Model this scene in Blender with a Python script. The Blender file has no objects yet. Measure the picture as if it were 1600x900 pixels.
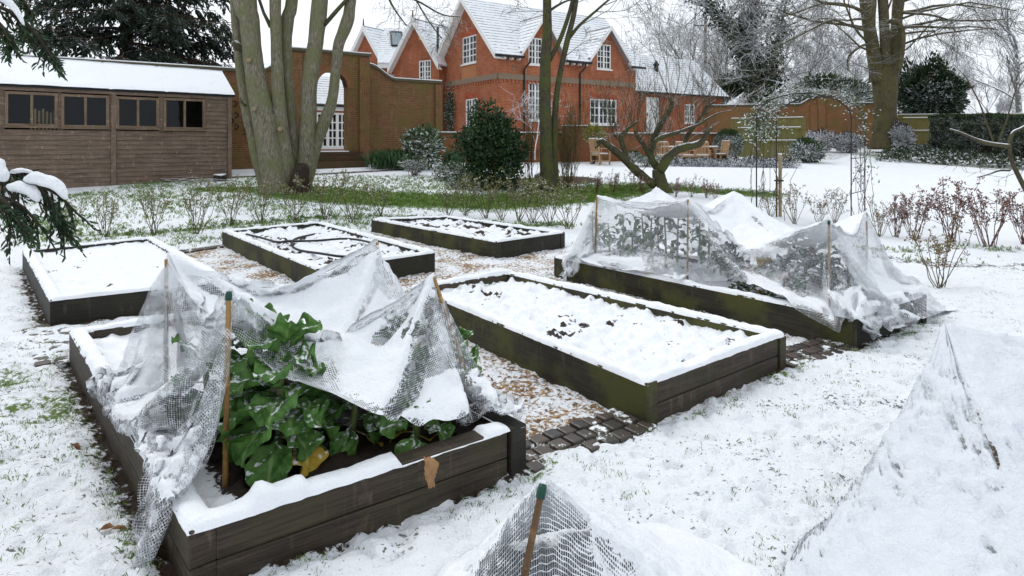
import bpy, math, random
import numpy as np
from mathutils import Vector, Matrix
PI = math.pi
R = math.radians
sc = bpy.context.scene
COL = sc.collection
rng = random.Random(7)
# ------------------------------------------------------------------ camera frame of the photograph (1600x900)
F, CX, HY, CH = 980.0, 800.0, 225.0, 1.65
def at(px, py, d):
    """point seen at photo pixel (px,py) at distance d in front of the camera"""
    return Vector(((px-CX)/F*d, d, CH-(py-HY)/F*d))
def softplus(s): return np.log1p(np.exp(np.clip(s*1.3, -30, 30)))/1.3
def G(x, y):
    x = np.asarray(x, float); y = np.asarray(y, float)
    de = y - 0.3*np.minimum(x, 0)
    g = 0.06*np.where(de-12.8 > 20, de-12.8, softplus(de-12.8))
    return 1.75-softplus((1.75-g)*4)/4
def g(x, y): return float(G(x, y))
def gp(px, py):
    """ground point under photo pixel"""
    lo, hi = 0.5, 70.0
    for _ in range(50):
        m = (lo+hi)/2; p = at(px, py, m)
        if p.z > g(p.x, p.y): lo = m
        else: hi = m
    p = at(px, py, lo); p.z = g(p.x, p.y); return p
def onplane(px, py, z):
    d = F*(CH-z)/(py-HY); return at(px, py, d)
# ------------------------------------------------------------------ noise
def _h(ix, iy, iz, s):
    h = (ix*374761393 + iy*668265263 + iz*2147483647 + s*1274126177) & 0xffffffff
    h = ((h ^ (h >> 13))*1274126177) & 0xffffffff
    h = (h ^ (h >> 16)) & 0xffffffff
    return (h & 0xffff)/65535.0
def vn(x, y, z=0.0, s=0):
    x = np.asarray(x, float); y = np.asarray(y, float)+0*x; z = np.asarray(z, float)+0*x
    xi = np.floor(x).astype(np.int64); yi = np.floor(y).astype(np.int64); zi = np.floor(z).astype(np.int64)
    fx, fy, fz = x-xi, y-yi, z-zi
    fx = fx*fx*(3-2*fx); fy = fy*fy*(3-2*fy); fz = fz*fz*(3-2*fz)
    def L(k):
        a = _h(xi, yi, zi+k, s); b = _h(xi+1, yi, zi+k, s); c = _h(xi, yi+1, zi+k, s); d = _h(xi+1, yi+1, zi+k, s)
        return (a*(1-fx)+b*fx)*(1-fy)+(c*(1-fx)+d*fx)*fy
    return L(0)*(1-fz)+L(1)*fz
def fbm(x, y, z=0.0, o=3, s=0):
    t = 0; a = 1; n = 0
    for i in range(o):
        f = 2.03**i
        t = t+a*vn(np.asarray(x)*f, np.asarray(y)*f, np.asarray(z)*f, s+i*17); n += a; a *= .5
    return t/n
# ------------------------------------------------------------------ mesh builder
class MB:
    def __init__(s): s.v = []; s.f = []; s.uv = []; s.mi = []; s.m = 0; s.smooth = []; s.cut = []
    def add(s, vs, fs, uvs=None, smooth=False):
        o = len(s.v); s.cut.append((o, len(s.f))); s.v.extend([tuple(p) for p in vs])
        for k, f in enumerate(fs):
            s.f.append([o+i for i in f]); s.mi.append(s.m); s.smooth.append(smooth)
            s.uv.append(uvs[k] if uvs else [(0, 0)]*len(f))
    def quad(s, a, b, c, d, smooth=False):
        a, b, c, d = map(Vector, (a, b, c, d))
        w = (b-a).length; h = (d-a).length
        s.add([a, b, c, d], [[0, 1, 2, 3]], [[(0, 0), (w, 0), (w, h), (0, h)]], smooth)
    def box(s, o, ex, ey, ez):
        """box from corner o with edge vectors ex,ey,ez; uvs in metres, u along the longest horizontal edge"""
        o, ex, ey, ez = map(Vector, (o, ex, ey, ez))
        c = [o, o+ex, o+ex+ey, o+ey, o+ez, o+ex+ez, o+ex+ey+ez, o+ey+ez]
        fs = [[0, 3, 2, 1], [4, 5, 6, 7], [0, 1, 5, 4], [1, 2, 6, 5], [2, 3, 7, 6], [3, 0, 4, 7]]
        if ex.cross(ey).dot(ez) < 0: fs = [f[::-1] for f in fs]
        off = (rng.random()*7, rng.random()*7)
        ax = sorted((ex, ey, ez), key=lambda v: -v.length)
        L0 = ax[0].normalized()
        uvs = []
        for f in fs:
            p = [c[i] for i in f]
            n = (p[1]-p[0]).cross(p[2]-p[1]).normalized()
            du = L0 if abs(L0.dot(n)) < .7 else ax[1].normalized()
            dv = n.cross(du)
            uvs.append([((q-o).dot(du)+off[0], (q-o).dot(dv)+off[1]) for q in p])
        s.add(c, fs, uvs)
    def cbox(s, c, sx, sy, sz, rz=0.0):
        u = Vector((math.cos(rz), math.sin(rz), 0)); v = Vector((-u.y, u.x, 0)); w = Vector((0, 0, 1))
        s.box(Vector(c)-u*sx/2-v*sy/2-w*sz/2, u*sx, v*sy, w*sz)
    def bar(s, a, b, w, h, up=(0, 0, 1)):
        a, b = Vector(a), Vector(b); d = (b-a)
        up = Vector(up); sd = d.cross(up)
        if sd.length < 1e-6: sd = d.cross(Vector((0, 1, 0)))
        sd.normalize(); u2 = sd.cross(d).normalized()
        s.box(a-sd*w/2-u2*h/2, d, sd*w, u2*h)
    def tube(s, pts, rad, n=6, cap=True, smooth=True):
        pts = [Vector(p) for p in pts]; m = len(pts)
        if not hasattr(rad, '__len__'): rad = [rad]*m
        vs = []; ref = None; L = 0; ls = []
        for i, p in enumerate(pts):
            t = (pts[min(i+1, m-1)]-pts[max(i-1, 0)])
            if t.length < 1e-9: t = Vector((0, 0, 1))
            t.normalize()
            if ref is None: ref = t.orthogonal().normalized()
            ref = (ref-t*ref.dot(t))
            if ref.length < 1e-6: ref = t.orthogonal()
            ref.normalize(); b = t.cross(ref)
            if i: L += (p-pts[i-1]).length
            ls.append(L)
            for k in range(n):
                a = 2*PI*k/n; vs.append(p+(ref*math.cos(a)+b*math.sin(a))*rad[i])
        fs = []; uvs = []
        for i in range(m-1):
            for k in range(n):
                k2 = (k+1) % n
                fs.append([i*n+k, i*n+k2, (i+1)*n+k2, (i+1)*n+k])
                c = 2*PI*max(rad[i], .002)
                uvs.append([(ls[i], k*c/n), (ls[i], (k+1)*c/n), (ls[i+1], (k+1)*c/n), (ls[i+1], k*c/n)])
        if cap and n > 2:
            fs.append(list(range(n))[::-1]); uvs.append([(0, 0)]*n)
            fs.append([(m-1)*n+k for k in range(n)]); uvs.append([(0, 0)]*n)
        s.add(vs, fs, uvs, smooth)
    def grid(s, P, uvscale=None, smooth=True, flip=False):
        """P: array (n,m,3)"""
        n, m = P.shape[:2]
        fs = []; uvs = []
        for i in range(n-1):
            for j in range(m-1):
                q = [i*m+j, i*m+j+1, (i+1)*m+j+1, (i+1)*m+j]
                u = [(j/(m-1), i/(n-1)), ((j+1)/(m-1), i/(n-1)), ((j+1)/(m-1), (i+1)/(n-1)), (j/(m-1), (i+1)/(n-1))]
                if flip: q = q[::-1]; u = u[::-1]
                if uvscale: u = [(a*uvscale[0], b*uvscale[1]) for a, b in u]
                fs.append(q); uvs.append(u)
        s.add([tuple(p) for p in P.reshape(-1, 3)], fs, uvs, smooth)
    def build_each(s, name, mats, parent=None):
        """every piece that was added becomes an object of its own"""
        ends = s.cut[1:]+[(len(s.v), len(s.f))]; out = []
        for (v0, f0), (v1, f1) in zip(s.cut, ends):
            q = MB(); q.v = s.v[v0:v1]; q.f = [[i-v0 for i in f] for f in s.f[f0:f1]]; q.uv = s.uv[f0:f1]; q.mi = s.mi[f0:f1]; q.smooth = s.smooth[f0:f1]
            out.append(q.build(name, mats, parent))
        return out
    def build(s, name, mats, parent=None, origin=None):
        me = bpy.data.meshes.new(name)
        vs = s.v
        if origin is not None:
            o = Vector(origin); vs = [(a-o.x, b-o.y, c-o.z) for a, b, c in vs]
        me.from_pydata(vs, [], s.f)
        if not isinstance(mats, (list, tuple)): mats = [mats]
        for m in mats: me.materials.append(m)
        uvl = me.uv_layers.new(name='UVMap')
        flat = np.array([c for f in s.uv for p in f for c in p], np.float32)
        if len(flat) == len(uvl.data)*2: uvl.data.foreach_set('uv', flat)
        me.polygons.foreach_set('material_index', np.array(s.mi, np.int32))
        me.polygons.foreach_set('use_smooth', np.array(s.smooth, bool))
        me.update()
        o = bpy.data.objects.new(name, me); COL.objects.link(o)
        if origin is not None: o.location = origin
        if parent is not None: adopt(o, parent)
        return o
def npmesh(name, V, Fq, mats, parent=None, uv=None, attr=None, smooth=True, mi=None):
    """fast mesh from numpy arrays; Fq (n,3|4)"""
    me = bpy.data.meshes.new(name)
    V = np.ascontiguousarray(V, np.float32); Fq = np.ascontiguousarray(Fq, np.int32)
    nf, k = Fq.shape
    me.vertices.add(len(V)); me.vertices.foreach_set('co', V.ravel())
    me.loops.add(nf*k); me.loops.foreach_set('vertex_index', Fq.ravel())
    me.polygons.add(nf); me.polygons.foreach_set('loop_start', np.arange(0, nf*k, k, dtype=np.int32))
    me.polygons.foreach_set('loop_total', np.full(nf, k, np.int32))
    me.polygons.foreach_set('use_smooth', np.full(nf, smooth, bool))
    if not isinstance(mats, (list, tuple)): mats = [mats]
    for m in mats: me.materials.append(m)
    if mi is not None: me.polygons.foreach_set('material_index', np.asarray(mi, np.int32))
    if uv is not None:     # per-vertex uv
        l = me.uv_layers.new(name='UVMap'); l.data.foreach_set('uv', np.asarray(uv, np.float32)[Fq.ravel()].ravel())
    if attr is not None:
        a = me.color_attributes.new('mask', 'FLOAT_COLOR', 'POINT'); a.data.foreach_set('color', np.asarray(attr, np.float32).ravel())
    me.update(calc_edges=True); me.validate()
    o = bpy.data.objects.new(name, me); COL.objects.link(o)
    if parent is not None: adopt(o, parent)
    return o
def gridfaces(n, m):
    i, j = np.meshgrid(np.arange(n-1), np.arange(m-1), indexing='ij')
    a = (i*m+j).ravel(); return np.stack([a, a+1, a+m+1, a+m], 1)
# ------------------------------------------------------------------ object tree
def wm(o):
    M = Matrix.Translation(o.location) @ o.rotation_euler.to_matrix().to_4x4() @ Matrix.Diagonal((*o.scale, 1))
    return wm(o.parent) @ o.matrix_parent_inverse @ M if o.parent else M
def adopt(o, parent):
    """parent keeping the world position of geometry written in world coordinates"""
    o.parent = parent
    o.matrix_parent_inverse = wm(parent).inverted()
def tag(o, label, cat, group=None, kind=None):
    if label: o['label'] = label
    if cat: o['category'] = cat
    if group: o['group'] = group
    if kind: o['kind'] = kind
    return o
def thing(name, label, cat, loc=(0, 0, 0), group=None, rz=0.0):
    o = bpy.data.objects.new(name, None); COL.objects.link(o); o.location = loc; o.rotation_euler = (0, 0, rz)
    o.empty_display_size = .1
    return tag(o, label, cat, group)
def struct(o): o['kind'] = 'structure'; return o
def copy_tree(o, parent=None):
    c = o.copy(); COL.objects.link(c)
    if parent is not None:
        c.parent = parent
    for ch in [x for x in o.children]: copy_tree(ch, c)
    return c
def place_copy(src, loc, rz, label, group=None, scale=1.0):
    c = copy_tree(src); c.location = loc; c.rotation_euler = (0, 0, rz); c.scale = (scale,)*3 if not hasattr(scale, '__len__') else scale
    c['label'] = label
    if group: c['group'] = group
    return c
# ------------------------------------------------------------------ material helpers
class NT:
    def __init__(s, name, disp=False):
        s.mat = bpy.data.materials.new(name); s.mat.use_nodes = True
        s.t = s.mat.node_tree; s.t.nodes.clear()
        s.out = s.t.nodes.new('ShaderNodeOutputMaterial')
    def n(s, typ, ins=None, **kw):
        nd = s.t.nodes.new('ShaderNode'+typ)
        for k, v in kw.items(): setattr(nd, k, v)
        for k, v in (ins or {}).items(): s.put(nd.inputs[k], v)
        return nd
    def put(s, sock, v):
        if isinstance(v, bpy.types.NodeSocket): s.t.links.new(v, sock)
        else:
            if sock.type == 'RGBA' and len(v) == 3: v = (*v, 1)
            sock.default_value = v
    def m(s, op, a, b=None, c=None, clamp=False):
        nd = s.t.nodes.new('ShaderNodeMath'); nd.operation = op; nd.use_clamp = clamp
        for i, v in enumerate((a, b, c)):
            if v is not None: s.put(nd.inputs[i], v)
        return nd.outputs[0]
    def mix(s, f, a, b, mode='MIX'):
        nd = s.t.nodes.new('ShaderNodeMix'); nd.data_type = 'RGBA'; nd.blend_type = mode
        s.put(nd.inputs[0], f); s.put(nd.inputs[6], a); s.put(nd.inputs[7], b); return nd.outputs[2]
    def sm(s, v, lo, hi):
        nd = s.t.nodes.new('ShaderNodeMapRange'); nd.interpolation_type = 'SMOOTHSTEP'
        s.put(nd.inputs[0], v); s.put(nd.inputs[1], lo); s.put(nd.inputs[2], hi); return nd.outputs[0]
    def noise(s, vec, scale, detail=3, rough=.55, dist=0.0):
        nd = s.n('TexNoise', {'Scale': scale, 'Detail': detail, 'Roughness': rough, 'Distortion': dist})
        if vec is not None: s.put(nd.inputs['Vector'], vec)
        return nd.outputs['Fac']
    def obj(s): return s.n('TexCoord').outputs['Object']
    def uv(s): return s.n('TexCoord').outputs['UV']
    def pos(s): return s.n('NewGeometry').outputs['Position']
    def scale(s, vec, sc3):
        nd = s.n('Mapping'); s.put(nd.inputs['Vector'], vec); nd.inputs['Scale'].default_value = sc3; return nd.outputs[0]
    def nz(s):
        geo = s.n('NewGeometry'); x = s.n('SeparateXYZ', {0: geo.outputs['Normal']}); return x.outputs[2]
    def anz(s): return s.m('ABSOLUTE', s.nz())
    def bump(s, h, strength=.5, dist=.02, nrm=None):
        nd = s.n('Bump', {'Height': h, 'Strength': strength, 'Distance': dist})
        if nrm is not None: s.put(nd.inputs['Normal'], nrm)
        return nd.outputs[0]
    def bsdf(s, col, rough=.7, nrm=None, spec=.3, **kw):
        b = s.n('BsdfPrincipled'); s.put(b.inputs['Base Color'], col); s.put(b.inputs['Roughness'], rough)
        b.inputs['Specular IOR Level'].default_value = spec
        if nrm is not None: s.put(b.inputs['Normal'], nrm)
        for k, v in kw.items(): s.put(b.inputs[k.replace('_', ' ')], v)
        return b.outputs[0]
    def done(s, sh):
        s.t.links.new(sh, s.out.inputs[0]); return s.mat
    def snowmask(s, thr, soft, scale=12, amp=.8, vec=None, two=False):
        nzv = s.anz() if two else s.nz(); no = s.noise(vec if vec is not None else s.pos(), scale, 3, .6)
        v = s.m('ADD', nzv, s.m('MULTIPLY', s.m('SUBTRACT', no, .5), amp))
        return s.sm(v, thr-soft, thr+soft)
SNOW = (.84, .865, .90)
def mat_snow(name='snow', bs=30, bd=.012, st=.6):
    t = NT(name); p = t.pos()
    h = t.m('ADD', t.noise(p, bs, 4, .6), t.m('MULTIPLY', t.noise(p, bs*4, 2, .6), .35))
    c = t.mix(t.noise(p, 9, 2), (.80, .83, .87), (.87, .885, .91))
    return t.done(t.bsdf(c, .6, t.bump(h, st, bd), .25))
def mat_plain(name, col, rough=.6, var=.25, scale=20, spec=.3, snow=None, bumpd=.004, metallic=0.0):
    t = NT(name); o = t.pos(); n = t.noise(o, scale, 4, .6)
    c = t.mix(n, tuple(x*(1-var) for x in col), tuple(min(1, x*(1+var)) for x in col))
    rg = rough
    if snow:
        mk = t.snowmask(snow, .15); c = t.mix(mk, c, SNOW); rg = t.m('MAXIMUM', mk, rough)
        rg = t.m('MULTIPLY', rg, .8)
    return t.done(t.bsdf(c, rg, t.bump(n, .4, bumpd), spec, Metallic=metallic))
def mat_brick(name, c1, c2, mortar, moss=None, mossamt=.5, snow=None, dirt=None):
    t = NT(name); uv = t.uv()
    wob = t.n('VectorMath', {0: t.n('TexNoise', {'Vector': uv, 'Scale': 14.0}).outputs['Color'], 3: .008}, operation='SCALE').outputs[0]
    uvw = t.n('VectorMath', {0: uv, 1: wob}, operation='ADD').outputs[0]
    b = t.n('TexBrick', {'Vector': uvw, 'Scale': 1.0, 'Mortar Size': .011, 'Mortar Smooth': .3, 'Bias': -.1, 'Brick Width': .225, 'Row Height': .075, 'Color1': c1, 'Color2': c2, 'Mortar': mortar})
    c = b.outputs['Color']
    n = t.noise(uv, 1.3, 4, .6); n2 = t.noise(uv, 9, 3, .6)
    c = t.mix(t.m('MULTIPLY', n2, .5), c, tuple(x*.55 for x in c1))
    c = t.mix(t.m('MULTIPLY', t.sm(t.noise(uv, .45, 4, .6), .48, .62), .35), c, tuple(x*.6 for x in c1))
    c = t.mix(t.m('MULTIPLY', t.sm(t.noise(t.scale(uv, (2.5, .35, 1)), 1.6, 3, .6), .55, .7), .35), c, mortar)
    if dirt: c = t.mix(t.m('MULTIPLY', t.sm(t.noise(t.scale(uv, (3, .8, 1)), .8, 4, .65), .5, .75), .6), c, dirt)
    if moss: c = t.mix(t.m('MULTIPLY', t.sm(n, .42, .68), mossamt), c, moss)
    h = t.m('ADD', t.m('MULTIPLY', b.outputs['Fac'], -1), t.m('MULTIPLY', n2, .4))
    if snow:
        mk = t.snowmask(snow, .15); c = t.mix(mk, c, SNOW)
    return t.done(t.bsdf(c, .85, t.bump(h, .6, .012), .2))
def mat_timber(name, ca, cb, algae=None, amt=.5, snow=None, grain=60, rough=.65):
    t = NT(name); uv = t.uv()
    gr = t.noise(t.scale(uv, (1.2, grain/2, grain/2)), 2.2, 5, .65, .3)
    fine = t.noise(t.scale(uv, (3, grain*2, grain)), 3, 3, .6)
    c = t.mix(t.sm(gr, .3, .7), ca, cb)
    c = t.mix(t.m('MULTIPLY', t.sm(fine, .55, .75), .6), c, tuple(x*.45 for x in ca))
    blot = t.noise(uv, 2.3, 4, .6)
    vk = t.n('TexVoronoi', {'Vector': t.scale(uv, (1.0, 2.1, 1)), 'Scale': 2.6}).outputs['Distance']
    c = t.mix(t.m('MULTIPLY', t.m('SUBTRACT', 1.0, t.sm(vk, .035, .075)), .8), c, tuple(x*.3 for x in ca))
    c = t.mix(t.m('MULTIPLY', t.sm(t.noise(t.scale(uv, (26, 1.3, 1)), 1.5, 3, .6), .58, .72), .30), c, tuple(min(1, x*1.8+.01) for x in cb))
    c = t.mix(t.m('MULTIPLY', t.sm(t.noise(t.scale(uv, (.8, 3, 1)), 1.3, 3, .6), .5, .66), .55), c, tuple(x*.5 for x in ca))
    c = t.mix(t.m('MULTIPLY', t.sm(t.noise(t.scale(uv, (4, 1.2, 1)), 3, 4, .65), .56, .7), .55), c, tuple(min(1, x*1.9+.015) for x in cb))
    if algae: c = t.mix(t.m('MULTIPLY', t.sm(blot, .42, .62), amt), c, algae)
    rg = rough
    if snow:
        mk = t.snowmask(snow, .12); c = t.mix(mk, c, SNOW)
    return t.done(t.bsdf(c, rg, t.bump(t.m('ADD', gr, fine), .5, .006), .35))
def mat_leaf(name, c1, c2, snow=None, scale=6, vein=False, rough=.45, trans=.0, amp=.9, ss=14):
    t = NT(name); p = t.pos(); n = t.noise(p, scale, 3, .6)
    c = t.mix(t.sm(n, .3, .7), c1, c2)
    if snow is not None:
        mk = t.snowmask(snow, .14, ss, amp, None, True); c = t.mix(mk, c, SNOW)
    return t.done(t.bsdf(c, rough, None, .3))
def mat_bark(name, c1, c2, moss=None, amt=.5, snow=None, sc3=(2, 2, .5), bd=.02, ss=9, samp=.7):
    t = NT(name); p = t.pos()
    n = t.noise(t.scale(p, sc3), 6, 5, .65); n2 = t.noise(p, 2.2, 3, .6)
    c = t.mix(t.sm(n, .3, .72), c1, c2)
    if moss: c = t.mix(t.m('MULTIPLY', t.sm(n2, .4, .62), amt), c, moss)
    if snow is not None:
        mk = t.snowmask(snow, .15, ss, samp); c = t.mix(mk, c, SNOW)
    return t.done(t.bsdf(c, .8, t.bump(n, .7, bd), .25))
# ------------------------------------------------------------------ camera, sky, sun
cam = bpy.data.cameras.new('camera'); co = bpy.data.objects.new('camera', cam); COL.objects.link(co)
co.location = (0, 0, CH); co.rotation_euler = (R(90), 0, 0)
cam.sensor_width = 36; cam.lens = F/1600*36; cam.shift_y = -(450-HY)/1600; cam.clip_end = 3000; cam.clip_start = .05
sc.camera = co
w = bpy.data.worlds.new('World'); sc.world = w; w.use_nodes = True
nt = w.node_tree; nt.nodes.clear()
SUN_EL, SUN_ROT = R(55), R(325)
sky = nt.nodes.new('ShaderNodeTexSky'); sky.sky_type = 'NISHITA'; sky.sun_disc = False; sky.sun_elevation = SUN_EL; sky.sun_rotation = SUN_ROT
sky.air_density = 1.0; sky.dust_density = 4.0
hs = nt.nodes.new('ShaderNodeHueSaturation'); hs.inputs['Saturation'].default_value = .15; hs.inputs['Value'].default_value = 1.0
mx = nt.nodes.new('ShaderNodeMix'); mx.data_type = 'RGBA'; mx.inputs[0].default_value = .8; mx.inputs[7].default_value = (8.5, 9.0, 9.6, 1)
cl = nt.nodes.new('ShaderNodeTexNoise'); cl.inputs['Scale'].default_value = 2.5; cl.inputs['Detail'].default_value = 4
mr = nt.nodes.new('ShaderNodeMapRange'); mr.inputs[3].default_value = .93; mr.inputs[4].default_value = 1.07
tc = nt.nodes.new('ShaderNodeTexCoord'); nt.links.new(tc.outputs['Generated'], cl.inputs['Vector']); nt.links.new(cl.outputs['Fac'], mr.inputs[0])
bg = nt.nodes.new('ShaderNodeBackground'); bg.inputs[1].default_value = .1
mm = nt.nodes.new('ShaderNodeMix'); mm.data_type = 'RGBA'; mm.blend_type = 'MULTIPLY'; mm.inputs[0].default_value = 1
ow = nt.nodes.new('ShaderNodeOutputWorld')
nt.links.new(sky.outputs[0], hs.inputs['Color']); nt.links.new(hs.outputs[0], mx.inputs[6]); nt.links.new(mx.outputs[2], mm.inputs[6]); nt.links.new(mr.outputs[0], mm.inputs[7])
nt.links.new(mm.outputs[2], bg.inputs[0]); nt.links.new(bg.outputs[0], ow.inputs[0])
sl = bpy.data.lights.new('sun', 'SUN'); sl.energy = .7; sl.angle = R(25); sl.color = (1, .97, .93)
so = bpy.data.objects.new('sun', sl); COL.objects.link(so)
# sky rotation is measured clockwise from +Y
sd = Vector((math.sin(SUN_ROT)*math.cos(SUN_EL), math.cos(SUN_ROT)*math.cos(SUN_EL), math.sin(SUN_EL)))
so.rotation_euler = sd.to_track_quat('Z', 'Y').to_euler(); so.location = sd*50+Vector((0, 0, 5))
vs_ = sc.view_settings; vs_.view_transform = 'Standard'; vs_.look = 'None'; vs_.exposure = 0.40; vs_.gamma = 1; vs_.use_curve_mapping = False
sc.cycles.use_denoising = True
try: sc.cycles.denoiser = 'OPENIMAGEDENOISE'
except Exception: pass
sc.cycles.max_bounces = 6; sc.cycles.diffuse_bounces = 4; sc.cycles.glossy_bounces = 2; sc.cycles.transmission_bounces = 3
sc.cycles.transparent_max_bounces = 24
sc.cycles.use_adaptive_sampling = True; sc.cycles.adaptive_threshold = .015
sc.cycles.caustics_reflective = False; sc.cycles.caustics_refractive = False
# ------------------------------------------------------------------ beds (corner points)
ZT = .255
def P2(px, py, z=ZT): p = onplane(px, py, z); return Vector((p.x, p.y))
BEDS = {   # order: near-left(front), near-right, far-right, far-left  (seen from the bed's own near end)
 'A': [P2(78, 468), P2(363, 437), P2(240, 370), P2(35, 390)],
 'B': [Vector((-1.165, 2.26)), P2(823, 660), Vector((-2.07, 5.60)), P2(108, 515)],
 'C': [Vector((2.74, 5.05)), Vector((3.87, 5.85)), Vector((1.65, 8.6)), Vector((.52, 7.8))],
 'D': [P2(495, 420), P2(680, 393), P2(502, 346), P2(347, 360)],
 'E': [P2(1010, 599), P2(1229, 520), P2(795, 422), P2(641, 447)],
 'F': [P2(775, 377), P2(883, 362), P2(700, 337), P2(580, 342)],
}
def seg_dist(x, y, a, b):
    dx, dy = b.x-a.x, b.y-a.y; L = dx*dx+dy*dy
    t = np.clip(((x-a.x)*dx+(y-a.y)*dy)/L, 0, 1)
    return np.hypot(x-a.x-t*dx, y-a.y-t*dy)
def inside(x, y, poly):
    r = np.zeros(np.shape(x), bool); n = len(poly)
    for i in range(n):
        a, b = poly[i], poly[(i+1) % n]
        c = ((a.y > y) != (b.y > y)) & (x < (b.x-a.x)*(y-a.y)/((b.y-a.y) if abs(b.y-a.y) > 1e-9 else 1e-9)+a.x)
        r ^= c
    return r
def sdist(x, y, poly):
    d = np.min([seg_dist(x, y, poly[i], poly[(i+1) % len(poly)]) for i in range(len(poly))], axis=0)
    return np.where(inside(x, y, poly), -d, d)
# ------------------------------------------------------------------ ground sheet
def axis(knots):
    out = []
    for (a, b, s0, s1) in knots:
        x = a
        while x < b-1e-6:
            out.append(x); t = (x-a)/(b-a); x += s0+(s1-s0)*t
    out.append(knots[-1][1]); return np.array(out)
gx = np.concatenate([-axis([(0, 2.6, .021, .021), (2.6, 4.2, .022, .034), (4.2, 12, .034, .15), (12, 30, .2, 1.2), (30, 260, 2, 30)])[::-1][:-1], axis([(0, 3.0, .021, .021), (3.0, 4.2, .022, .034), (4.2, 14, .034, .16), (14, 40, .2, 1.2), (40, 260, 2, 30)])])
gy = axis([(-8, 1.0, 1.5, .1), (1.0, 4.6, .021, .021), (4.6, 6.5, .022, .034), (6.5, 13, .036, .08), (13, 32, .09, .25), (32, 80, .3, 3), (80, 600, 4, 60)])
X, Y = np.meshgrid(gx, gy)
gz = G(X, Y)
dbed = np.min([sdist(X, Y, BEDS[k]) for k in BEDS], axis=0)
# path area between the beds (wood chips), outlined by the outer ends of the beds
chip_poly = [BEDS['B'][1], BEDS['E'][0], BEDS['E'][1], BEDS['C'][0], BEDS['C'][3], BEDS['C'][3]+Vector((.2, .5)), BEDS['F'][1], BEDS['F'][0], BEDS['F'][3], BEDS['D'][2], BEDS['D'][3], BEDS['A'][2], BEDS['A'][1], BEDS['B'][2]]
dch = sdist(X, Y, chip_poly)
dch2 = np.where(dbed < 0, 1.0, dch)
chips = np.clip(-dch2/.12+.3+(fbm(X*4, Y*4, 0, 2, 3)-.5), 0, 1)
# brick edging band round the plot (drawn by its own object) - ground dips there
lawn = 1-np.clip(chips, 0, 1)
near = np.clip((16-Y)/8, 0, 1)
bumps = (fbm(X*3.2, Y*3.2, 0, 2, 11)-.5)*.05+(fbm(X*11, Y*11, 0, 3, 5)-.5)*.04+np.maximum(fbm(X*16, Y*16, 0, 2, 29)-.5, 0)*.04-np.maximum(.47-fbm(X*19, Y*19, 0, 2, 61), 0)*.10
gz = gz+bumps*np.where(lawn > .5, 1.0, .55)*near
gz = gz+.03*np.clip(lawn, 0, 1)*np.clip((dbed-.03+(fbm(X*7, Y*7, 0, 2, 31)-.5)*.12)/.1, 0, 1)*np.clip((13-Y)/3, 0, 1)
gz = np.where(dbed < -.08, -.05, gz)
# soft drift at the left foreground, and the lawn's slight swells
gz += .20*np.exp(-(((X+1.75)/.42)**2+((Y-1.75)/.6)**2))
# masks
def along(px, py): p = gp(px, py); return Vector((p.x, p.y))
def band(pts, wpx):
    P = [along(*q) for q in pts]
    d = np.min([seg_dist(X, Y, P[i], P[i+1]) for i in range(len(P)-1)], axis=0)
    return np.clip(1-d/wpx, 0, 1)
n1 = fbm(X*.9, Y*.9, 0, 3, 41); n2 = fbm(X*2.6, Y*2.6, 0, 3, 43)
grass = np.zeros_like(X)
grass = np.maximum(grass, .74*np.clip(1.8*band([(470, 300), (560, 308), (640, 312), (760, 316), (900, 306), (960, 296)], 1.9), 0, 1))
grass = np.maximum(grass, .66*np.clip(1.6*band([(960, 296), (1010, 290), (1120, 300), (1190, 304)], 1.0), 0, 1))
grass = np.maximum(grass, .62*np.clip(2*band([(330, 296), (470, 298)], .9), 0, 1))
leftlawn = np.clip((-X-2.2+.1*Y)/1.5, 0, 1)*np.clip((Y-8.5)/2, 0, 1)*np.clip((21-Y)/2, 0, 1)
grass = np.maximum(grass, leftlawn*(.31+.5*(n1-.5)))
midlawn = np.clip(1-np.hypot((X+3)/3.5, (Y-19.5)/2.6), 0, 1)
grass = np.maximum(grass, .36*np.clip(midlawn*3, 0, 1))
rosebed = band([(100, 372), (240, 366), (330, 356), (420, 346), (560, 336), (700, 345), (800, 352), (880, 352)], .42)
grass = np.maximum(grass, .52*np.clip(rosebed*1.5, 0, 1)+.2*rosebed*(n2-.5))
fl = np.clip(1-np.hypot((X+2.9)/1.6, (Y-3.6)/2.3), 0, 1)
grass = np.maximum(grass, np.clip(fl*2.2, 0, 1)*(.36+.6*(n2-.5)))
fr = np.clip((5.5-Y)/2, 0, 1)*np.clip((X+.3)/.6, 0, 1)
grass = np.maximum(grass, fr*np.maximum(.12+.5*(n2-.5), .03))
grass = np.maximum(grass, np.where(Y < 9, .02, 0)*(lawn > .5))
edge = np.clip(1-np.abs(dbed-.10)/.14, 0, 1)*np.where(dch < -.12, 0, 1)*np.clip((11-Y)/2, 0, 1)
grass = np.maximum(grass, edge*(.40+.6*(n2-.5)))
soil = np.clip(1-np.abs(dbed)/.12, 0, 1)*.62*np.where(dch < -.12, .25, 1)*np.clip((n2-.25)*4, 0, 1)
soil = np.maximum(soil, .75*np.clip(1-dbed/.2, 0, 1)*np.where(dch < -.05, 0, 1)*np.where(X < -1.0, 1, 0)*np.clip((Y-2)/.3, 0, 1)*np.clip((9-Y), 0, 1))
soil = np.where(dbed < -.02, 0, soil)
mul = band([(760, 287), (830, 285), (885, 281)], 1.5)
soil = np.maximum(soil, .92*np.clip(mul*2.2, 0, 1))
rr = band([(1380, 405), (1470, 418), (1600, 420)], .35)
soil = np.maximum(soil, .47*np.clip(rr*1.6, 0, 1)); grass = np.maximum(grass, .3*rr)
rr2 = band([(1300, 392), (1400, 395), (1500, 390), (1600, 396)], .35)
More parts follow.
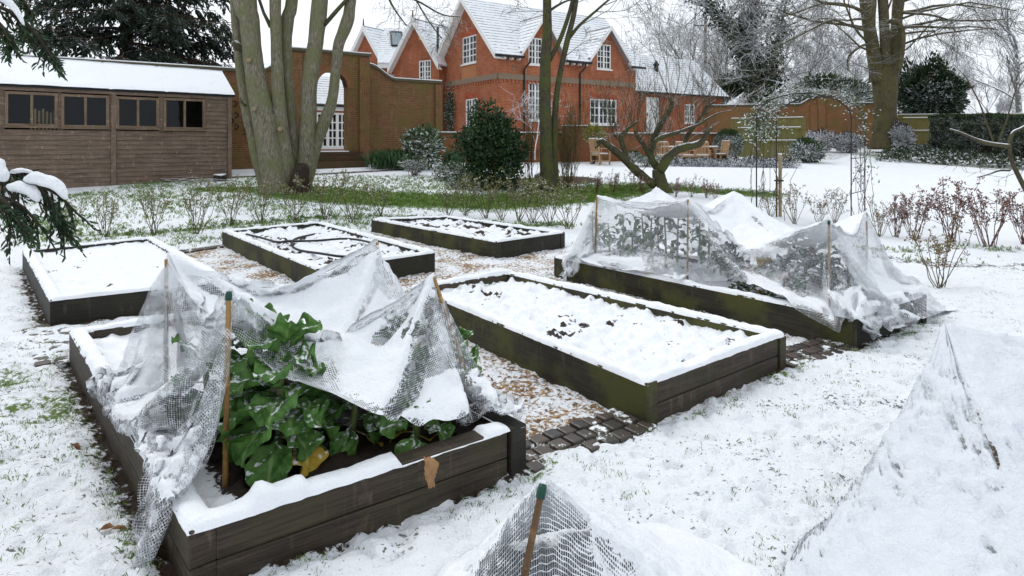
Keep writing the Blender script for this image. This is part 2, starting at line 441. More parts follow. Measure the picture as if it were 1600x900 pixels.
soil = np.maximum(soil, .4*np.clip(rr2*1.6, 0, 1)); grass = np.maximum(grass, .4*rr2)
wallfoot = band([(362, 277), (500, 272), (690, 262)], .7); soil = np.maximum(soil, .75*wallfoot)
gcov = band([(1385, 243), (1480, 254), (1600, 262)], 2.5)
grass = np.maximum(grass, .55*np.clip(gcov*2, 0, 1)); soil = np.maximum(soil, .45*np.clip(gcov*2, 0, 1))
drive = band([(1285, 249), (1320, 238), (1330, 225)], 1.0); soil = np.maximum(soil, .45*np.clip(drive*2, 0, 1))
mask = np.stack([grass, soil, chips, np.ones_like(X)], -1).reshape(-1, 4)
t = NT('snowy_ground'); p = t.pos()
at_ = t.n('VertexColor', layer_name='mask'); sp = t.n('SeparateColor', {0: at_.outputs[0]})
fine = t.noise(t.scale(p, (1, 1, 1)), 26, 4, .7); coarse = t.noise(p, 6, 3, .6)
nn = t.m('ADD', t.m('MULTIPLY', t.m('SUBTRACT', fine, .5), 1.15), t.m('MULTIPLY', t.m('SUBTRACT', coarse, .5), .7))
def thr(s_, soft=.10): return t.sm(t.m('ADD', s_, nn), .5-soft, .5+soft)
spk = t.m('ADD', t.noise(p, 42, 3, .6), t.m('MULTIPLY', t.m('SUBTRACT', t.noise(p, 3.2, 3, .6), .5), .55))
speck = t.m('MULTIPLY', t.sm(spk, .632, .70), t.sm(sp.outputs[0], -.02, .05))
snowc = t.mix(coarse, (.80, .835, .875), (.87, .89, .92))
snowc = t.mix(t.m('MULTIPLY', speck, .85), snowc, (.05, .06, .04))
gcol = t.mix(t.noise(t.scale(p, (1, 1, 1)), 60, 2), (.05, .10, .016), (.17, .25, .055))
gcol = t.mix(t.m('MULTIPLY', t.sm(t.noise(p, 4, 2), .5, .7), .35), gcol, (.12, .12, .045))
scol = t.mix(t.noise(p, 45, 4), (.012, .008, .005), (.07, .042, .025))
vor = t.n('TexVoronoi', {'Vector': p, 'Scale': 42.0}); vc = t.n('SeparateColor', {0: vor.outputs['Color']})
ccol = t.mix(vc.outputs[0], (.11, .055, .02), (.42, .25, .10))
chipmask = t.m('MULTIPLY', sp.outputs[2], t.sm(t.m('ADD', t.m('MULTIPLY', fine, .75), t.m('MULTIPLY', t.noise(p, 2.2, 3, .6), .5)), .605, .70))
c = t.mix(thr(sp.outputs[0]), snowc, gcol)
c = t.mix(chipmask, c, ccol)
c = t.mix(thr(sp.outputs[1], .08), c, scol)
hh = t.m('ADD', t.noise(p, 34, 5, .65), t.m('MULTIPLY', t.noise(p, 120, 2, .6), .35))
ground = npmesh('ground', np.stack([X, Y, gz], -1).reshape(-1, 3), gridfaces(*X.shape), t.done(t.bsdf(c, .65, t.bump(hh, .9, .02), .2)), attr=mask)
struct(ground)
GZ = gz
def surf(x, y):
    i = min(max(np.searchsorted(gy, y)-1, 0), len(gy)-2); j = min(max(np.searchsorted(gx, x)-1, 0), len(gx)-2)
    fy = (y-gy[i])/(gy[i+1]-gy[i]); fx = (x-gx[j])/(gx[j+1]-gx[j])
    return float((GZ[i, j]*(1-fx)+GZ[i, j+1]*fx)*(1-fy)+(GZ[i+1, j]*(1-fx)+GZ[i+1, j+1]*fx)*fy)
# ------------------------------------------------------------------ raised beds
S_SNOW = mat_snow('snow_thick')
TIM = {
 'dark': mat_timber('timber_dark', (.010, .008, .006), (.027, .023, .018), (.030, .034, .011), .35),
 'olive': mat_timber('timber_olive', (.015, .013, .007), (.042, .036, .019), (.066, .068, .013), .9),
 'brown': mat_timber('timber_brown', (.020, .014, .010), (.072, .052, .037), (.045, .045, .014), .4),
}
t = NT('snowy_soil'); p = t.pos()
cl_ = t.noise(p, 9, 4, .65); f2 = t.noise(p, 38, 3, .6)
at_ = t.n('VertexColor', layer_name='mask'); sp = t.n('SeparateColor', {0: at_.outputs[0]})
dm = t.sm(t.m('ADD', t.m('ADD', sp.outputs[0], t.m('MULTIPLY', t.m('SUBTRACT', f2, .5), .9)), t.m('MULTIPLY', t.m('SUBTRACT', t.nz(), .9), -1.2)), .44, .58)
c = t.mix(dm, t.mix(cl_, (.80, .83, .87), (.87, .885, .91)), t.mix(f2, (.012, .009, .007), (.05, .036, .026)))
M_SOIL = t.done(t.bsdf(c, .65, t.bump(t.m('ADD', f2, t.noise(p, 90, 2)), .6, .01), .2))
def bilin(Q, u, v):
    return [(Q[0].x*(1-u)+Q[1].x*u)*(1-v)+(Q[3].x*(1-u)+Q[2].x*u)*v, (Q[0].y*(1-u)+Q[1].y*u)*(1-v)+(Q[3].y*(1-u)+Q[2].y*u)*v]
TH = .10
def inset(Q, t):
    c = sum(Q, Vector((0, 0)))/4; out = []
    n = len(Q)
    for i in range(n):
        a, b, d = Q[i-1], Q[i], Q[(i+1) % n]
        e1 = (b-a).normalized(); e2 = (d-b).normalized()
        n1 = Vector((-e1.y, e1.x)); n2 = Vector((-e2.y, e2.x))
        k = t/(1+n1.dot(n2)); out.append(b+(n1+n2)*k)
    return out
BEDI = {k: inset(v, TH) for k, v in BEDS.items()}
def cap_strip(mb, a, b, z, w, seed, hgt=.034, gaps=None, res=.022):
    """lumpy snow lying on a board top from a to b (centre line)"""
    L = (b-a).length; n = max(6, int(L/res)); e = (b-a)/L; s = Vector((-e.y, e.x)); m = 11
    ii = np.linspace(0, 1, n+1); jj = np.linspace(-1, 1, m)
    T, J = np.meshgrid(ii, jj, indexing='ij')
    cx = a.x+(b.x-a.x)*T; cy = a.y+(b.y-a.y)*T
    hw = w/2*(1+.10*(fbm(cx*14, cy*14, J*0+3, 2, seed)-.5)*2)*np.where(np.abs(J) < 2, 1, 1)
    hw = hw+.012*(fbm(cx*26, cy*26, np.sign(J)*5, 2, seed+9)-.4)
    prof = np.sqrt(np.clip(1-np.abs(J)**3.2, 0, 1))
    H = hgt*(.35+1.3*fbm(cx*9, cy*9, J*.4, 3, seed+3))*(.75+.5*fbm(cx*1.7, cy*1.7, 0, 2, seed+6))
    endf = np.clip(np.minimum(T, 1-T)*L/.03, 0, 1)**.5
    if gaps is not None: H = H*gaps(T)
    zz = z-.012+H*prof*endf
    P = np.stack([cx+s.x*J*hw, cy+s.y*J*hw, zz], -1)
    mb.grid(P, (L, w), True, flip=True)
def make_bed(key, label, mats, soilz=.16, clod=.5, dark=.0, seed=1, capgap=None, ztop=.25):
    Q = BEDS[key]; I = BEDI[key]
    c = sum(Q, Vector((0, 0)))/4
    root = thing('raised_bed', label, 'raised bed', (c.x, c.y, 0), 'timber raised vegetable beds')
    z0 = -.06
    def board(a, b, a2, b2, mat, rec=0):
        mb = MB(); V3 = lambda q, z: Vector((q.x, q.y, z))
        zt = ztop-rec
        vs = [V3(a, z0), V3(b, z0), V3(b2, z0), V3(a2, z0), V3(a, zt), V3(b, zt), V3(b2, zt), V3(a2, zt)]
        L = (b-a).length; h = zt-z0; o = rng.random()*9
        u = lambda w, hh: [(o, o), (o+w, o), (o+w, o+hh), (o, o+hh)]
        mb.add(vs, [[0, 1, 5, 4], [1, 2, 6, 5], [2, 3, 7, 6], [3, 0, 4, 7], [4, 5, 6, 7], [3, 2, 1, 0]],
               [u(L, h), u(TH, h), u(L, h), u(TH, h), u(L, TH), u(L, TH)])
        if mat is TIM['brown']:    # two stacked sleepers with an open joint
            zm = .105; mb = MB()
            for q0, q1 in ((z0, zm), (zm+.004, zt)):
                vs = [V3(a, q0), V3(b, q0), V3(b2, q0), V3(a2, q0), V3(a, q1), V3(b, q1), V3(b2, q1), V3(a2, q1)]; o = rng.random()*9; h = q1-q0
                mb.add(vs, [[0, 1, 5, 4], [1, 2, 6, 5], [2, 3, 7, 6], [3, 0, 4, 7], [4, 5, 6, 7], [3, 2, 1, 0]], [u(L, h), u(TH, h), u(L, h), u(TH, h), u(L, TH), u(L, TH)])
        ob = mb.build('side_board', mat, root)
        bv = ob.modifiers.new('bevel', 'BEVEL'); bv.width = .008; bv.segments = 2
    nL, nR, fR, fL = Q
    iL, iR, jR, jL = I
    # long boards run the full length, end boards sit between them
    def proj(a, b, p): e = (b-a).normalized(); return a+e*((p-a).dot(e))
    board(fL, nL, proj(nL, fL, fL)+(jL-fL)-(jL-fL).dot((nL-fL).normalized())*(nL-fL).normalized(), nL+(iL-nL)-(iL-nL).dot((nL-fL).normalized())*(nL-fL).normalized(), TIM[mats[0]])
    board(nR, fR, nR+(iR-nR)-(iR-nR).dot((nR-fR).normalized())*(nR-fR).normalized(), fR+(jR-fR)-(jR-fR).dot((nR-fR).normalized())*(nR-fR).normalized(), TIM[mats[1]])
    def endb(a, b, ia, ib, mat):
        e = (b-a).normalized(); nrm = Vector((-e.y, e.x))
        la = (ia-a).dot(e); lb = (b-ib).dot(e)
        a0 = a+e*(la+.002)+nrm*.006; b0 = b-e*(lb+.002)+nrm*.006
        board(a0, b0, a0+nrm*TH, b0+nrm*TH, TIM[mat], .004)
    endb(nL, nR, iL, iR, mats[2]); endb(fR, fL, jR, jL, mats[2])
    mb = MB(); M = inset(Q, TH/2)
    for k in range(4):
        a, b = M[k], M[(k+1) % 4]; e = (b-a).normalized()
        cap_strip(mb, a-e*.045, b+e*.045, ztop, TH+.006, seed*13+k, gaps=(capgap or {}).get(k), res=.022 if key in 'BEC' else .04)
    mb.build('snow_cap', S_SNOW, root)
    dens = {'A': .035, 'B': .03, 'C': .035, 'D': .04, 'E': .024, 'F': .05}[key]
    I2 = inset(Q, TH-.01)
    nu = int((I2[1]-I2[0]).length/dens); nv = int((I2[2]-I2[1]).length/dens)
    U, V = np.meshgrid(np.linspace(0, 1, nu), np.linspace(0, 1, nv))
    px, py = bilin(I2, U, V)
    n = fbm(px*5, py*5, 0, 3, seed); cl = fbm(px*12, py*12, 0, 3, seed+4)
    z = soilz+(n-.5)*.05+np.maximum(cl-.5, -.1)*clod*.15+(fbm(px*19, py*19, 0, 3, seed+8)-.5)*.052
    ed = np.minimum(np.minimum(U, 1-U)*(I2[1]-I2[0]).length, np.minimum(V, 1-V)*(I2[2]-I2[1]).length)
    z += .02*np.exp(-ed/.06)
    hole = np.clip((fbm(px*4.3, py*4.3, 0, 2, seed+20)-.55)*4, 0, 1)
    mk = dark+.10*clod+.40*np.clip((.5-cl)*5, 0, 1)*clod+hole*.55*clod*2*np.clip((.55-fbm(px*14, py*14, 0, 2, seed+5))*8, 0, 1)
    if key == 'B': mk = np.maximum(mk, np.clip((.62-V)*6, 0, 1)*np.clip((U-.02)*9, 0, 1)*.85)
    if key == 'C': mk = np.maximum(mk, .62*np.clip(1-np.abs(U-.15)/.35, 0, 1)+.25*(n-.5))
    mask = np.stack([mk, mk, mk, mk*0+1], -1).reshape(-1, 4)
    npmesh('soil', np.stack([px, py, z], -1).reshape(-1, 3), gridfaces(nv, nu), M_SOIL, root, attr=mask)
    return root, (I2, px, py, z)
gapB = {0: lambda T: np.clip((fbm(T*9, T*0, 0, 2, 5)-.42)*7, 0, 1)*np.where((T > .62) & (T < .84), .0, 1)+np.where(T < .55, .9, 0), 1: lambda T: np.where(T < .3, .25, 1)}
bedA, _ = make_bed('A', 'dark timber raised bed filled level with snow, at the far left nearest the shed', ('dark', 'dark', 'dark'), .195, .45, 0, 3)
bedB, _ = make_bed('B', 'dark timber raised bed in the left foreground holding big cabbage plants under tented netting', ('brown', 'dark', 'brown'), .17, .5, .0, 5, gapB)
bedC, SOILC = make_bed('C', 'green-stained timber raised bed on the right, under a long sagging net', ('olive', 'dark', 'dark'), .19, .6, .05, 7)
bedD, _ = make_bed('D', 'greyish timber raised bed at the back with a black hose looped on its snowy soil', ('olive', 'dark', 'dark'), .18, 1.0, .10, 9)
bedE, _ = make_bed('E', 'long uncovered timber raised bed in the centre full of lumpy snow, brown near end', ('olive', 'olive', 'brown'), .175, .85, .03, 11)
bedF, _ = make_bed('F', 'furthest timber raised bed, mossy green long side, dark snow-dusted soil clods', ('olive', 'dark', 'dark'), .18, 1.1, .17, 13)
# hose in bed D
hz = .235
def hp(px, py): return onplane(px, py, hz)
mb = MB()
def spline(pts, n=40):
    pts = [Vector(p) for p in pts]; out = []
    P = [pts[0]*2-pts[1]]+pts+[pts[-1]*2-pts[-2]]
    for i in range(1, len(P)-2):
        k = max(2, n//(len(pts)-1))
        for j in range(k):
            t_ = j/k; a, b, c, d = P[i-1], P[i], P[i+1], P[i+2]
            out.append(.5*((2*b)+(c-a)*t_+(2*a-5*b+4*c-d)*t_*t_+(3*b-a-3*c+d)*t_**3))
    out.append(pts[-1]); return out
M_HOSE = mat_plain('black_hose', (.012, .012, .013), .4, .2, 40)
hose = spline([hp(385, 366), hp(410, 372), hp(432, 378), hp(455, 377), hp(495, 376), hp(540, 373), hp(575, 378), hp(588, 387), hp(575, 397), hp(540, 401), hp(500, 396), hp(468, 391), hp(456, 383), hp(462, 373), hp(490, 366)], 90)
mb.tube(hose, .016, 8)
tag(mb.build('garden_hose', M_HOSE), 'black garden hose lying in a loop on the snowy soil of the back bed', 'hose')
# brick edging in the gaps between beds
M_PAVE = mat_brick('edging_brick', (.075, .06, .05), (.13, .085, .065), (.03, .026, .022))
t = NT('edging_brick_wet'); p = t.pos(); rv = t.n('NewGeometry').outputs['Random Per Island']
c = t.mix(rv, (.035, .032, .03), (.085, .06, .05)); c = t.mix(t.m('MULTIPLY', t.sm(t.noise(p, 7, 3), .45, .65), .5), c, (.07, .075, .03))
c = t.mix(t.sm(t.noise(p, 7, 4, .7), .56, .62), c, SNOW)
M_PAVE = t.done(t.bsdf(c, .4, t.bump(t.noise(p, 60, 3), .5, .006), .4))
mb = MB()
def pave(a, b, depth, seed, off=-.02):
    e = (b-a).normalized(); nrm = Vector((-e.y, e.x)); L = (b-a).length
    bw, bl, gp_ = .105, .10, .012
    rows = int(depth/(bl+gp_)); r = random.Random(seed)
    for i in range(rows):
        x = -(i % 2)*.05
        while x < L:
            w_ = bw*r.uniform(.85, 1.1)
            o = a+e*x+nrm*(off+i*(bl+gp_)); rz = math.atan2(e.y, e.x)+r.uniform(-.05, .05)
            ctr = o+e*w_/2+nrm*bl/2
            mb.cbox((ctr.x, ctr.y, .006+r.uniform(-.004, .004)), w_-gp_, bl, .05, rz); x += w_
pave(BEDS['B'][1]+Vector((.0, 0)), BEDS['E'][0], .40, 1, -.06)
pave(BEDS['E'][1], BEDS['C'][0], .42, 2, -.06)
pave(BEDS['A'][0]+(BEDS['B'][3]-BEDS['A'][0])*1.0, BEDS['A'][0], .40, 3, -.12)
pave(BEDS['A'][2]+Vector((.1, -.1)), BEDS['D'][3]+Vector((-.05, -.05)), .3, 4, -.22)
ob = mb.build('brick_paving', M_PAVE); struct(ob)
bv = ob.modifiers.new('bevel', 'BEVEL'); bv.width = .012; bv.segments = 2
# ------------------------------------------------------------------ buildings and walls
M_WHITE = mat_plain('white_paint', (.80, .80, .78), .45, .06, 6)
M_GLASS = None
t = NT('window_glass')
tr = t.n('BsdfTransparent', {'Color': (.75, .8, .8)}).outputs[0]; gl = t.n('BsdfGlossy', {'Color': (.9, .95, 1), 'Roughness': .04}).outputs[0]
fr_ = t.n('Fresnel', {'IOR': 1.5}).outputs[0]; ms = t.n('MixShader', {0: t.m('MULTIPLY', fr_, .6), 1: tr, 2: gl}).outputs[0]
M_GLASS = t.done(ms)
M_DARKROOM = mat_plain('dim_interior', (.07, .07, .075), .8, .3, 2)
M_CURTAIN = mat_plain('net_curtain', (.55, .56, .58), .8, .1, 5)
M_PIPE = mat_plain('black_iron', (.018, .018, .02), .4, .2, 20)
M_STONE = mat_plain('band_stone', (.22, .16, .11), .8, .25, 6, snow=.9)
BR_HOUSE = mat_brick('house_brick', (.38, .088, .030), (.50, .15, .058), (.44, .28, .19), (.20, .06, .03), .35, None, (.24, .09, .045))
BR_PANEL = mat_brick('pale_brick_panel', (.48, .17, .06), (.52, .21, .08), (.40, .26, .16))
BR_WALL = mat_brick('mossy_wall_brick', (.16, .066, .027), (.245, .112, .048), (.23, .17, .10), (.13, .105, .032), .8, None, (.085, .05, .022))
BR_TERR = mat_brick('terrace_brick', (.27, .08, .035), (.33, .11, .05), (.22, .14, .08), (.12, .09, .03), .5)
BR_DUTCH = mat_brick('dutch_wall_brick', (.27, .115, .05), (.34, .15, .07), (.26, .18, .10), (.15, .125, .04), .7)
def mat_roof(name, tile, thr, lines=.9, bw=.2, rh=.24):
    t = NT(name); uv = t.uv()
    b = t.n('TexBrick', {'Vector': uv, 'Scale': 1.0, 'Mortar Size': .022, 'Mortar Smooth': .2, 'Brick Width': bw, 'Row Height': rh, 'Color1': (.9, .9, .9), 'Color2': (.55, .55, .55), 'Mortar': (0, 0, 0)})
    n = t.noise(t.scale(uv, (1, 1, 1)), 5, 4, .7); n2 = t.noise(uv, .55, 3, .6)
    fy = t.n('SeparateXYZ', {0: uv}).outputs[1]; row = t.m('FRACT', t.m('DIVIDE', fy, rh))
    low = t.m('SUBTRACT', 1.0, t.sm(row, .0, .42))   # lower lip of each course stays bare
    bare = t.m('ADD', t.m('MULTIPLY', low, .55*lines), t.m('ADD', t.m('MULTIPLY', t.m('SUBTRACT', n, .5), .9), t.m('MULTIPLY', t.m('SUBTRACT', n2, .5), 1.0)))
    mk = t.sm(bare, thr, thr+.22)
    tc_ = t.mix(n, tuple(x*.6 for x in tile), tuple(x*1.5 for x in tile))
    tc_ = t.mix(t.m('MULTIPLY', b.outputs['Fac'], .8), tc_, (.03, .025, .025))
    c = t.mix(mk, t.mix(n, (.74, .77, .81), SNOW), tc_)
    return t.done(t.bsdf(c, .7, t.bump(t.m('ADD', row, b.outputs['Color']), .35, .012), .2))
M_ROOF = mat_roof('snowy_tiles', (.13, .085, .08), .235)
M_ROOF2 = mat_roof('snowier_tiles', (.13, .085, .08), .33)
class Fac:
    def __init__(s, p0, u, z0=0):
        s.p = Vector((p0[0], p0[1])); s.u = Vector(u).normalized(); s.n = Vector((s.u.y, -s.u.x)); s.z0 = z0   # n points to the camera side
    def s(s_, px):
        k = (px-CX)/F; return (k*s_.p.y-s_.p.x)/(s_.u.x-k*s_.u.y)
    def z(s_, px, py): d = s_.p.y+s_.s(px)*s_.u.y; return CH-(py-HY)/F*d
    def P(s_, s, z, o=0): q = s_.p+s_.u*s+s_.n*o; return Vector((q.x, q.y, z))
    def rect(s_, px0, px1, py0, py1):
        a, b = s_.s(px0), s_.s(px1); m = (px0+px1)/2
        return (a, b, s_.z(m, py1), s_.z(m, py0))
def wall_face(mb, fc, xs, top, bot, openings, o=0.0, reveal=.12, u0=0):
    xs = sorted(set([round(x, 4) for x in xs]+[round(q, 4) for op in openings for q in op[:2]]))
    for a, b in zip(xs[:-1], xs[1:]):
        m = (a+b)/2; cuts = []
        for op in openings:
            if op[0]-1e-3 <= a and b <= op[1]+1e-3: cuts.append((op[2], op[3]))
        cuts.sort(); za = zb = bot
        for c0, c1 in cuts+[(None, None)]:
            ta, tb = (top(a), top(b)) if c0 is None else (c0, c0)
            v = [fc.P(a, za, o), fc.P(b, zb, o), fc.P(b, tb, o), fc.P(a, ta, o)]
            mb.add(v, [[0, 1, 2, 3]], [[(u0+a, za), (u0+b, zb), (u0+b, tb), (u0+a, ta)]])
            za = zb = c1
    for (a, b, c, d) in [q[:4] for q in openings]:
        for (s0, z0, s1, z1) in ((a, c, b, c), (b, c, b, d), (b, d, a, d), (a, d, a, c)):
            L = abs(s1-s0)+abs(z1-z0)
            mb.add([fc.P(s0, z0, o), fc.P(s0, z0, o-reveal), fc.P(s1, z1, o-reveal), fc.P(s1, z1, o)], [[0, 1, 2, 3]], [[(0, 0), (.1, 0), (.1, L), (0, L)]])
def add_window(parent, fc, r, cols=2, rows=3, casements=2, name='window', depth=.10, fw=.055, bw=.022, sill=True, back='dark', label=None):
    a, b, c, d = r
    mb = MB()
    def B(s0, s1, z0, z1, o0, o1):
        mb.box(fc.P(s0, z0, o0), fc.P(s1, z0, o0)-fc.P(s0, z0, o0), fc.P(s0, z0, o1)-fc.P(s0, z0, o0), (0, 0, z1-z0))
    o0, o1 = -depth, -depth+.07
    e = .002
    B(a+e, a+fw, c+e, d-e, o0, o1); B(b-fw, b-e, c+e, d-e, o0, o1); B(a+fw, b-fw, c+e, c+fw, o0, o1); B(a+fw, b-fw, d-fw, d-e, o0, o1)
    cw = (b-a-2*fw)/casements
    for k in range(casements):
        s0 = a+fw+k*cw; s1 = s0+cw
        if k: B(s0-fw*.7, s0+fw*.7, c+fw, d-fw, o0+.002, o1+.004)
        for q in range(1, cols): m = s0+(s1-s0)*q/cols; B(m-bw, m+bw, c+fw, d-fw, o0+.012, o1-.012)
    for q in range(1, rows): m = c+fw+(d-c-2*fw)*q/rows; B(a+fw, b-fw, m-bw, m+bw, o0+.010, o1-.010)
    if sill: B(a-.06, b+.06, c-.07, c-.003, -depth, .06)
    w_ = mb.build(name, M_WHITE, parent)
    if label: w_['label'] = label
    mg = MB(); mg.quad(fc.P(a+.01, c+.01, o0+.02), fc.P(b-.01, c+.01, o0+.02), fc.P(b-.01, d-.01, o0+.02), fc.P(a+.01, d-.01, o0+.02)); mg.build('pane', M_GLASS, w_)
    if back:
        mr_ = MB(); mr_.quad(fc.P(a-.1, c-.1, -depth-.25), fc.P(b+.1, c-.1, -depth-.25), fc.P(b+.1, d+.0, -depth-.25), fc.P(a-.1, d+.0, -depth-.25)); mr_.build('dim_room_or_curtain', M_DARKROOM if back == 'dark' else M_CURTAIN, w_)  # dark sheet paints the dim room behind the glass; pale one is curtain
    return w_
def slab(mb, a, b, c, d, th):
    """roof slab from quad (a,b eave; c,d ridge) given thickness downward; uv: u along eave, v up the slope"""
    a, b, c, d = map(Vector, (a, b, c, d)); n = (b-a).cross(d-a).normalized()
    if n.z < 0: n = -n
    lo = [q-n*th for q in (a, b, c, d)]
    L = (b-a).length; H = (d-a).length; e = (b-a).normalized()
    U = lambda q: ((q-a).dot(e), ((q-a)-e*(q-a).dot(e)).length)
    mb.add([a, b, c, d]+lo, [[0, 1, 2, 3], [7, 6, 5, 4], [0, 4, 5, 1], [1, 5, 6, 2], [2, 6, 7, 3], [3, 7, 4, 0]],
           [[U(a), U(b), U(c), U(d)], [(0, 0)]*4, [(0, .02)]*4, [(0, .02)]*4, [(0, .02)]*4, [(0, .02)]*4])
# ---- shed
M_CLAD = mat_timber('weathered_cladding', (.12, .080, .058), (.225, .165, .125), (.10, .085, .05), .3, None, 40, .8)
M_FELT = mat_plain('roof_felt', (.02, .022, .024), .9, .2, 12)
fs_ = Fac((-13.06, 16.0), (4.22, 3.70))
sh = thing('garden_shed', 'long weathered timber shed with four windows and a snow-covered roof', 'shed', (-11.5, 17.5, .5))
S0, S1 = -2.6, fs_.s(360); ZE = 3.2; zb = .35; DEP = 2.3
wins = [fs_.rect(7, 90, 144, 197), fs_.rect(95, 170, 148, 199), fs_.rect(181, 248, 152, 200), fs_.rect(255, 320, 154, 202)]
mb = MB(); r_ = random.Random(3); bh = .128
z = zb; 
while z < ZE-.02:
    zt = min(z+bh, ZE)
    spans = [(S0, S1)]
    for (a, b, c, d) in wins:
        if zt > c-.01 and z < d+.01:
            ns = []
            for (p, q) in spans:
                if b < p or a > q: ns.append((p, q))
                else:
                    if a > p: ns.append((p, a))
                    if b < q: ns.append((b, q))
            spans = ns
    for (p, q) in spans:
        if q-p < .03: continue
        cuts = [p]+([r_.uniform(p+1, q-1)] if q-p > 3 and r_.random() < .6 else [])+[q]
        for x0, x1 in zip(cuts[:-1], cuts[1:]):
            j = r_.uniform(-.004, .004)
            A = fs_.P(x0+.001, z, .032+j); Bv = fs_.P(x1-.001, z, .032+j)-A
            up = fs_.P(x0+.001, zt+.012, .008)-A; th_ = fs_.P(0, 0, 0)-fs_.P(0, 0, .02)
            mb.box(A, Bv, th_, up)
    z += bh
mb.build('cladding', M_CLAD, sh)
mb = MB()
for px0, px1 in ((173, 181),):
    A = fs_.P(fs_.s(px0), zb, .045); mb.box(A, fs_.P(fs_.s(px1), zb, .045)-A, fs_.P(0, 0, .02)-fs_.P(0, 0, 0), (0, 0, ZE-zb))
A = fs_.P(S1-.09, zb, .046); mb.box(A, fs_.P(S1+.02, zb, .046)-A, fs_.P(0, 0, .022)-fs_.P(0, 0, 0), (0, 0, ZE-zb))
A = fs_.P(S0, ZE-.16, .045); mb.box(A, fs_.P(S1-.1, ZE-.16, .045)-A, fs_.P(0, 0, .018)-fs_.P(0, 0, 0), (0, 0, .15))
mb.build('corner_trim', M_CLAD, sh)
mb = MB()   # other walls
for (p, q, oa, ob_) in ((S1-.02, S1-.02, -DEP, 0), (S0, S0, -DEP, 0)):
    mb.quad(fs_.P(p, zb, oa), fs_.P(p, zb, ob_), fs_.P(p, ZE, ob_), fs_.P(p, ZE, oa))
    mb.add([fs_.P(p, ZE, -DEP), fs_.P(p, ZE, 0), fs_.P(p, ZE+.85, -DEP/2)], [[0, 1, 2]])
mb.quad(fs_.P(S0, zb, -DEP), fs_.P(S1, zb, -DEP), fs_.P(S1, ZE, -DEP), fs_.P(S0, ZE, -DEP))
mb.build('rear_walls', M_CLAD, sh)
ZR = ZE+.82
mb = MB()
slab(mb, fs_.P(S0-.1, ZE-.02, .14), fs_.P(S1+.1, ZE-.02, .14), fs_.P(S1+.1, ZR, -DEP/2), fs_.P(S0-.1, ZR, -DEP/2), .07)
slab(mb, fs_.P(S1+.1, ZE-.02, -DEP-.14), fs_.P(S0-.1, ZE-.02, -DEP-.14), fs_.P(S0-.1, ZR, -DEP/2), fs_.P(S1+.1, ZR, -DEP/2), .07)
rf = mb.build('roof', M_FELT, sh)
t = NT('roof_snow'); p = t.pos(); n = t.noise(p, 2.5, 4, .65)
c = t.mix(t.m('MULTIPLY', t.sm(n, .55, .75), .35), SNOW, (.62, .66, .72)); M_RSNOW = t.done(t.bsdf(c, .6, t.bump(t.noise(p, 7, 5, .7), .5, .03), .2))
for o0, o1, z0 in ((.15, -DEP/2-.02, ZE-.02), (-DEP-.15, -DEP/2+.02, ZE-.02)):
    U, V = np.meshgrid(np.linspace(S0-.09, S1+.09, 150), np.linspace(0, 1, 14)); oo = o0+(o1-o0)*V
    zz = z0+(ZR-z0)*V+.03+.022*fbm(U*2.2, V*3, 0, 3, 5)-np.where((V < .01), .028, 0)-.03*np.exp(-((U-fs_.s(172))/.03)**2)*.6-.018*np.exp(-((U-fs_.s(258)-V*.0)/.03)**2)
    P = np.stack([fs_.p.x+fs_.u.x*U+fs_.n.x*oo, fs_.p.y+fs_.u.y*U+fs_.n.y*oo, zz], -1)
    mb = MB(); mb.grid(P); mb.build('roof_snow', M_RSNOW, rf)
M_SASH = mat_timber('sash_timber', (.13, .085, .055), (.21, .15, .10), None, 0, None, 40)
for r in wins:
    a, b, c, d = r; mb = MB()
    def B(s0, s1, z0, z1, o0, o1): mb.box(fs_.P(s0, z0, o0), fs_.P(s1, z0, o0)-fs_.P(s0, z0, o0), fs_.P(s0, z0, o1)-fs_.P(s0, z0, o0), (0, 0, z1-z0))
    B(a+.002, a+.07, c, d, -.03, .055); B(b-.07, b-.002, c, d, -.03, .055); B(a+.07, b-.07, c, c+.06, -.03, .055); B(a+.07, b-.07, d-.07, d, -.03, .055); B((a+b)/2-.03, (a+b)/2+.03, c+.06, d-.07, -.03, .05)
    B(a-.03, b+.03, c-.05, c-.002, -.02, .09)
    wo = mb.build('window', M_SASH, sh)
    mg = MB(); mg.quad(fs_.P(a+.06, c+.05, .0), fs_.P(b-.06, c+.05, .0), fs_.P(b-.06, d-.06, .0), fs_.P(a+.06, d-.06, .0)); mg.build('pane', M_GLASS, wo)
M_PALE = mat_timber('pale_wood', (.34, .23, .12), (.45, .33, .19))
a, b, c, d = wins[0]
mb = MB()
for k in range(9):
    s = a+.55+k*.085; mb.box(fs_.P(s, zb, -.45), fs_.P(s+.05, zb, -.45)-fs_.P(s, zb, -.45), fs_.P(0, 0, -.03)-fs_.P(0, 0, 0), (0, 0, c+.38+.1*r_.random()-zb))
tag(mb.build('plank_bundle', M_PALE), 'bundle of pale planks upright behind the leftmost shed window', 'planks')
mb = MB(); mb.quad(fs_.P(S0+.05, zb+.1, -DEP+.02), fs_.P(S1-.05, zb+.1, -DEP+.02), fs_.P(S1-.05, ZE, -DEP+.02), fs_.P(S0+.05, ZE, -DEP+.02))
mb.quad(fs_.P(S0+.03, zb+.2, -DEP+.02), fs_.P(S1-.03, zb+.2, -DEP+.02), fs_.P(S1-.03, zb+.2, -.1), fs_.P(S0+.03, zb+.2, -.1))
mb.build('inside_shade_sheets', mat_plain('shed_inside', (.022, .02, .018), .9, .4, 4), sh)  # near-black back and floor sheets put the shed's inner gloom into colour
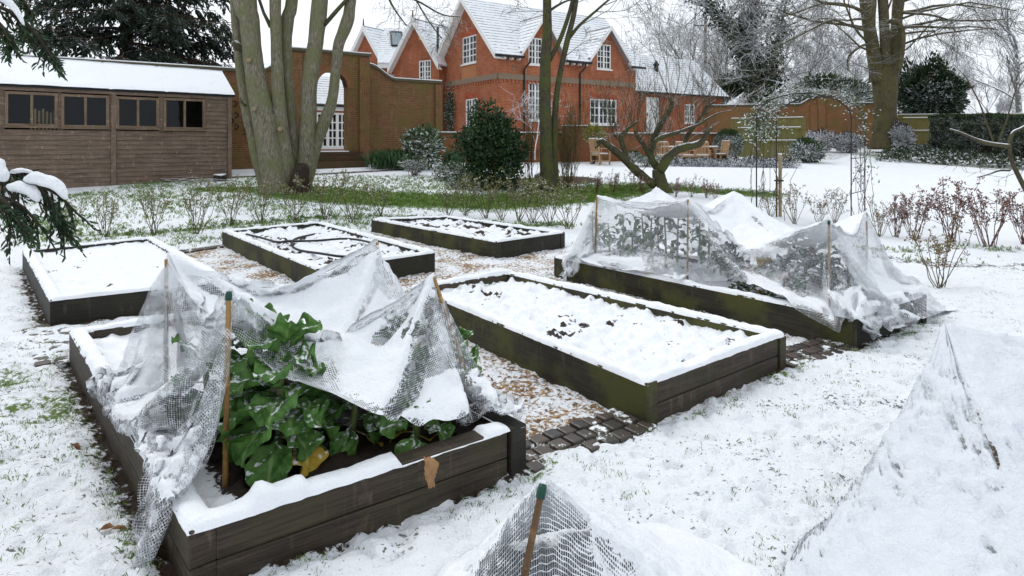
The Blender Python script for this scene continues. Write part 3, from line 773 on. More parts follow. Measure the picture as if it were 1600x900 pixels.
# ---- garden wall with arch
fw_ = Fac((-9.88, 22.25), (6.42, 4.2)); TW = .46
ZT_, ZRAISE = 4.22, 5.13
sA0, sA1 = fw_.s(495), fw_.s(543); sM = (sA0+sA1)/2; rA = (sA1-sA0)/2
zs = fw_.z(519, 112)-rA
sR0, sR1 = fw_.s(453), fw_.s(577)
swl, swr = 1.15, 1.15
def wtop(s):
    if sR0 <= s <= sR1: return ZRAISE
    d = (s-sR1)/swr if s > sR1 else (sR0-s)/swl
    if d >= 1: return ZT_
    return ZT_+.52*(.5+.5*math.cos(PI*min(1, d*1.02))) if d < 1 else ZT_
def wbot(s): q = fw_.P(s, 0); return g(q.x, q.y)-.3
W0, W1 = fw_.s(-70), fw_.s(690)
xs = sorted(set(list(np.arange(W0, W1, .5))+[W1]+list(np.linspace(sR1+.0001, sR1+swr, 15))+list(np.linspace(sR0-swl, sR0-.0001, 15))+[sR0, sR1]+list(np.linspace(sA0, sA1, 17))))
gw = thing('garden_wall', 'tall mossy brick garden wall with an arched opening and curved shoulders', 'wall', tuple(fw_.P(sM, .6)))
def archz(s): return zs+math.sqrt(max(0, rA*rA-(s-sM)**2))
mb = MB()
for side in (0, -TW):
    for a, b in zip(xs[:-1], xs[1:]):
        inn = a >= sA0-1e-4 and b <= sA1+1e-4
        za, zb_ = (archz(a), archz(b)) if inn else (wbot(a), wbot(b))
        ta, tb = wtop(a+1e-5 if a != sR1 else a), wtop(b-1e-5 if b != sR0 else b)
        if abs(a-sR1) < 2e-4 and b > sR1+1e-3: ta = wtop(sR1+.0002)
        if abs(b-sR0) < 2e-4: tb = wtop(sR0-.0002)
        v = [fw_.P(a, za, side), fw_.P(b, zb_, side), fw_.P(b, tb, side), fw_.P(a, ta, side)]
        mb.add(v, [[0, 1, 2, 3]], [[(a, za), (b, zb_), (b, tb), (a, ta)]])
        if inn:
            mb.add([fw_.P(a, za, 0), fw_.P(a, za, -TW), fw_.P(b, zb_, -TW), fw_.P(b, zb_, 0)], [[0, 1, 2, 3]], [[(0, a), (TW, a), (TW, b), (0, b)]])
        if side == 0:
            mb.add([fw_.P(a, ta, 0), fw_.P(b, tb, 0), fw_.P(b, tb, -TW), fw_.P(a, ta, -TW)], [[0, 1, 2, 3]], [[(a, 0), (b, 0), (b, TW), (a, TW)]])
for s, z0 in ((sA0, wbot(sA0)), (sA1, wbot(sA1))):
    mb.quad(fw_.P(s, z0, 0), fw_.P(s, z0, -TW), fw_.P(s, zs, -TW), fw_.P(s, zs, 0))
for s in (W0, W1): mb.quad(fw_.P(s, wbot(s), 0), fw_.P(s, wbot(s), -TW), fw_.P(s, wtop(s), -TW), fw_.P(s, wtop(s), 0))
for s, sg in ((sR0, -1), (sR1, 1)): mb.quad(fw_.P(s, ZT_, 0), fw_.P(s, ZT_, -TW), fw_.P(s, ZRAISE, -TW), fw_.P(s, ZRAISE, 0))
# piers standing proud
for s0, s1, zt in ((W1-.32, W1-.004, ZT_-.06), (sR1-.42, sR1-.004, ZRAISE-.08), (sR0+.004, sR0+.42, ZRAISE-.08)):
    A = fw_.P(s0, wbot(s0), .09); mb.box(A, fw_.P(s1, wbot(s0), .09)-A, fw_.P(0, 0, -.088)-fw_.P(0, 0, 0), (0, 0, zt-wbot(s0)))
mb.build('brickwork', BR_WALL, gw)
# arch ring
mb = MB(); prev = None
for k in range(25):
    a = PI*k/24; q = [fw_.P(sM-math.cos(a)*r, zs+math.sin(a)*r, .03) for r in (rA, rA+.26)]
    if prev:
        mb.quad(prev[0], prev[1], q[1], q[0]); nb_ = fw_.P(0, 0, -.03)-fw_.P(0, 0, 0)
        mb.quad(prev[1], prev[1]+nb_, q[1]+nb_, q[1]); mb.quad(prev[0], q[0], q[0]+nb_, prev[0]+nb_)
    prev = q
mb.build('arch_ring', mat_brick('arch_brick', (.21, .085, .032), (.27, .12, .045), (.2, .14, .08), (.13, .1, .03), .8), gw)
M_COPE = mat_plain('coping_brick', (.085, .075, .045), .85, .4, 9, bumpd=.01)
def coping(mb, mb2, fc, pts, tw, h=.11, ov=.07):
    """coping bricks and the snow lying on them along (s,z) points"""
    def strip(m, h0, h1, o0, o1):
        for (a, za), (b, zb2) in zip(pts[:-1], pts[1:]):
            v = [fc.P(a, za+h0, o0), fc.P(b, zb2+h0, o0), fc.P(b, zb2+h0, o1), fc.P(a, za+h0, o1), fc.P(a, za+h1, o0), fc.P(b, zb2+h1, o0), fc.P(b, zb2+h1, o1), fc.P(a, za+h1, o1)]
            m.add(v, [[0, 1, 5, 4], [2, 3, 7, 6], [4, 5, 6, 7], [3, 2, 1, 0]]+([[3, 0, 4, 7]] if a == pts[0][0] else [])+([[1, 2, 6, 5]] if b == pts[-1][0] else []))
    strip(mb, 0.003, h, ov, -tw-ov)
    strip(mb2, h+.003, h+.04, ov-.02, -tw-ov+.02)
mb, mb2 = MB(), MB()
coping(mb, mb2, fw_, [(s, wtop(s)) for s in xs if s <= sR0-.0001 and s != sR0], TW)
coping(mb, mb2, fw_, [(sR0-.06, ZRAISE), (sM, ZRAISE), (sR1+.06, ZRAISE)], TW)
coping(mb, mb2, fw_, [(s, wtop(s)) for s in xs if s > sR1+.00005], TW)
mb.build('coping', M_COPE, gw); mb2.build('coping_snow', S_SNOW, gw)
# steps under the arch
st = thing('brick_steps', 'dark brick steps leading up to the arched opening', 'steps', tuple(fw_.P(sM, .6, .8)))
mb = MB(); mb2 = MB()
for k, (o, h) in enumerate(((.95, .18), (.6, .36), (.25, .54))):
    z0 = wbot(sM); zt = z0+.3+h; e0 = sA0-.5+.0*k; e1 = sA1+.5
    A = fw_.P(e0, z0, o); mb.box(A, fw_.P(e1, z0, o)-A, fw_.P(0, 0, -(o-.004))-fw_.P(0, 0, 0), (0, 0, zt-z0))
    if k == 2:
        A = fw_.P(sA0+.02, zt+.003, o); mb2.box(A, fw_.P(sA1-.02, zt+.003, o)-A, fw_.P(0, 0, -.7)-fw_.P(0, 0, 0), (0, 0, .035))
mb.build('treads', mat_brick('step_brick', (.10, .05, .03), (.13, .07, .04), (.06, .05, .03), (.06, .06, .02), .8), st); mb2.build('step_snow', S_SNOW, st)
# horseshoes
M_RUST = mat_plain('rusty_iron', (.05, .022, .014), .7, .4, 40)
mb = MB(); pts = [(math.cos(a)*.062, math.sin(a)*.07-.0) for a in np.linspace(PI*.80+PI*.5-.0, PI*.5+PI*2.2, 15)]
hs0 = None
for i, (px, py, desc) in enumerate(((367, 162, 'topmost horseshoe on the brick wall beside the shed'), (369, 180, 'horseshoe second from the top, above the pair in the middle'), (361, 189, 'horseshoe closest to the shed corner, left of the group'), (381, 189, 'horseshoe nearest the big tree trunk in the middle row'), (369, 198, 'horseshoe lowest of the left column on the brick wall'), (382, 206, 'lowest horseshoe, right-hand side of the group'))):
    s = fw_.s(px); c0 = fw_.P(s, fw_.z(px, py), .03)
    if hs0 is None:
        mb.tube([(a_*fw_.u.x*1.25, a_*fw_.u.y*1.25, b_*1.25) for a_, b_ in pts], .017, 6); o = mb.build('horseshoe', M_RUST)
        hs0 = o
    else:
        o = hs0.copy(); COL.objects.link(o)
    o.location = c0; tag(o, 'rusty '+desc, 'horseshoe', 'horseshoes hung on the garden wall')
# ---- garden room seen through the arch
fg = Fac(tuple(fw_.P(sM, 0, -7.0).xy), (6.42, 4.2))
gr = thing('garden_room', 'white-windowed brick garden room with snowy roof seen through the wall arch', 'building', tuple(fg.P(0, 1.1)))
ge = fg.z(519, 163); wr = fg.rect(494, 545, 176, 231)
wins_g = [wr, (wr[0]-2.6, wr[0]-.7, wr[2], wr[3]), (wr[1]+.7, wr[1]+2.6, wr[2], wr[3])]
mb = MB(); wall_face(mb, fg, [-4, 4], lambda s: ge, .6, wins_g)
for s in (-4, 4): mb.quad(fg.P(s, .6, 0), fg.P(s, .6, -4), fg.P(s, ge, -4), fg.P(s, ge, 0)); mb.add([fg.P(s, ge, 0), fg.P(s, ge, -4), fg.P(s, ge+1.5, -2)], [[0, 1, 2]])
mb.quad(fg.P(-4, .6, -4), fg.P(4, .6, -4), fg.P(4, ge, -4), fg.P(-4, ge, -4))
mb.build('wall', BR_HOUSE, gr)
for q in wins_g: add_window(gr, fg, q, 2, 4, 3, 'french_window', .08, .10, .03, back='dark')
mb = MB(); slab(mb, fg.P(-4.2, ge, .25), fg.P(4.2, ge, .25), fg.P(4.2, ge+1.6, -2), fg.P(-4.2, ge+1.6, -2), .1); slab(mb, fg.P(4.2, ge, -4.25), fg.P(-4.2, ge, -4.25), fg.P(-4.2, ge+1.6, -2), fg.P(4.2, ge+1.6, -2), .1)
mb.build('roof', M_ROOF2, gr)
mb = MB(); A = fg.P(-4.1, ge-.32, .03); mb.box(A, fg.P(4.1, ge-.32, .03)-A, fg.P(0, 0, .06)-fg.P(0, 0, 0), (0, 0, .2)); mb.build('fascia', M_WHITE, gr)
mb = MB(); mb.tube([fg.P(-4.2, ge-.08, .3), fg.P(4.2, ge-.08, .3)], .06, 8); mb.build('gutter', M_PIPE, gr)
# ------------------------------------------------------------------ the red brick house
HU = Vector((.839, .545)).normalized()
HP = Vector((-.67, 30.0))
fR = Fac(HP, HU)                                   # long facade facing right
fL = Fac(HP+Vector((-HU.y, HU.x))*6.0, (HU.y, -HU.x))       # gable end facing left: s runs from far corner (0) to near corner (6)
house = thing('brick_house', 'red brick house with steep snowy tiled roofs, white bargeboards and white windows', 'house', (HP.x+2, HP.y+3, 1.9))
EV, RG, LEN, DPT, BASE = 6.25, 9.15, 9.0, 6.0, 1.2
rL = [fL.rect(722, 744, 56, 99), fL.rect(727, 746, 154, 200)]
def gtop(s): return EV+(RG-EV)*(1-abs(s-3)/3)
mb = MB(); wall_face(mb, fL, [0, 3, 6], gtop, BASE, rL)
d1 = (fR.s(813), fR.s(877), fR.z(848, 26)); d2 = (fR.s(919), fR.s(977), fR.z(948, 44))
rR = [fR.rect(826, 848, 59, 101), fR.rect(826, 848, 129, 188), fR.rect(922, 964, 155, 194), fR.rect(933, 955, 69, 108)]
def rtop(s):
    for a, b, z in (d1, d2):
        if a < s < b: return EV+(z-EV)*(1-abs(s-(a+b)/2)/((b-a)/2))
    return EV
wall_face(mb, fR, [0, d1[0], (d1[0]+d1[1])/2, d1[1], d2[0], (d2[0]+d2[1])/2, d2[1], LEN], rtop, BASE, rR, u0=6)
P4 = lambda s, v, z: fR.P(s, z, -v)
mb.quad(P4(LEN, 0, BASE), P4(LEN, 6, BASE), P4(LEN, 6, EV), P4(LEN, 0, EV)); mb.add([P4(LEN, 0, EV), P4(LEN, 6, EV), P4(LEN, 3, RG)], [[0, 1, 2]])
mb.quad(P4(LEN, 6, BASE), P4(0, 6, BASE), P4(0, 6, EV), P4(LEN, 6, EV))
mb.build('wall', BR_HOUSE, house)
for i, r in enumerate(rL): add_window(house, fL, r, 2, 4, 2, fw=.07, back='curtain' if i else 'dark')
for i, r in enumerate(rR): add_window(house, fR, r, 2, 5 if i == 1 else (4 if i != 2 else 3), 3 if i == 2 else 2, fw=.07, back='dark')
# pale brick panel below the gable window
a, b, c, d = rL[0]; mb = MB(); A = fL.P(a-.02, c-1.25, 0.012); mb.box(A, fL.P(b+.02, c-1.25, .012)-A, fL.P(0, 0, -.01)-fL.P(0, 0, 0), (0, 0, 1.1)); mb.build('brick_panel', BR_PANEL, house)
# string course, dentils
zsx = 4.78
mb = MB(); mb2 = MB()
for fc, L in ((fL, 6.0), (fR, LEN)):
    e0 = .0 if fc is fL else -.06
    A = fc.P(e0, zsx, .06); mb.box(A, fc.P(L+(.06 if fc is fL else 0), zsx, .06)-A, fc.P(0, 0, -.058)-fc.P(0, 0, 0), (0, 0, .27))
    s = .06
    while s < L-.1:
        A = fc.P(s, zsx-.17, .05); mb2.box(A, fc.P(s+.11, zsx-.17, .05)-A, fc.P(0, 0, -.048)-fc.P(0, 0, 0), (0, 0, .165)); s += .235
mb.build('string_course', M_STONE, house); mb2.build('dentil_band', BR_HOUSE, house)
# brick lintel heads
mb = MB()
for fc, rs in ((fL, rL), (fR, rR[1:3])):
    for (a, b, c, d) in rs:
        A = fc.P(a-.08, d+.004, .014); mb.box(A, fc.P(b+.08, d+.004, .014)-A, fc.P(0, 0, -.012)-fc.P(0, 0, 0), (0, 0, .26))
mb.build_each('lintel', mat_plain('lintel_brick', (.36, .075, .028), .85, .3, 14), house)
# main roof
ov = .38
mb = MB()
EVo = EV-.34
tanp = (RG+.05-EVo)/3.36
for s0, s1, cut in ((-ov, d1[0]-.02, 0), (d1[0]-.02, d1[1]+.02, 1), (d1[1]+.02, d2[0]-.02, 0), (d2[0]-.02, d2[1]+.02, 1), (d2[1]+.02, LEN+.35, 0)):
    v0 = .16 if cut else -.36; slab(mb, P4(s0, v0, EVo+tanp*(v0+.36)), P4(s1, v0, EVo+tanp*(v0+.36)), P4(s1, 3, RG+.05), P4(s0, 3, RG+.05), .12)
slab(mb, P4(LEN+.35, 6.36, EVo), P4(-ov, 6.36, EVo), P4(-ov, 3, RG+.05), P4(LEN+.35, 3, RG+.05), .12)
tanp = (RG+.05-EVo)/3.36
def dormer(mb, mbw, a, b, za):
    m = (a+b)/2; hw = (b-a)/2; zf = EV-.05
    vb = (za-EVo)/tanp-.36; k = 1.10
    for sg in (-1, 1):
        foot = m+sg*hw*k; zft = za-(za-EV)*k
        vf = (zft-EVo)/tanp-.36
        f0, f1 = P4(foot, -.32, zft+.07), P4(m, -.32, za+.07); b1, b0 = P4(m, vb+.1, za+.07), P4(foot, max(vf, -.3)+.15, zft+.07)
        q = (f0, b0, b1, f1)
        n = (f1-f0).cross(b1-f0).normalized(); n = n if n.z > 0 else -n
        e = (b1-f1).normalized(); U = lambda p: ((p-f0).dot(e), (p-f0-e*(p-f0).dot(e)).length)
        lo = [p-n*.09 for p in q]
        mb.add(list(q)+lo, [[0, 1, 2, 3], [7, 6, 5, 4], [0, 4, 5, 1], [3, 2, 6, 7], [0, 3, 7, 4]], [[U(p) for p in q]]+[[(0, .02)]*4]*4)
        # bargeboard
        up = Vector((0, 0, 1)); A0, A1 = P4(foot, -.335, zft-.14), P4(m, -.335, za-.14)
        mbw.box(A0, A1-A0, P4(0, -.385, 0)-P4(0, -.335, 0), up*.24)
mbw = MB()
dormer(mb, mbw, *d1); dormer(mb, mbw, *d2)
# gable bargeboards, left end
for v0 in (-.36, 6.36):
    A0, A1 = P4(-ov-.005, v0, EVo-.21), P4(-ov-.005, 3, RG-.16)
    mbw.box(A0, A1-A0, P4(-.05, 0, 0)-P4(0, 0, 0), (0, 0, .30))
    A0, A1 = P4(-.01, v0, EVo-.222), P4(-.01, 3, RG-.172); mbw.box(A0, A1-A0, P4(-ov+.005, 0, 0)-P4(0, 0, 0), (0, 0, .05))
roof = mb.build('roof', M_ROOF, house)
# eaves brackets + gutter + downpipes
s = .2; mbb = MB()
while s < LEN:
    if not any(a-.1 < s < b+.1 for a, b, _ in (d1, d2)): mbb.box(P4(s, -.30, EVo-.20), P4(.08, 0, 0)-P4(0, 0, 0), P4(0, .28, 0)-P4(0, 0, 0), (0, 0, .12))
    s += .42
mbb.build_each('eaves_bracket', M_WHITE, house)
mbw.build_each('bargeboard', M_WHITE, house)
mb = MB()
for a, b in ((-ov, d1[0]-.05), (d1[1]+.05, d2[0]-.1), (d2[1]+.1, LEN+.35)): mb.tube([P4(a, -.42, EVo-.06), P4(b, -.42, EVo-.06)], .065, 8)
for px in (818, 905):
    s = fR.s(px); mb.tube([P4(s+.1, -.42, EVo-.1), P4(s+.1, -.38, EVo-.3), P4(s, -.07, EVo-.6), P4(s, -.08, BASE)], .045, 8)
for i_, o_ in enumerate(mb.build_each('gutter', M_PIPE, house)):
    if i_ > 2: o_.name = 'downpipe'
mb = MB()
for o in (.25, .0): 
    s = -.05-o; mb.tube([fL.P(s, 6.1, .12), fL.P(s, BASE, .12)], .055, 8)
mb.build_each('downpipe', M_PIPE, house)
# small square vent frame on the right facade
r = fR.rect(800, 808, 102, 110); mb = MB()
for q in ((r[0], r[1], r[2], r[2]+.04), (r[0], r[1], r[3]-.04, r[3]), (r[0], r[0]+.04, r[2], r[3]), (r[1]-.04, r[1], r[2], r[3])): 
    A = fR.P(q[0], q[2], .02); mb.box(A, fR.P(q[1], q[2], .02)-A, fR.P(0, 0, -.017)-fR.P(0, 0, 0), (0, 0, q[3]-q[2]))
mb.build('wall_vent', M_STONE, house)
# --- two rear gables stepping to the left
def gable_wing(apex_px, apex_py, d, foot_l, foot_r, win=None, depth=6.5, base=1.2, gut=None):
    A = at(apex_px, apex_py, d); pl = Fac((A.x, A.y), (HU.y+.25, -HU.x+.35))
    sl, sr = pl.s(foot_l[0]), pl.s(foot_r[0]); hw = max(-sl, sr)
    zl, zr = pl.z(*foot_l), pl.z(*foot_r)
    ze = (zl+zr)/2
    rs = [pl.rect(*win)] if win else []
    mb = MB(); top = lambda s: ze+(A.z-ze)*(1-abs(s)/hw)
    wall_face(mb, pl, [-hw, 0, hw], top, base, rs)
    for s in (-hw, hw): mb.quad(pl.P(s, base, 0), pl.P(s, base, -depth), pl.P(s, ze, -depth), pl.P(s, ze, 0))
    mb.build('wall', BR_HOUSE, house)
    mb = MB(); k = 1.12; zf = A.z-(A.z-ze)*k
    for sg in (-1, 1):
        f0, b0 = pl.P(sg*hw*k, zf, .3), pl.P(sg*hw*k, zf, -depth); f1, b1 = pl.P(0, A.z+.06, .3), pl.P(0, A.z+.06, -depth)
        if sg > 0: slab(mb, f0, b0, b1, f1, .1)
        else: slab(mb, b0, f0, f1, b1, .1)
    rf = mb.build('roof', M_ROOF2, house)
    mb = MB()
    for sg in (-1, 1):
        A0, A1 = pl.P(sg*hw*k, zf-.30, .305), pl.P(0, A.z-.30, .305); mb.box(A0, A1-A0, pl.P(0, 0, .05)-pl.P(0, 0, 0), (0, 0, .37))
        A0, A1 = pl.P(sg*hw*k, zf-.29, .29), pl.P(0, A.z-.28, .29); mb.box(A0, A1-A0, pl.P(0, 0, -.285)-pl.P(0, 0, 0), (0, 0, .05))
    mb.build_each('bargeboard', M_WHITE, house)
    mb = MB(); mb.tube([pl.P(0, A.z-.1, .28), pl.P(0, A.z+.45, .28)], [.07, .03], 6); mb.build('finial', mat_plain('finial_clay', (.14, .07, .05), .8), house)
    for r in rs: add_window(house, pl, r, 2, 4, 2, fw=.07, back='curtain')
    return pl, rf, ze, hw, A
pl2, rf2, ze2, hw2, A2 = gable_wing(650, 30, 35.0, (620, 104), (686, 88), (654, 673, 94, 130))
pl3, rf3, ze3, hw3, A3 = gable_wing(573, 42, 38.0, (548, 86), (598, 100), None)
# alarm box
r = pl2.rect(656, 664, 54, 62); mb = MB(); A = pl2.P(r[0], r[2], .1); mb.box(A, pl2.P(r[1], r[2], .1)-A, pl2.P(0, 0, -.098)-pl2.P(0, 0, 0), (0, 0, r[3]-r[2])); mb.build('alarm_box', mat_plain('yellow_plastic', (.65, .36, .03), .4, .1), house)
# link between gables 2 and 3 : lower wall with window and fascia
lk = Fac((at(600, 100, 36.5).x, 36.5), (.97, .24)); s0, s1 = lk.s(590), lk.s(640)
mb = MB(); rw = lk.rect(608, 624, 116, 134)
wall_face(mb, lk, [s0, s1], lambda s: lk.z(612, 106), 1.2, [rw]); mb.build('wall', BR_HOUSE, house)
add_window(house, lk, rw, 2, 2, 2, fw=.07, back='curtain')
mb = MB(); A = lk.P(s0, lk.z(612, 107), .05); mb.box(A, lk.P(s1, lk.z(612, 107), .05)-A, lk.P(0, 0, .08)-lk.P(0, 0, 0), (0, 0, .28)); mb.build('fascia', M_WHITE, house)
mb = MB(); zf = lk.z(612, 107)+.3; slab(mb, lk.P(s0, zf, .2), lk.P(s1, zf, .2), lk.P(s1, zf+2.6, -3), lk.P(s0, zf+2.6, -3), .1); rl = mb.build('roof', M_ROOF2, house)
# skylight in that roof
mb = MB()
def onroof(s, k, o=0): v = -.2+3.2*k; return lk.P(s, zf+2.6*k+o, .2-3.2*k)
sk0, sk1 = lk.s(614), lk.s(632)
q = [onroof(sk0, .45, .06), onroof(sk1, .45, .06), onroof(sk1, .85, .06), onroof(sk0, .85, .06)]
for a, b in zip(q, q[1:]+q[:1]): mb.bar(a, b, .09, .12)
sk = mb.build('skylight', M_PIPE, rl)
mb = MB(); mb.quad(*[p+Vector((0, 0, .02)) for p in q]); mb.build('skylight_glass', mat_plain('sky_pane', (.18, .24, .27), .12, .1, 3, .6), rl)
# flue between gables
mb = MB(); f0 = at(684, 85, 34.5); mb.tube([f0-Vector((0, 0, .6)), f0+Vector((0, 0, 1.5))], .07, 8); mb.build('flue', M_PIPE, house)
# --- low wing on the right
WP = HP+HU*9.0+Vector((-HU.y, HU.x))*1.0
fW = Fac(WP, HU); WE = 4.73
dr = fW.rect(1010, 1031, 152, 212); ww = fW.rect(1070, 1086, 163, 192)
wl = fW.s(1128)
mb = MB(); wall_face(mb, fW, [-.2, wl], lambda s: WE, BASE, [dr, ww]); PW = lambda s, v, z: fW.P(s, z, -v)
mb.quad(PW(wl, 0, BASE), PW(wl, 5, BASE), PW(wl, 5, WE), PW(wl, 0, WE)); mb.add([PW(wl, 0, WE), PW(wl, 5, WE), PW(wl, 2.5, WE+2.3)], [[0, 1, 2]]); mb.build('wall', BR_HOUSE, house)
add_window(house, fW, ww, 2, 3, 2, fw=.07)
mb = MB(); a, b, c, d = dr; A = fW.P(a+.003, c, -.1); mb.box(A, fW.P(b-.003, c, -.1)-A, fW.P(0, 0, .05)-fW.P(0, 0, 0), (0, 0, d-c-.003))
for k in range(1, 5): s = a+(b-a)*k/5; mb.box(fW.P(s-.008, c+.05, -.05), fW.P(s+.008, c+.05, -.05)-fW.P(s-.008, c+.05, -.05), fW.P(0, 0, .012)-fW.P(0, 0, 0), (0, 0, d-c-.1))
dro = mb.build('door', M_WHITE, house)
mb = MB(); q = fW.P(a+.12, (c+d)/2, -.03); mb.tube([q, q+Vector((0, 0, .22))], .025, 6); mb.tube([fW.P(a+.3, c+1.5, -.035), fW.P(a+.48, c+1.5, -.035)], .02, 6); mb.build('handle', M_PIPE, dro)
mb = MB(); slab(mb, PW(-.3, -.35, WE-.05), PW(wl+.3, -.35, WE-.05), PW(wl+.3, 2.5, WE+2.6), PW(-.3, 2.5, WE+2.6), .1); slab(mb, PW(wl+.3, 5.35, WE-.05), PW(-.3, 5.35, WE-.05), PW(-.3, 2.5, WE+2.6), PW(wl+.3, 2.5, WE+2.6), .1)
mb.build('roof', M_ROOF2, house)
mb = MB(); mb.tube([PW(-.2, -.42, WE-.1), PW(wl+.3, -.42, WE-.1)], .06, 8); mb.build('gutter', M_PIPE, house)
mb = MB(); q = fW.P(fW.s(1050), 0, -1.3); zv = WE+1.35; mb.tube([(q.x, q.y, zv-.2), (q.x, q.y, zv+.45)], .12, 8); mb.tube([(q.x, q.y, zv+.45), (q.x, q.y, zv+.5), (q.x, q.y, zv+.75)], [.2, .2, .05], 8); mb.build('roof_cowl', M_PIPE, house)
# ------------------------------------------------------------------ terrace and its retaining wall
ft = Fac(tuple(at(690, 0, 26.6).xy), (at(1141, 0, 28.2)-at(690, 0, 26.6)).xy)
tw = thing('terrace_wall', 'low red brick retaining wall with snowy coping in front of the house', 'wall', tuple(ft.P(6, .9)))
T1 = ft.s(1142); Tm = ft.s(962); Ta, Tb = ft.s(880), ft.s(958)
mb = MB()
def tb(s0, s1, zt, o0, o1): A = ft.P(s0, .3, o0); mb.box(A, ft.P(s1, .3, o0)-A, ft.P(0, 0, o1-o0)-ft.P(0, 0, 0), (0, 0, zt-.3))
tb(-.4, Ta, 2.08, 0, -.3); tb(Ta, Tb, 2.38, .03, -.33); tb(Tb, ft.s(1124), 2.06, 0, -.3); tb(ft.s(1124), T1, 1.86, .05, -.35)
mb.build('brickwork', BR_TERR, tw)
mb, mb2 = MB(), MB()
for s0, s1, z0 in ((-.6, Ta-.06, 2.08), (Ta-.02, Tb+.02, 2.38), (Tb+.06, ft.s(1124)-.04, 2.06), (ft.s(1124), T1+.03, 1.86)):
    coping(mb, mb2, ft, [(s0, z0), ((s0+s1)/2, z0), (s1, z0)], .3, .06, .05)
mb.build('coping', M_COPE, tw); mb2.build('coping_snow', S_SNOW, tw)
mb = MB(); q = [ft.P(-1, 1.9, -.29), ft.P(T1-.02, 1.9, -.29), fW.P(wl+.5, 1.9, -.5), fL.P(0, 1.9, -.3)+Vector((-6, 3, 0)), ]
vs = [tuple(p) for p in q]+[(p.x, p.y, .3) for p in q]
mb.add(vs, [[0, 1, 2, 3], [0, 4, 5, 1], [1, 5, 6, 2], [2, 6, 7, 3], [3, 7, 4, 0]]); struct(mb.build('terrace', S_SNOW))
# ------------------------------------------------------------------ right-hand boundary: brick wall with a curved hump, fences
fd = Fac(tuple(at(1104, 0, 39.5).xy), (at(1375, 0, 37.0)-at(1104, 0, 39.5)).xy)
dw = thing('boundary_wall', 'mellow brick boundary wall with a curved raised hump beside the big tree', 'wall', tuple(fd.P(6, 1.5)))
h0, h1 = fd.s(1248), fd.s(1332); zl_ = fd.z(1200, 166); zh = fd.z(1285, 155)
def dtop(s):
    x = (s-h0)/(h1-h0)
    if x <= 0 or x >= 1: return zl_
    e = min(x, 1-x)/.27
    return zl_+(zh-zl_)*(1 if e >= 1 else (.5-.5*math.cos(PI*e)))+(.18*math.sqrt(max(0, 1-((x-.5)/.2)**2)) if abs(x-.5) < .2 else 0)
xs2 = list(np.arange(0, h0, 1.0))+list(np.linspace(h0, h1, 41))+list(np.arange(h1+.5, fd.s(1400), 1.0)); mb = MB()
for a, b in zip(xs2[:-1], xs2[1:]):
    for o in (0, -.35):
        mb.add([fd.P(a, .8, o), fd.P(b, .8, o), fd.P(b, dtop(b), o), fd.P(a, dtop(a), o)], [[0, 1, 2, 3]], [[(a, .8), (b, .8), (b, dtop(b)), (a, dtop(a))]])
for px in (1272, 1283): 
    s = fd.s(px); A = fd.P(s-.22, .8, .1); mb.box(A, fd.P(s+.22, .8, .1)-A, fd.P(0, 0, -.098)-fd.P(0, 0, 0), (0, 0, dtop(s)-.9-(.25 if px == 1272 else 0)))
mb.build('brickwork', BR_DUTCH, dw)
mb, mb2 = MB(), MB(); coping(mb, mb2, fd, [(s, dtop(s)) for s in xs2], .35, .12, .07); mb.build('coping', M_COPE, dw); mb2.build('coping_snow', S_SNOW, dw)
M_FENCE = mat_timber('green_fence_boards', (.12, .10, .035), (.20, .17, .06), (.15, .15, .04), .7, None, 30, .85)
def fence(fc, s0, s1, zt, label, rails):
    q = fc.P((s0+s1)/2, 0); o = thing('timber_fence', label, 'fence', (q.x, q.y, g(q.x, q.y)), 'closeboard fences on the right boundary')
    mb = MB(); s = s0; r = random.Random(int(s1*10))
    while s < s1:
        w_ = r.uniform(.09, .11); b_ = fc.P(s, 0); z0 = g(b_.x, b_.y)+.02; A = fc.P(s, z0, r.uniform(.0, .012)); mb.box(A, fc.P(s+w_-.004, 0)-fc.P(s, 0), fc.P(0, 0, -.02)-fc.P(0, 0, 0), (0, 0, zt-z0+r.uniform(-.01, .01))); s += w_
    mb.build('boards', M_FENCE, o)
    mr_ = MB(); ms_ = MB()
    for k in rails:
        A = fc.P(s0, k, .06); mr_.box(A, fc.P(s1, k, .06)-A, fc.P(0, 0, -.045)-fc.P(0, 0, 0), (0, 0, .08))
        A = fc.P(s0+.3, k+.082, .06); ms_.box(A, fc.P(s1-.1, k+.082, .06)-A, fc.P(0, 0, -.045)-fc.P(0, 0, 0), (0, 0, .035))
    A = fc.P(s0, zt+.015, .05); mr_.box(A, fc.P(s1, zt+.015, .05)-A, fc.P(0, 0, -.09)-fc.P(0, 0, 0), (0, 0, .04))
    A = fc.P(s0, zt+.057, .05); ms_.box(A, fc.P(s1, zt+.057, .05)-A, fc.P(0, 0, -.09)-fc.P(0, 0, 0), (0, 0, .03))
    mr_.build_each('rail', M_FENCE, o); ms_.build_each('rail_snow', S_SNOW, o)
    mp = MB()
    for s in np.linspace(s0+.05, s1-.1, max(2, int((s1-s0)/1.8)+1)): 
        b_ = fc.P(s, 0); mp.box(fc.P(s, g(b_.x, b_.y)-.1, -.03), fc.P(s+.1, 0)-fc.P(s, 0), fc.P(0, 0, -.1)-fc.P(0, 0, 0), (0, 0, zt-g(b_.x, b_.y)+.08))
    mp.build_each('post', M_FENCE, o)
fa = Fac(tuple(at(1143, 0, 30.0).xy), (at(1255, 0, 28.5)-at(1143, 0, 30.0)).xy)
fence(fa, 0, fa.s(1255), fa.z(1200, 186), 'greenish vertical board fence panel behind the rose arch', [fa.z(1200, 202), fa.z(1200, 222)])
fb = Fac(tuple(at(1402, 0, 36.5).xy), (at(1640, 0, 35.0)-at(1402, 0, 36.5)).xy)
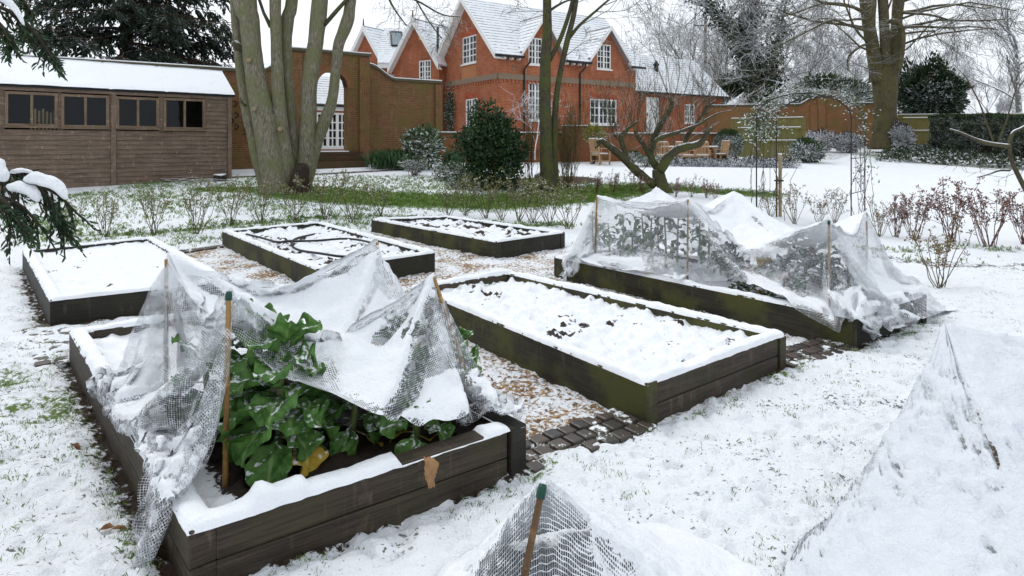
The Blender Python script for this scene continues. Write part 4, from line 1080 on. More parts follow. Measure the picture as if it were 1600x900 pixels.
fence(fb, 0, fb.s(1640), fb.z(1450, 180), 'board fence running from the big tree to behind the clipped hedge', [fb.z(1450, 186), fb.z(1450, 206)])
# small snowy pyramid roof beyond the wall
pr = thing('pavilion', 'little snowy pyramid roof peeping over the boundary wall', 'building', tuple(at(1163, 160, 46)))
mb = MB(); c = at(1163, 143, 46); e = at(1163, 168, 46).z; v = [(c.x-1.3, 46-1.3, e), (c.x+1.3, 46-1.3, e), (c.x+1.3, 47.3, e), (c.x-1.3, 47.3, e), (c.x, 46, c.z)]
mb.add(v, [[0, 1, 4], [1, 2, 4], [2, 3, 4], [3, 0, 4]], [[(0, 0), (2.6, 0), (1.3, 1.7)]]*4); mb.build('roof', M_ROOF2, pr)
mb = MB(); mb.box((c.x-1.1, 44.9, 1), (2.2, 0, 0), (0, 2.2, 0), (0, 0, e-1)); mb.build('wall', BR_HOUSE, pr)
# ------------------------------------------------------------------ vegetation tools
class Twigs:
    """many thin 3-sided segments, built in one go"""
    def __init__(s): s.a = []; s.b = []; s.ra = []; s.rb = []
    def line(s, pts, r0, r1):
        n = len(pts)-1
        for i in range(n):
            s.a.append(tuple(pts[i])); s.b.append(tuple(pts[i+1])); s.ra.append(r0+(r1-r0)*i/n); s.rb.append(r0+(r1-r0)*(i+1)/n)
    def arrays(s, k=3):
        A = np.array(s.a); B = np.array(s.b); D = B-A; L = np.linalg.norm(D, axis=1, keepdims=True)+1e-9; D = D/L
        A = A-D*np.array(s.ra)[:, None]*.4
        ref = np.where(np.abs(D[:, 2:3]) < .9, np.array([[0, 0, 1.]]), np.array([[1., 0, 0]]))
        U = np.cross(D, ref); U /= np.linalg.norm(U, axis=1, keepdims=True)+1e-9; W = np.cross(D, U)
        V = []
        for P, r in ((A, s.ra), (B, s.rb)):
            r = np.array(r)[:, None]
            for i in range(k): a = 2*PI*i/k; V.append(P+(U*math.cos(a)+W*math.sin(a))*r)
        n = len(A); V = np.stack(V, 1).reshape(-1, 3)     # per segment 2k verts
        base = np.arange(n)[:, None]*2*k
        Fs = np.concatenate([base+np.array([[i, (i+1) % k, k+(i+1) % k, k+i]]) for i in range(k)], 0)
        return V, Fs
    def build(s, name, mat, parent=None, k=3):
        V, Fs = s.arrays(k); return npmesh(name, V, Fs, mat, parent)
class Leaves:
    """many leaf faces: each a folded diamond of 6 corners (2 quads)"""
    def __init__(s, seed=1): s.r = np.random.RandomState(seed); s.c = []; s.d = []; s.n = []; s.l = []; s.w = []
    def add(s, c, d, n, l, w): s.c.append(c); s.d.append(d); s.n.append(n); s.l.append(l); s.w.append(w)
    def cloud(s, P, D, l, w, jit=.6, up=.4):
        P = np.asarray(P); N = len(P); r = s.r
        D = np.asarray(D)+r.normal(0, jit, (N, 3)); D /= np.linalg.norm(D, axis=1, keepdims=True)+1e-9
        Nn = r.normal(0, 1, (N, 3))+np.array([[0, 0, up*2]]); Nn -= D*np.sum(Nn*D, 1, keepdims=True); Nn /= np.linalg.norm(Nn, axis=1, keepdims=True)+1e-9
        s.c.append(P); s.d.append(D); s.n.append(Nn); s.l.append(l*r.uniform(.6, 1.3, N)); s.w.append(w*r.uniform(.7, 1.25, N))
    def build(s, name, mat, parent=None, fold=.25):
        C = np.concatenate(s.c); D = np.concatenate(s.d); N = np.concatenate(s.n); l = np.concatenate(s.l)[:, None]; w = np.concatenate(s.w)[:, None]
        S = np.cross(N, D)
        p0 = C; p3 = C+D*l-N*l*.12; m1 = C+D*l*.5
        V = np.stack([p0, C+D*l*.4+S*w*.5+N*w*fold, C+D*l*.75+S*w*.34+N*w*fold*.6, p3, C+D*l*.75-S*w*.34+N*w*fold*.6, C+D*l*.4-S*w*.5+N*w*fold], 1).reshape(-1, 3)
        b = np.arange(len(C))[:, None]*6
        Fs = np.concatenate([b+np.array([[0, 1, 2, 3]]), b+np.array([[0, 3, 4, 5]])], 0)
        return npmesh(name, V, Fs, mat, parent, smooth=False)
def wob(r, a): return Vector((r.gauss(0, a), r.gauss(0, a), r.gauss(0, a)))
def grow(tw, mb, p, d, L, r, depth, rd, P):
    """recursive bare branch; thick ones into mb (round tube), thin ones into tw"""
    n = max(3, int(L/P.get('seg', .5))); n = min(n, 7)
    pts = [p]; dd = d.normalized(); r1 = r*P.get('taper', .45)
    for i in range(n):
        dd = (dd+wob(rd, P['wob'])+Vector((0, 0, P['up']*(1 if depth > 0 else .3)))).normalized()
        pts.append(pts[-1]+dd*(L/n))
    if r > P.get('rmin', .02) and mb is not None: mb.tube(pts, [r+(r1-r)*i/n for i in range(n+1)], 6 if r < .08 else 10, cap=False)
    else: tw.line(pts, max(r, P['rt']), max(r1, P['rt']*.6))
    if depth <= 0: return
    k = P['kids'][depth-1] if depth-1 < len(P['kids']) else 4
    for j in range(k):
        t_ = rd.uniform(P.get('from', .25), 1.0); i = min(n-1, int(t_*n)); q = pts[i].lerp(pts[i+1], t_*n-i)
        ax = (pts[i+1]-pts[i]).normalized(); sd = ax.orthogonal().normalized(); sd.rotate(Matrix.Rotation(rd.uniform(0, 2*PI), 3, ax))
        ang = rd.uniform(*P['ang']); nd = ax*math.cos(ang)+sd*math.sin(ang)
        nd.z += P.get('lift', 0)
        grow(tw, mb, q, nd, L*rd.uniform(*P['len']), max((r+(r1-r)*t_)*rd.uniform(.4, .6), P['rt']), depth-1, rd, P)
def ppath(pts, d, dz=None):
    """pixel path with widths -> points, radii at distance d"""
    P = [at(x, y, d) for x, y, w_ in pts]; r = [w_/2*d/F for x, y, w_ in pts]; return P, r
def smooth_path(P, r, k=5):
    Q = spline(P, k*(len(P)-1)); n = len(Q); t0 = np.linspace(0, len(P)-1, n); rr = np.interp(t0, range(len(P)), r); return Q, list(rr)
def trunk_tube(mb, P, r, n=14, seed=0, rough=.06, k=5):
    Q, rr = smooth_path(P, r, k); o = len(mb.v); mb.tube(Q, rr, n, cap=True)
    m = len(Q); V = np.array(mb.v[o:o+m*n]); C = np.repeat(np.array([tuple(q) for q in Q]), n, 0); R_ = np.repeat(np.array(rr), n)[:, None]
    f = (fbm(V[:, 0]*6, V[:, 1]*6, V[:, 2]*2.2, 3, seed)[:, None]-.5)*2*rough*2
    V = V+(V-C)*f
    mb.v[o:o+m*n] = [tuple(v) for v in V]
    return Q, rr
def ellipsoid_pts(rs, c, rad, n, shell=.55, lump=.35, seed=0, flat_bottom=True):
    v = rs.normal(0, 1, (n, 3)); v /= np.linalg.norm(v, axis=1, keepdims=True)
    q = fbm(v[:, 0]*2.2+seed, v[:, 1]*2.2, v[:, 2]*2.2, 3, seed)
    R_ = (shell+(1-shell)*rs.uniform(0, 1, n)**.6)*(1+lump*(q-.5)*2)
    P = v*R_[:, None]*np.array([rad])+np.array([c])
    return P, v
B_GREY = mat_bark('bark_grey_green', (.085, .076, .052), (.26, .235, .175), (.13, .14, .06), .7, None, (5, 5, 1.1), .03)
B_MOSS = mat_bark('bark_mossy', (.028, .024, .015), (.095, .085, .05), (.075, .088, .02), .75, .78, (6, 6, 1.5), .03)
B_DARK = mat_bark('bark_dark_snowed', (.05, .042, .030), (.10, .088, .06), (.09, .095, .03), .5, .62)
B_BROWN = mat_bark('bark_brown_oak', (.05, .04, .024), (.12, .098, .056), (.10, .095, .03), .6, .85, (2.5, 2.5, .7), .04)
B_FROST = mat_bark('bark_frosted', (.10, .092, .085), (.17, .16, .15), None, 0, .12, ss=6, samp=.9)
B_TWIG = mat_bark('twig_brown', (.06, .045, .026), (.13, .10, .055), (.10, .10, .03), .4, .72)
# ------------------------------------------------------------------ big multi-stemmed tree
bt = thing('multi_stem_tree', 'big tree with six smooth grey-green stems rising from one mossy base', 'tree', (-6.3, 17, g(-6.3, 17)))
stems = [
 ([(366, -120, 12), (366, -10, 14), (371, 60, 14), (375, 100, 15), (385, 160, 18), (395, 210, 19), (405, 250, 22), (416, 287, 26), (418, 305, 32)], 17.1),
 ([(380, -150, 30), (383, 0, 34), (390, 33, 29), (397, 100, 28), (409, 167, 35), (422, 233, 38), (431, 280, 44), (432, 306, 56)], 16.8),
 ([(430, -150, 15), (430, 0, 18), (432, 67, 16), (434, 133, 20), (439, 200, 22), (445, 240, 23), (447, 275, 28), (447, 304, 34)], 16.9),
 ([(462, -120, 16), (456, 0, 19), (449, 33, 20), (447, 100, 15), (452, 150, 16), (457, 200, 18), (461, 250, 20), (460, 285, 28), (459, 303, 34)], 17.3),
 ([(509, -150, 20), (500, 0, 24), (493, 67, 24), (484, 133, 24), (481, 200, 24), (477, 250, 24), (468, 285, 28), (464, 302, 36)], 17.2),
 ([(560, -120, 14), (548, 0, 17), (543, 33, 20), (530, 67, 17), (525, 100, 15), (520, 150, 15), (510, 183, 20), (496, 217, 19), (486, 250, 21), (476, 282, 26), (470, 300, 30)], 17.4),
]
twg = Twigs(); mbb = MB(); rd = random.Random(21); tops = []
for i, (s, d) in enumerate(stems):
    mb = MB(); P, r = ppath(s, d); trunk_tube(mb, P, r, 14, i*3, .07); mb.build('stem', B_GREY, bt); tops.append((P[0], (P[0]-P[1]).normalized(), r[0]))
mb = MB()
for s, d in (([(506, 40, 7), (525, 18, 7), (541, 0, 6), (570, -40, 5)], 17.2), ([(423, 42, 7), (412, 20, 5), (402, -10, 5), (390, -60, 4)], 16.9), ([(384, 78, 12), (372, 74, 14), (366, 66, 12)], 17.0), ([(385, 167, 9), (379, 158, 8), (378, 152, 6)], 17.0), ([(400, 172, 7), (397, 166, 8)], 16.7), ([(437, 206, 9), (437, 200, 8)], 16.6)):
    P, r = ppath(s, d); mb.tube(P, r, 8)
mb.build_each('side_limb', B_MOSS, bt)
mb = MB()
for (px, py, w_) in ((388, 94, 7), (397, 170, 6), (437, 202, 8)):
    p = at(px, py, 16.45); mb.tube([p, p+Vector((.0, .06, .0))], [.06, .07], 10)
mb.build_each('pruning_scar', mat_plain('cut_wood', (.26, .20, .12), .8), bt)
mb = MB(); P, r = ppath([(471, 255, 16), (470, 270, 26), (468, 290, 32), (467, 304, 38)], 16.7); trunk_tube(mb, P, r, 12, 9, .25); mb.build('dead_stub', mat_bark('rotten_stub', (.018, .014, .011), (.05, .03, .02)), bt)
PR = dict(wob=.16, up=.10, kids=[3, 4, 4], ang=(.4, .9), len=(.45, .7), rt=.006, rmin=.03, seg=.5)
for p, d, r in tops: grow(twg, mbb, p, d, 3.0, r, 3, rd, PR)
mbb.build('limb', B_GREY, bt); twg.build('twigs', B_TWIG, bt)
# mossy grass collar
# ------------------------------------------------------------------ twin-stem tree
tt = thing('twin_stem_tree', 'slim mossy tree with two close stems growing from the brown soil beside the dark bush', 'tree', tuple(gp(861, 287)))
mb = MB()
for i, (s, d) in enumerate((([(856, -140, 10), (855, 0, 14), (855, 50, 15), (852, 100, 17), (852, 180, 19), (854, 250, 21), (856, 280, 25), (857, 296, 32)], 17.9),
             ([(908, -60, 6), (898, 15, 8), (886, 65, 9), (874, 120, 9), (868, 167, 10), (866, 230, 11), (867, 280, 14), (867, 294, 18)], 18.0))):
    mb = MB(); P, r = ppath(s, d); trunk_tube(mb, P, r, 12, i+30, .06); mb.build('trunk', B_MOSS, tt)
mb = MB()
for s in ([(858, 95, 8), (877, 57, 7), (893, 7, 6), (900, -40, 4)], [(889, 60, 6), (905, 40, 5), (930, 18, 4), (960, -8, 3)], [(857, 18, 5), (872, 8, 4), (890, 0, 3), (930, -10, 3)]):
    P, r = ppath(s, 18); mb.tube(spline(P, 16), list(np.interp(np.linspace(0, len(r)-1, 16//(len(P)-1)*(len(P)-1)+1), range(len(r)), r)), 8)
twg = Twigs(); rd = random.Random(5)
PR2 = dict(wob=.20, up=.02, kids=[4, 4, 4], ang=(.4, 1.0), len=(.45, .7), rt=.005, rmin=.03, seg=.3)
for (px, py, dx, dz, L) in ((905, 40, .9, .1, 1.6), (930, 18, 1, -.1, 1.8), (893, 7, .8, .3, 1.3), (945, 8, .9, -.25, 2.0), (872, 8, .6, .5, 1.2), (930, -10, 1, -.2, 2.2), (880, 90, .5, .4, .9), (857, 18, -.7, .3, 1.0), (908, -50, .9, .2, 2.0)):
    grow(twg, mb, at(px, py, 18), Vector((dx, rd.uniform(-.3, .3), dz)), L, .016, 3, rd, PR2)
mb.build('limb', B_MOSS, tt); twg.build('twigs', B_DARK, tt)
# overhanging twigs at the top, belonging to the big stem tree's right side
twg = Twigs(); rd = random.Random(15); mb = MB()
for s in ([(552, -25, 7), (600, -18, 6), (650, 0, 4), (690, 22, 3), (720, 26, 2)], [(600, -18, 5), (615, 12, 3), (635, 40, 2)], [(650, 0, 3), (668, 30, 2), (690, 60, 2)]):
    P, r = ppath(s, 17.3); Q = spline(P, 20); twg.line(Q, max(r), min(r))
    for q in Q[4:]:
        grow(twg, None, q, Vector((rd.uniform(-.3, .9), rd.uniform(-.3, .3), rd.uniform(-.9, .3))), rd.uniform(.3, .8), .006, 2, rd, dict(PR2, kids=[3, 3], rt=.004))
twg.build('hanging_twigs', B_DARK, bt)
# ------------------------------------------------------------------ gnarled apple tree
ap = thing('apple_tree', 'gnarled leaning mossy fruit tree with wide bare limbs on the lawn edge', 'tree', tuple(gp(1035, 297)))
Z4 = lambda L: [(840+x/3, y/3, w_/3) for x, y, w_ in L]
mb = MB(); d0 = 17.7
limbs = [
 Z4([(600, 930, 110), (585, 885, 85), (570, 830, 62), (566, 795, 56)]),
 Z4([(548, 865, 50), (480, 815, 42), (420, 760, 40), (370, 710, 36), (330, 680, 32), (300, 660, 26), (275, 668, 14)]),
 Z4([(566, 800, 48), (540, 755, 40), (520, 720, 34), (490, 670, 27), (465, 635, 22), (455, 610, 16)]),
 Z4([(572, 800, 50), (605, 750, 46), (650, 705, 40), (705, 685, 40), (760, 672, 34), (790, 630, 26), (818, 600, 18)]),
 Z4([(530, 735, 34), (538, 670, 34), (560, 615, 32), (590, 560, 33), (620, 515, 30), (630, 480, 24), (615, 455, 14)]),
 Z4([(545, 665, 26), (590, 640, 24), (640, 625, 22), (700, 605, 20), (760, 580, 16), (800, 555, 12), (850, 530, 8), (905, 518, 5)]),
 Z4([(420, 755, 26), (405, 700, 26), (392, 650, 26), (410, 615, 22), (440, 590, 18), (470, 570, 12)]),
 Z4([(392, 660, 14), (365, 640, 12), (352, 610, 10), (365, 580, 7)]),
 Z4([(690, 690, 26), (700, 640, 24), (730, 600, 20), (770, 545, 18), (800, 500, 14), (835, 470, 8)]),
 Z4([(300, 655, 16), (285, 680, 12), (270, 695, 8)]),
]
twg = Twigs(); rd = random.Random(9)
PA = dict(wob=.14, up=.10, kids=[3, 3], ang=(.4, .95), len=(.5, .8), rt=.0045, rmin=.05, seg=.25, lift=.25)
for i, L in enumerate(limbs):
    dd = d0+[0, .0, .15, -.1, .3, -.3, .1, .1, .35, 0][i]
    P, r = ppath(L, dd)
    if i == 0: P = P; 
    mq = MB(); r = [x*.9 for x in r]; Q, rr = trunk_tube(mq, P, r, 12, 50+i, .24, 5)
    mq.build('trunk' if i == 0 else 'limb', B_MOSS, ap)
    if i:
        for q, r_ in list(zip(Q, rr))[3:]:
            if r_ < .30 and rd.random() < .36:
                grow(twg, None, q, Vector((rd.uniform(-.7, .7), rd.uniform(-.5, .5), rd.uniform(.4, 1.3))), rd.uniform(.5, 1.15), .010, 2, rd, PA)
for (x, y, dx, L) in ((615, 455, -.1, 2.2), (620, 460, .15, 2.6), (630, 480, .35, 2.2), (800, 500, .3, 1.8), (835, 470, .6, 1.6), (760, 570, .5, 1.7), (905, 518, 1, 1.5), (470, 570, -.1, 1.5), (455, 610, -.4, 1.5), (365, 580, -.5, 1.2), (700, 600, .2, 2.0), (560, 610, -.3, 1.6), (850, 530, .9, 1.5), (650, 500, .5, 2.0), (440, 590, -.6, 1.4), (620, 465, -.5, 1.8), (800, 500, .1, 2.2)):
    grow(twg, None, at(840+x/3, y/3, d0+rd.uniform(-.3, .4)), Vector((dx, rd.uniform(-.4, .4), 1)), L*.8, .012, 2, rd, dict(PA, kids=[3, 5]))
twg.build('twigs', B_DARK, ap)
# ------------------------------------------------------------------ big oak-like tree, right
ot = thing('lime_tree', 'massive brown forked tree with sweeping bare branches beside the boundary wall', 'tree', tuple(at(1385, 232, 33)))
Z5 = lambda L: [(1200+x/3, y/3, w_/3) for x, y, w_ in L]
mb = MB(); d0 = 33
tl = [Z5([(545, 700, 150), (545, 640, 118), (548, 540, 108), (548, 450, 112), (548, 360, 122), (545, 320, 110)]),
      Z5([(520, 380, 90), (505, 300, 74), (490, 220, 64), (475, 130, 62), (468, 0, 78), (465, -150, 66), (455, -350, 45), (440, -600, 25)]),
      Z5([(575, 390, 80), (585, 300, 62), (595, 200, 58), (603, 100, 56), (612, 0, 52), (625, -150, 46), (640, -350, 32), (650, -600, 18)])]
for i, L in enumerate(tl):
    mq = MB(); P, r = ppath(L, d0); r = [x*.90 for x in r]; trunk_tube(mq, P, r, 16, 70+i, .09); mq.build('trunk', B_BROWN, ot)
mb = MB(); P, r = ppath(Z5([(552, 350, 26), (550, 250, 22), (545, 120, 20), (535, -60, 14)]), d0-.2); mb.tube(spline(P, 12), .25, 8)
P, r = ppath(Z5([(575, 100, 9), (610, 105, 9), (632, 160, 9), (625, 260, 8), (612, 330, 7)]), d0-1.0); mb.tube(spline(P, 16), .13, 8)
twg = Twigs(); rd = random.Random(33)
PO = dict(wob=.15, up=-.015, kids=[3, 4, 4], ang=(.3, .8), len=(.45, .7), rt=.010, rmin=.055, seg=.9, taper=.4)
for (x, y, dx, dy, dz, L, r) in (
  (450, 60, -1, -.3, .25, 7.5, .14), (455, 130, -1, .2, .05, 7.0, .13), (470, 200, -1, -.4, -.1, 6.0, .12), (475, 0, -1, .3, .35, 8, .15), (480, 240, -.9, -.5, .1, 5, .10), (490, 330, -.8, -.6, -.3, 4, .08), (455, 90, -1, -.5, -.15, 7, .11),
  (610, 130, 1, -.3, .10, 7, .13), (615, 60, 1, .2, .3, 8, .14), (620, 10, 1, -.4, .12, 8, .14), (600, 220, .9, -.5, .1, 5, .10), (630, -80, 1, .3, .2, 9, .15), (590, 280, .7, -.7, .3, 4, .08), (620, 90, .9, -.5, .45, 6, .1),
  (540, 100, -.1, -.3, 1, 4, .09), (460, -150, -1, .1, .2, 8, .14), (460, -200, -.8, -.6, .5, 7, .12), (640, -250, .8, -.5, .6, 7, .12), (455, -300, -.9, .3, .4, 6, .1)):
    grow(twg, mb, at(1200+x/3, y/3, d0), Vector((dx, dy, dz+.15)), L*.85, r*.62, 3, rd, PO)
# hand-placed arching boughs of the photograph
for s in ([(485, 210, 16), (440, 215, 13), (380, 265, 10), (375, 330, 7)], [(480, 150, 14), (380, 120, 12), (300, 95, 10), (200, 140, 8), (80, 200, 6), (20, 230, 4)], [(470, 60, 16), (380, 30, 13), (250, 20, 10), (130, 60, 8), (20, 85, 5)],
          [(620, 130, 16), (720, 125, 13), (850, 130, 11), (960, 125, 8), (1080, 140, 5)], [(625, 160, 12), (700, 150, 10), (780, 145, 7)], [(630, 60, 14), (760, 70, 11), (860, 95, 9), (970, 95, 6)]):
    P, r = ppath(Z5(s), d0-rd.uniform(0, 1.5)); Q = spline(P, 18); mb.tube(Q, list(np.interp(np.linspace(0, 1, len(Q)), np.linspace(0, 1, len(r)), r)), 7)
    for q in Q[3:]:
        grow(twg, None, q, Vector((rd.uniform(-.8, .8), rd.uniform(-.4, .4), rd.uniform(-.9, .5))), rd.uniform(.9, 2.2), .015, 2, rd, dict(PO, kids=[3, 4], rt=.008))
mb.build('bough', B_BROWN, ot); twg.build('twigs', B_DARK, ot)
# ------------------------------------------------------------------ ivy-clad tree
iv = thing('ivy_tree', 'leaning tree wrapped in dark ivy with snowy bare branches behind the boundary wall', 'tree', tuple(at(1195, 225, 45)))
mb = MB(); d0 = 45
tl = [Z4([(1070, 640, 70), (1050, 480, 60), (1020, 360, 52), (985, 240, 46), (955, 170, 36), (900, 120, 26), (840, 60, 20), (790, 0, 14), (740, -80, 8)]),
      Z4([(985, 260, 36), (995, 160, 34), (1005, 60, 30), (1000, -60, 24), (1010, -250, 12)]), Z4([(1050, 480, 40), (1085, 400, 30), (1100, 300, 24), (1120, 200, 18), (1150, 80, 12), (1180, -60, 8)])]
twg = Twigs(); rd = random.Random(41); lv = Leaves(4); rs = np.random.RandomState(8)
PI_ = dict(wob=.17, up=.03, kids=[4, 4, 4], ang=(.35, .9), len=(.45, .7), rt=.013, rmin=.06, seg=.8)
for i, L in enumerate(tl):
    mq = MB(); P, r = ppath(L, d0); Q, rr = trunk_tube(mq, P, r, 10, 90+i, .1); mq.build('trunk', B_DARK, iv)
    for q, r_ in zip(Q, rr):
        dens = int(230*min(1, r_/.7)); q = np.array(q)
        if q[2] > 12: dens //= 3
        pp = rs.normal(0, 1, (dens, 3)); pp /= np.linalg.norm(pp, axis=1, keepdims=True)
        lump = 1.0+1.1*fbm(q[2]*.9, i*3.0, 0, 2, 4)
        lv.cloud(q+pp*np.array([1, 1, 1])*(r_+.12+.55*rs.uniform(0, 1, (dens, 1))**2*lump), pp*.6+np.array([[0, 0, -.6]]), .24, .20, .5, .3)
    for q in Q[4::2]:
        for _ in range(2): grow(twg, mb, q, Vector((rd.uniform(-1, 1), rd.uniform(-.6, .6), rd.uniform(-.1, .9))), rd.uniform(2.5, 4.5), .06, 3, rd, PI_)
mb.build('limb', B_DARK, iv); twg.build('twigs', B_FROST, iv)
lv.build('ivy', mat_leaf('ivy_leaf', (.012, .026, .010), (.035, .06, .02), .86, 3, amp=1.1, ss=2.5), iv)
# ------------------------------------------------------------------ far bare trees
far = [(1080, 62, 15, 'far bare tree rising above the low wing roof, left of the pole'), (1128, 70, 17, 'far frosted tree between the pole and the ivy tree'), (1262, 58, 13, 'far bare tree just left of the massive forked tree'), (1300, 66, 16, 'far thin tree seen through the boughs left of the forked trunk'), (1235, 75, 14, 'faint far tree right beside the ivy tree'),
       (1345, 60, 12, 'frosted tree right behind the forked trunk'), (1430, 62, 11, 'pale far tree above the dark evergreen'), (1480, 75, 12, 'faint far tree right of the dark evergreen'), (1590, 48, 14, 'pale bare tree at the right edge of the picture'), (1545, 70, 9, 'low frosted tree above the clipped hedge'), (960, 70, 14, 'faint far tree showing over the house ridge'), (1170, 60, 12, 'bare frosted tree behind the ivy tree')]
for i, (px, d, H, lab) in enumerate(far):
    rd = random.Random(100+i); b = at(px, 0, d); z0 = g(b.x, d)
    o = thing('bare_tree', lab, 'tree', (b.x, d, z0), 'far bare trees')
    mb = MB(); tw = Twigs(); P = dict(wob=.13, up=.05, kids=[5, 6, 6], ang=(.35, .85), len=(.42, .62), rt=.014, rmin=.05, seg=1.0, lift=.1)
    hh = H*.55; pts = [Vector((b.x+rd.gauss(0, .1), d, z0+hh*k/5-.1)) for k in range(6)]; r0 = .018*H
    mb.tube(pts, [r0*(1-.1*k) for k in range(6)], 8)
    for k in range(11):
        t_ = rd.uniform(.3, 1); q = Vector((b.x, d, z0+hh*t_)); a = rd.uniform(0, 2*PI)
        grow(tw, mb, q, Vector((math.cos(a)*.8, math.sin(a)*.8, rd.uniform(.3, 1.2))), H*.36*rd.uniform(.7, 1.1), r0*.38, 3, rd, P)
    mb.build('trunk', B_FROST, o); tw.build('twigs', B_FROST, o)
# ------------------------------------------------------------------ spruce behind the shed
sp_ = thing('spruce_tree', 'broad dark spruce with drooping snow-dusted foliage behind the shed', 'tree', tuple(at(198, 200, 27)))
c = at(198, 0, 27.5); z0 = g(c.x, c.y); H = 17.5; mb = MB(); mb.tube([(c.x, c.y, z0-.2), (c.x, c.y, z0+6), (c.x, c.y, z0+H)], [.34, .26, .02], 10); mb.build('trunk', mat_bark('spruce_bark', (.03, .018, .012), (.075, .045, .028)), sp_)
rd = random.Random(77); rs = np.random.RandomState(7); mb = MB(); tw = Twigs(); lv = Leaves(9)
for k in range(150):
    h = 1.6+(H-2.6)*rd.random()**1.25; L = (5.6*(1-h/H)**.75+.3)*rd.uniform(.75, 1.1); a = rd.uniform(0, 2*PI)
    dr_ = Vector((math.cos(a), math.sin(a), 0)); n = 9; pts = []
    for j in range(n+1):
        t_ = j/n; pts.append(Vector((c.x, c.y, z0+h))+dr_*L*t_+Vector((0, 0, .10*L*t_-.52*L*t_**1.6*.75+.16*L*t_**4)))
    mb.tube(pts, [.055*(1-.8*j/n) for j in range(n+1)], 5, cap=False)
    sd_ = Vector((-dr_.y, dr_.x, 0))
    for j in range(2, n+1):
        for sg in (-1, 1):
            for rep in range(2):
                q = pts[j-1].lerp(pts[j], rd.random()); l2 = (.30*L*(1-.55*j/n)+.25)*rd.uniform(.5, 1.1)
                e = (dr_*rd.uniform(.3, .9)+sd_*sg*rd.uniform(.5, 1)+Vector((0, 0, -rd.uniform(.25, .75)))).normalized()
                sub = [q+e*l2*u+Vector((0, 0, -.3*l2*u*u)) for u in (0, .33, .66, 1)]
                tw.line(sub, .012, .006)
                m = 11; T = rs.uniform(.1, 1.05, m)
                PP = np.array([tuple(q+e*l2*u+Vector((0, 0, -.3*l2*u*u))) for u in T])
                DD = np.array([tuple(e)])*.8+np.array([[0, 0, -.55]])+rs.normal(0, .35, (m, 3))
                lv.cloud(PP, DD, .30, .085, .25, .8)
mb.build('branches', mat_bark('spruce_twig', (.035, .02, .012), (.09, .05, .03), None, 0, .97), sp_); tw.build('twigs', mat_bark('spruce_twiglet', (.05, .028, .016), (.10, .06, .03)), sp_)
lv.build('needles', mat_leaf('spruce_needles', (.010, .022, .014), (.035, .058, .036), .86, 2.0, amp=1.0, ss=3), sp_)
# ------------------------------------------------------------------ leafy shrubs
def shrub(name, label, cat, px, py0, py1, wpx, d, n, leaf, mat, stem=None, lump=.3, shell=.5, seed=1, depth=None, group=None, up=.4, updir=.3):
    c = at(px, (py0+py1)/2, d); hw = wpx/2*d/F; hh = (py1-py0)/2*d/F; zb_ = min(g(c.x, c.y), c.z-hh*.9)
    o = thing(name, label, cat, (c.x, c.y, zb_), group)
    rs = np.random.RandomState(seed); P, v = ellipsoid_pts(rs, (c.x, c.y, c.z), (hw, depth or hw*.8, hh), n, shell, lump, seed)
    P = P[P[:, 2] > zb_]; v = v[:len(P)]
    dirs = P-np.array([[c.x, c.y, c.z-hh*.4]]); dirs /= np.linalg.norm(dirs, axis=1, keepdims=True)+1e-9
    lv = Leaves(seed); lv.cloud(P, dirs*.8+np.array([[0, 0, updir]]), leaf[0], leaf[1], .85, up); lv.build('foliage', mat, o)
    tw = Twigs(); rd = random.Random(seed)
    for k in range(26):
        i = rd.randrange(len(P)); q = Vector(P[i]); b = Vector((c.x+rd.gauss(0, hw*.15), c.y+rd.gauss(0, hw*.1), zb_-.03)); m = b.lerp(q, .5)+Vector((0, 0, hh*.1)); tw.line([b, m, q], .018*max(.6, hw), .006)
    tw.build('stems', stem or B_TWIG, o)
    return o
ML_HOLLY = mat_leaf('holly_leaf', (.012, .034, .012), (.045, .09, .03), 1.12, 5, rough=.3, amp=.9)
ML_SNOWY = mat_leaf('snowy_leaf', (.03, .06, .018), (.09, .14, .05), .62, 5, amp=1.1, ss=8)
ML_LAUREL = mat_leaf('laurel_leaf', (.02, .042, .014), (.06, .10, .03), .66, 4, amp=.9, ss=3)
ML_DARK = mat_leaf('dark_evergreen_leaf', (.010, .026, .010), (.035, .065, .025), .92, 2, amp=.8, ss=2)
ML_HEDGE = mat_leaf('hedge_leaf', (.014, .03, .010), (.05, .085, .025), .80, 3, amp=.8, ss=2.5)
ML_YEL = mat_leaf('variegated_leaf', (.16, .18, .03), (.34, .30, .07), .9, 6)
shrub('holly_bush', 'rounded dark glossy evergreen bush standing in front of the house corner', 'bush', 770, 168, 298, 106, 18.2, 9000, (.11, .065), ML_HOLLY, None, .75, .25, 3)
shrub('variegated_shrub', 'bushy evergreen shrub with every leaf capped in snow against the garden wall', 'shrub', 659, 203, 262, 62, 23.4, 1500, (.20, .11), ML_SNOWY, None, .5, .3, 5)
shrub('laurel_shrub', 'low green snow-topped shrub at the right end of the fence panel', 'shrub', 1262, 218, 252, 52, 27.0, 1800, (.13, .07), ML_LAUREL, None, .4, .4, 6)
shrub('clipped_bush', 'snow-topped clipped bush between terrace chairs and fence panel', 'bush', 1138, 203, 248, 46, 27.6, 4200, (.08, .05), ML_LAUREL, None, .12, .6, 7)
shrub('evergreen_tree', 'dense dark evergreen rising behind the board fence right of the forked trunk', 'tree', 1456, 100, 198, 104, 44, 11000, (.26, .15), ML_DARK, None, .7, .15, 8)
shrub('laurel_tree', 'pale leafy snow-dusted evergreen behind the hump of the boundary wall', 'tree', 1300, 118, 190, 120, 43, 5200, (.24, .13), ML_LAUREL, None, .5, .3, 9)
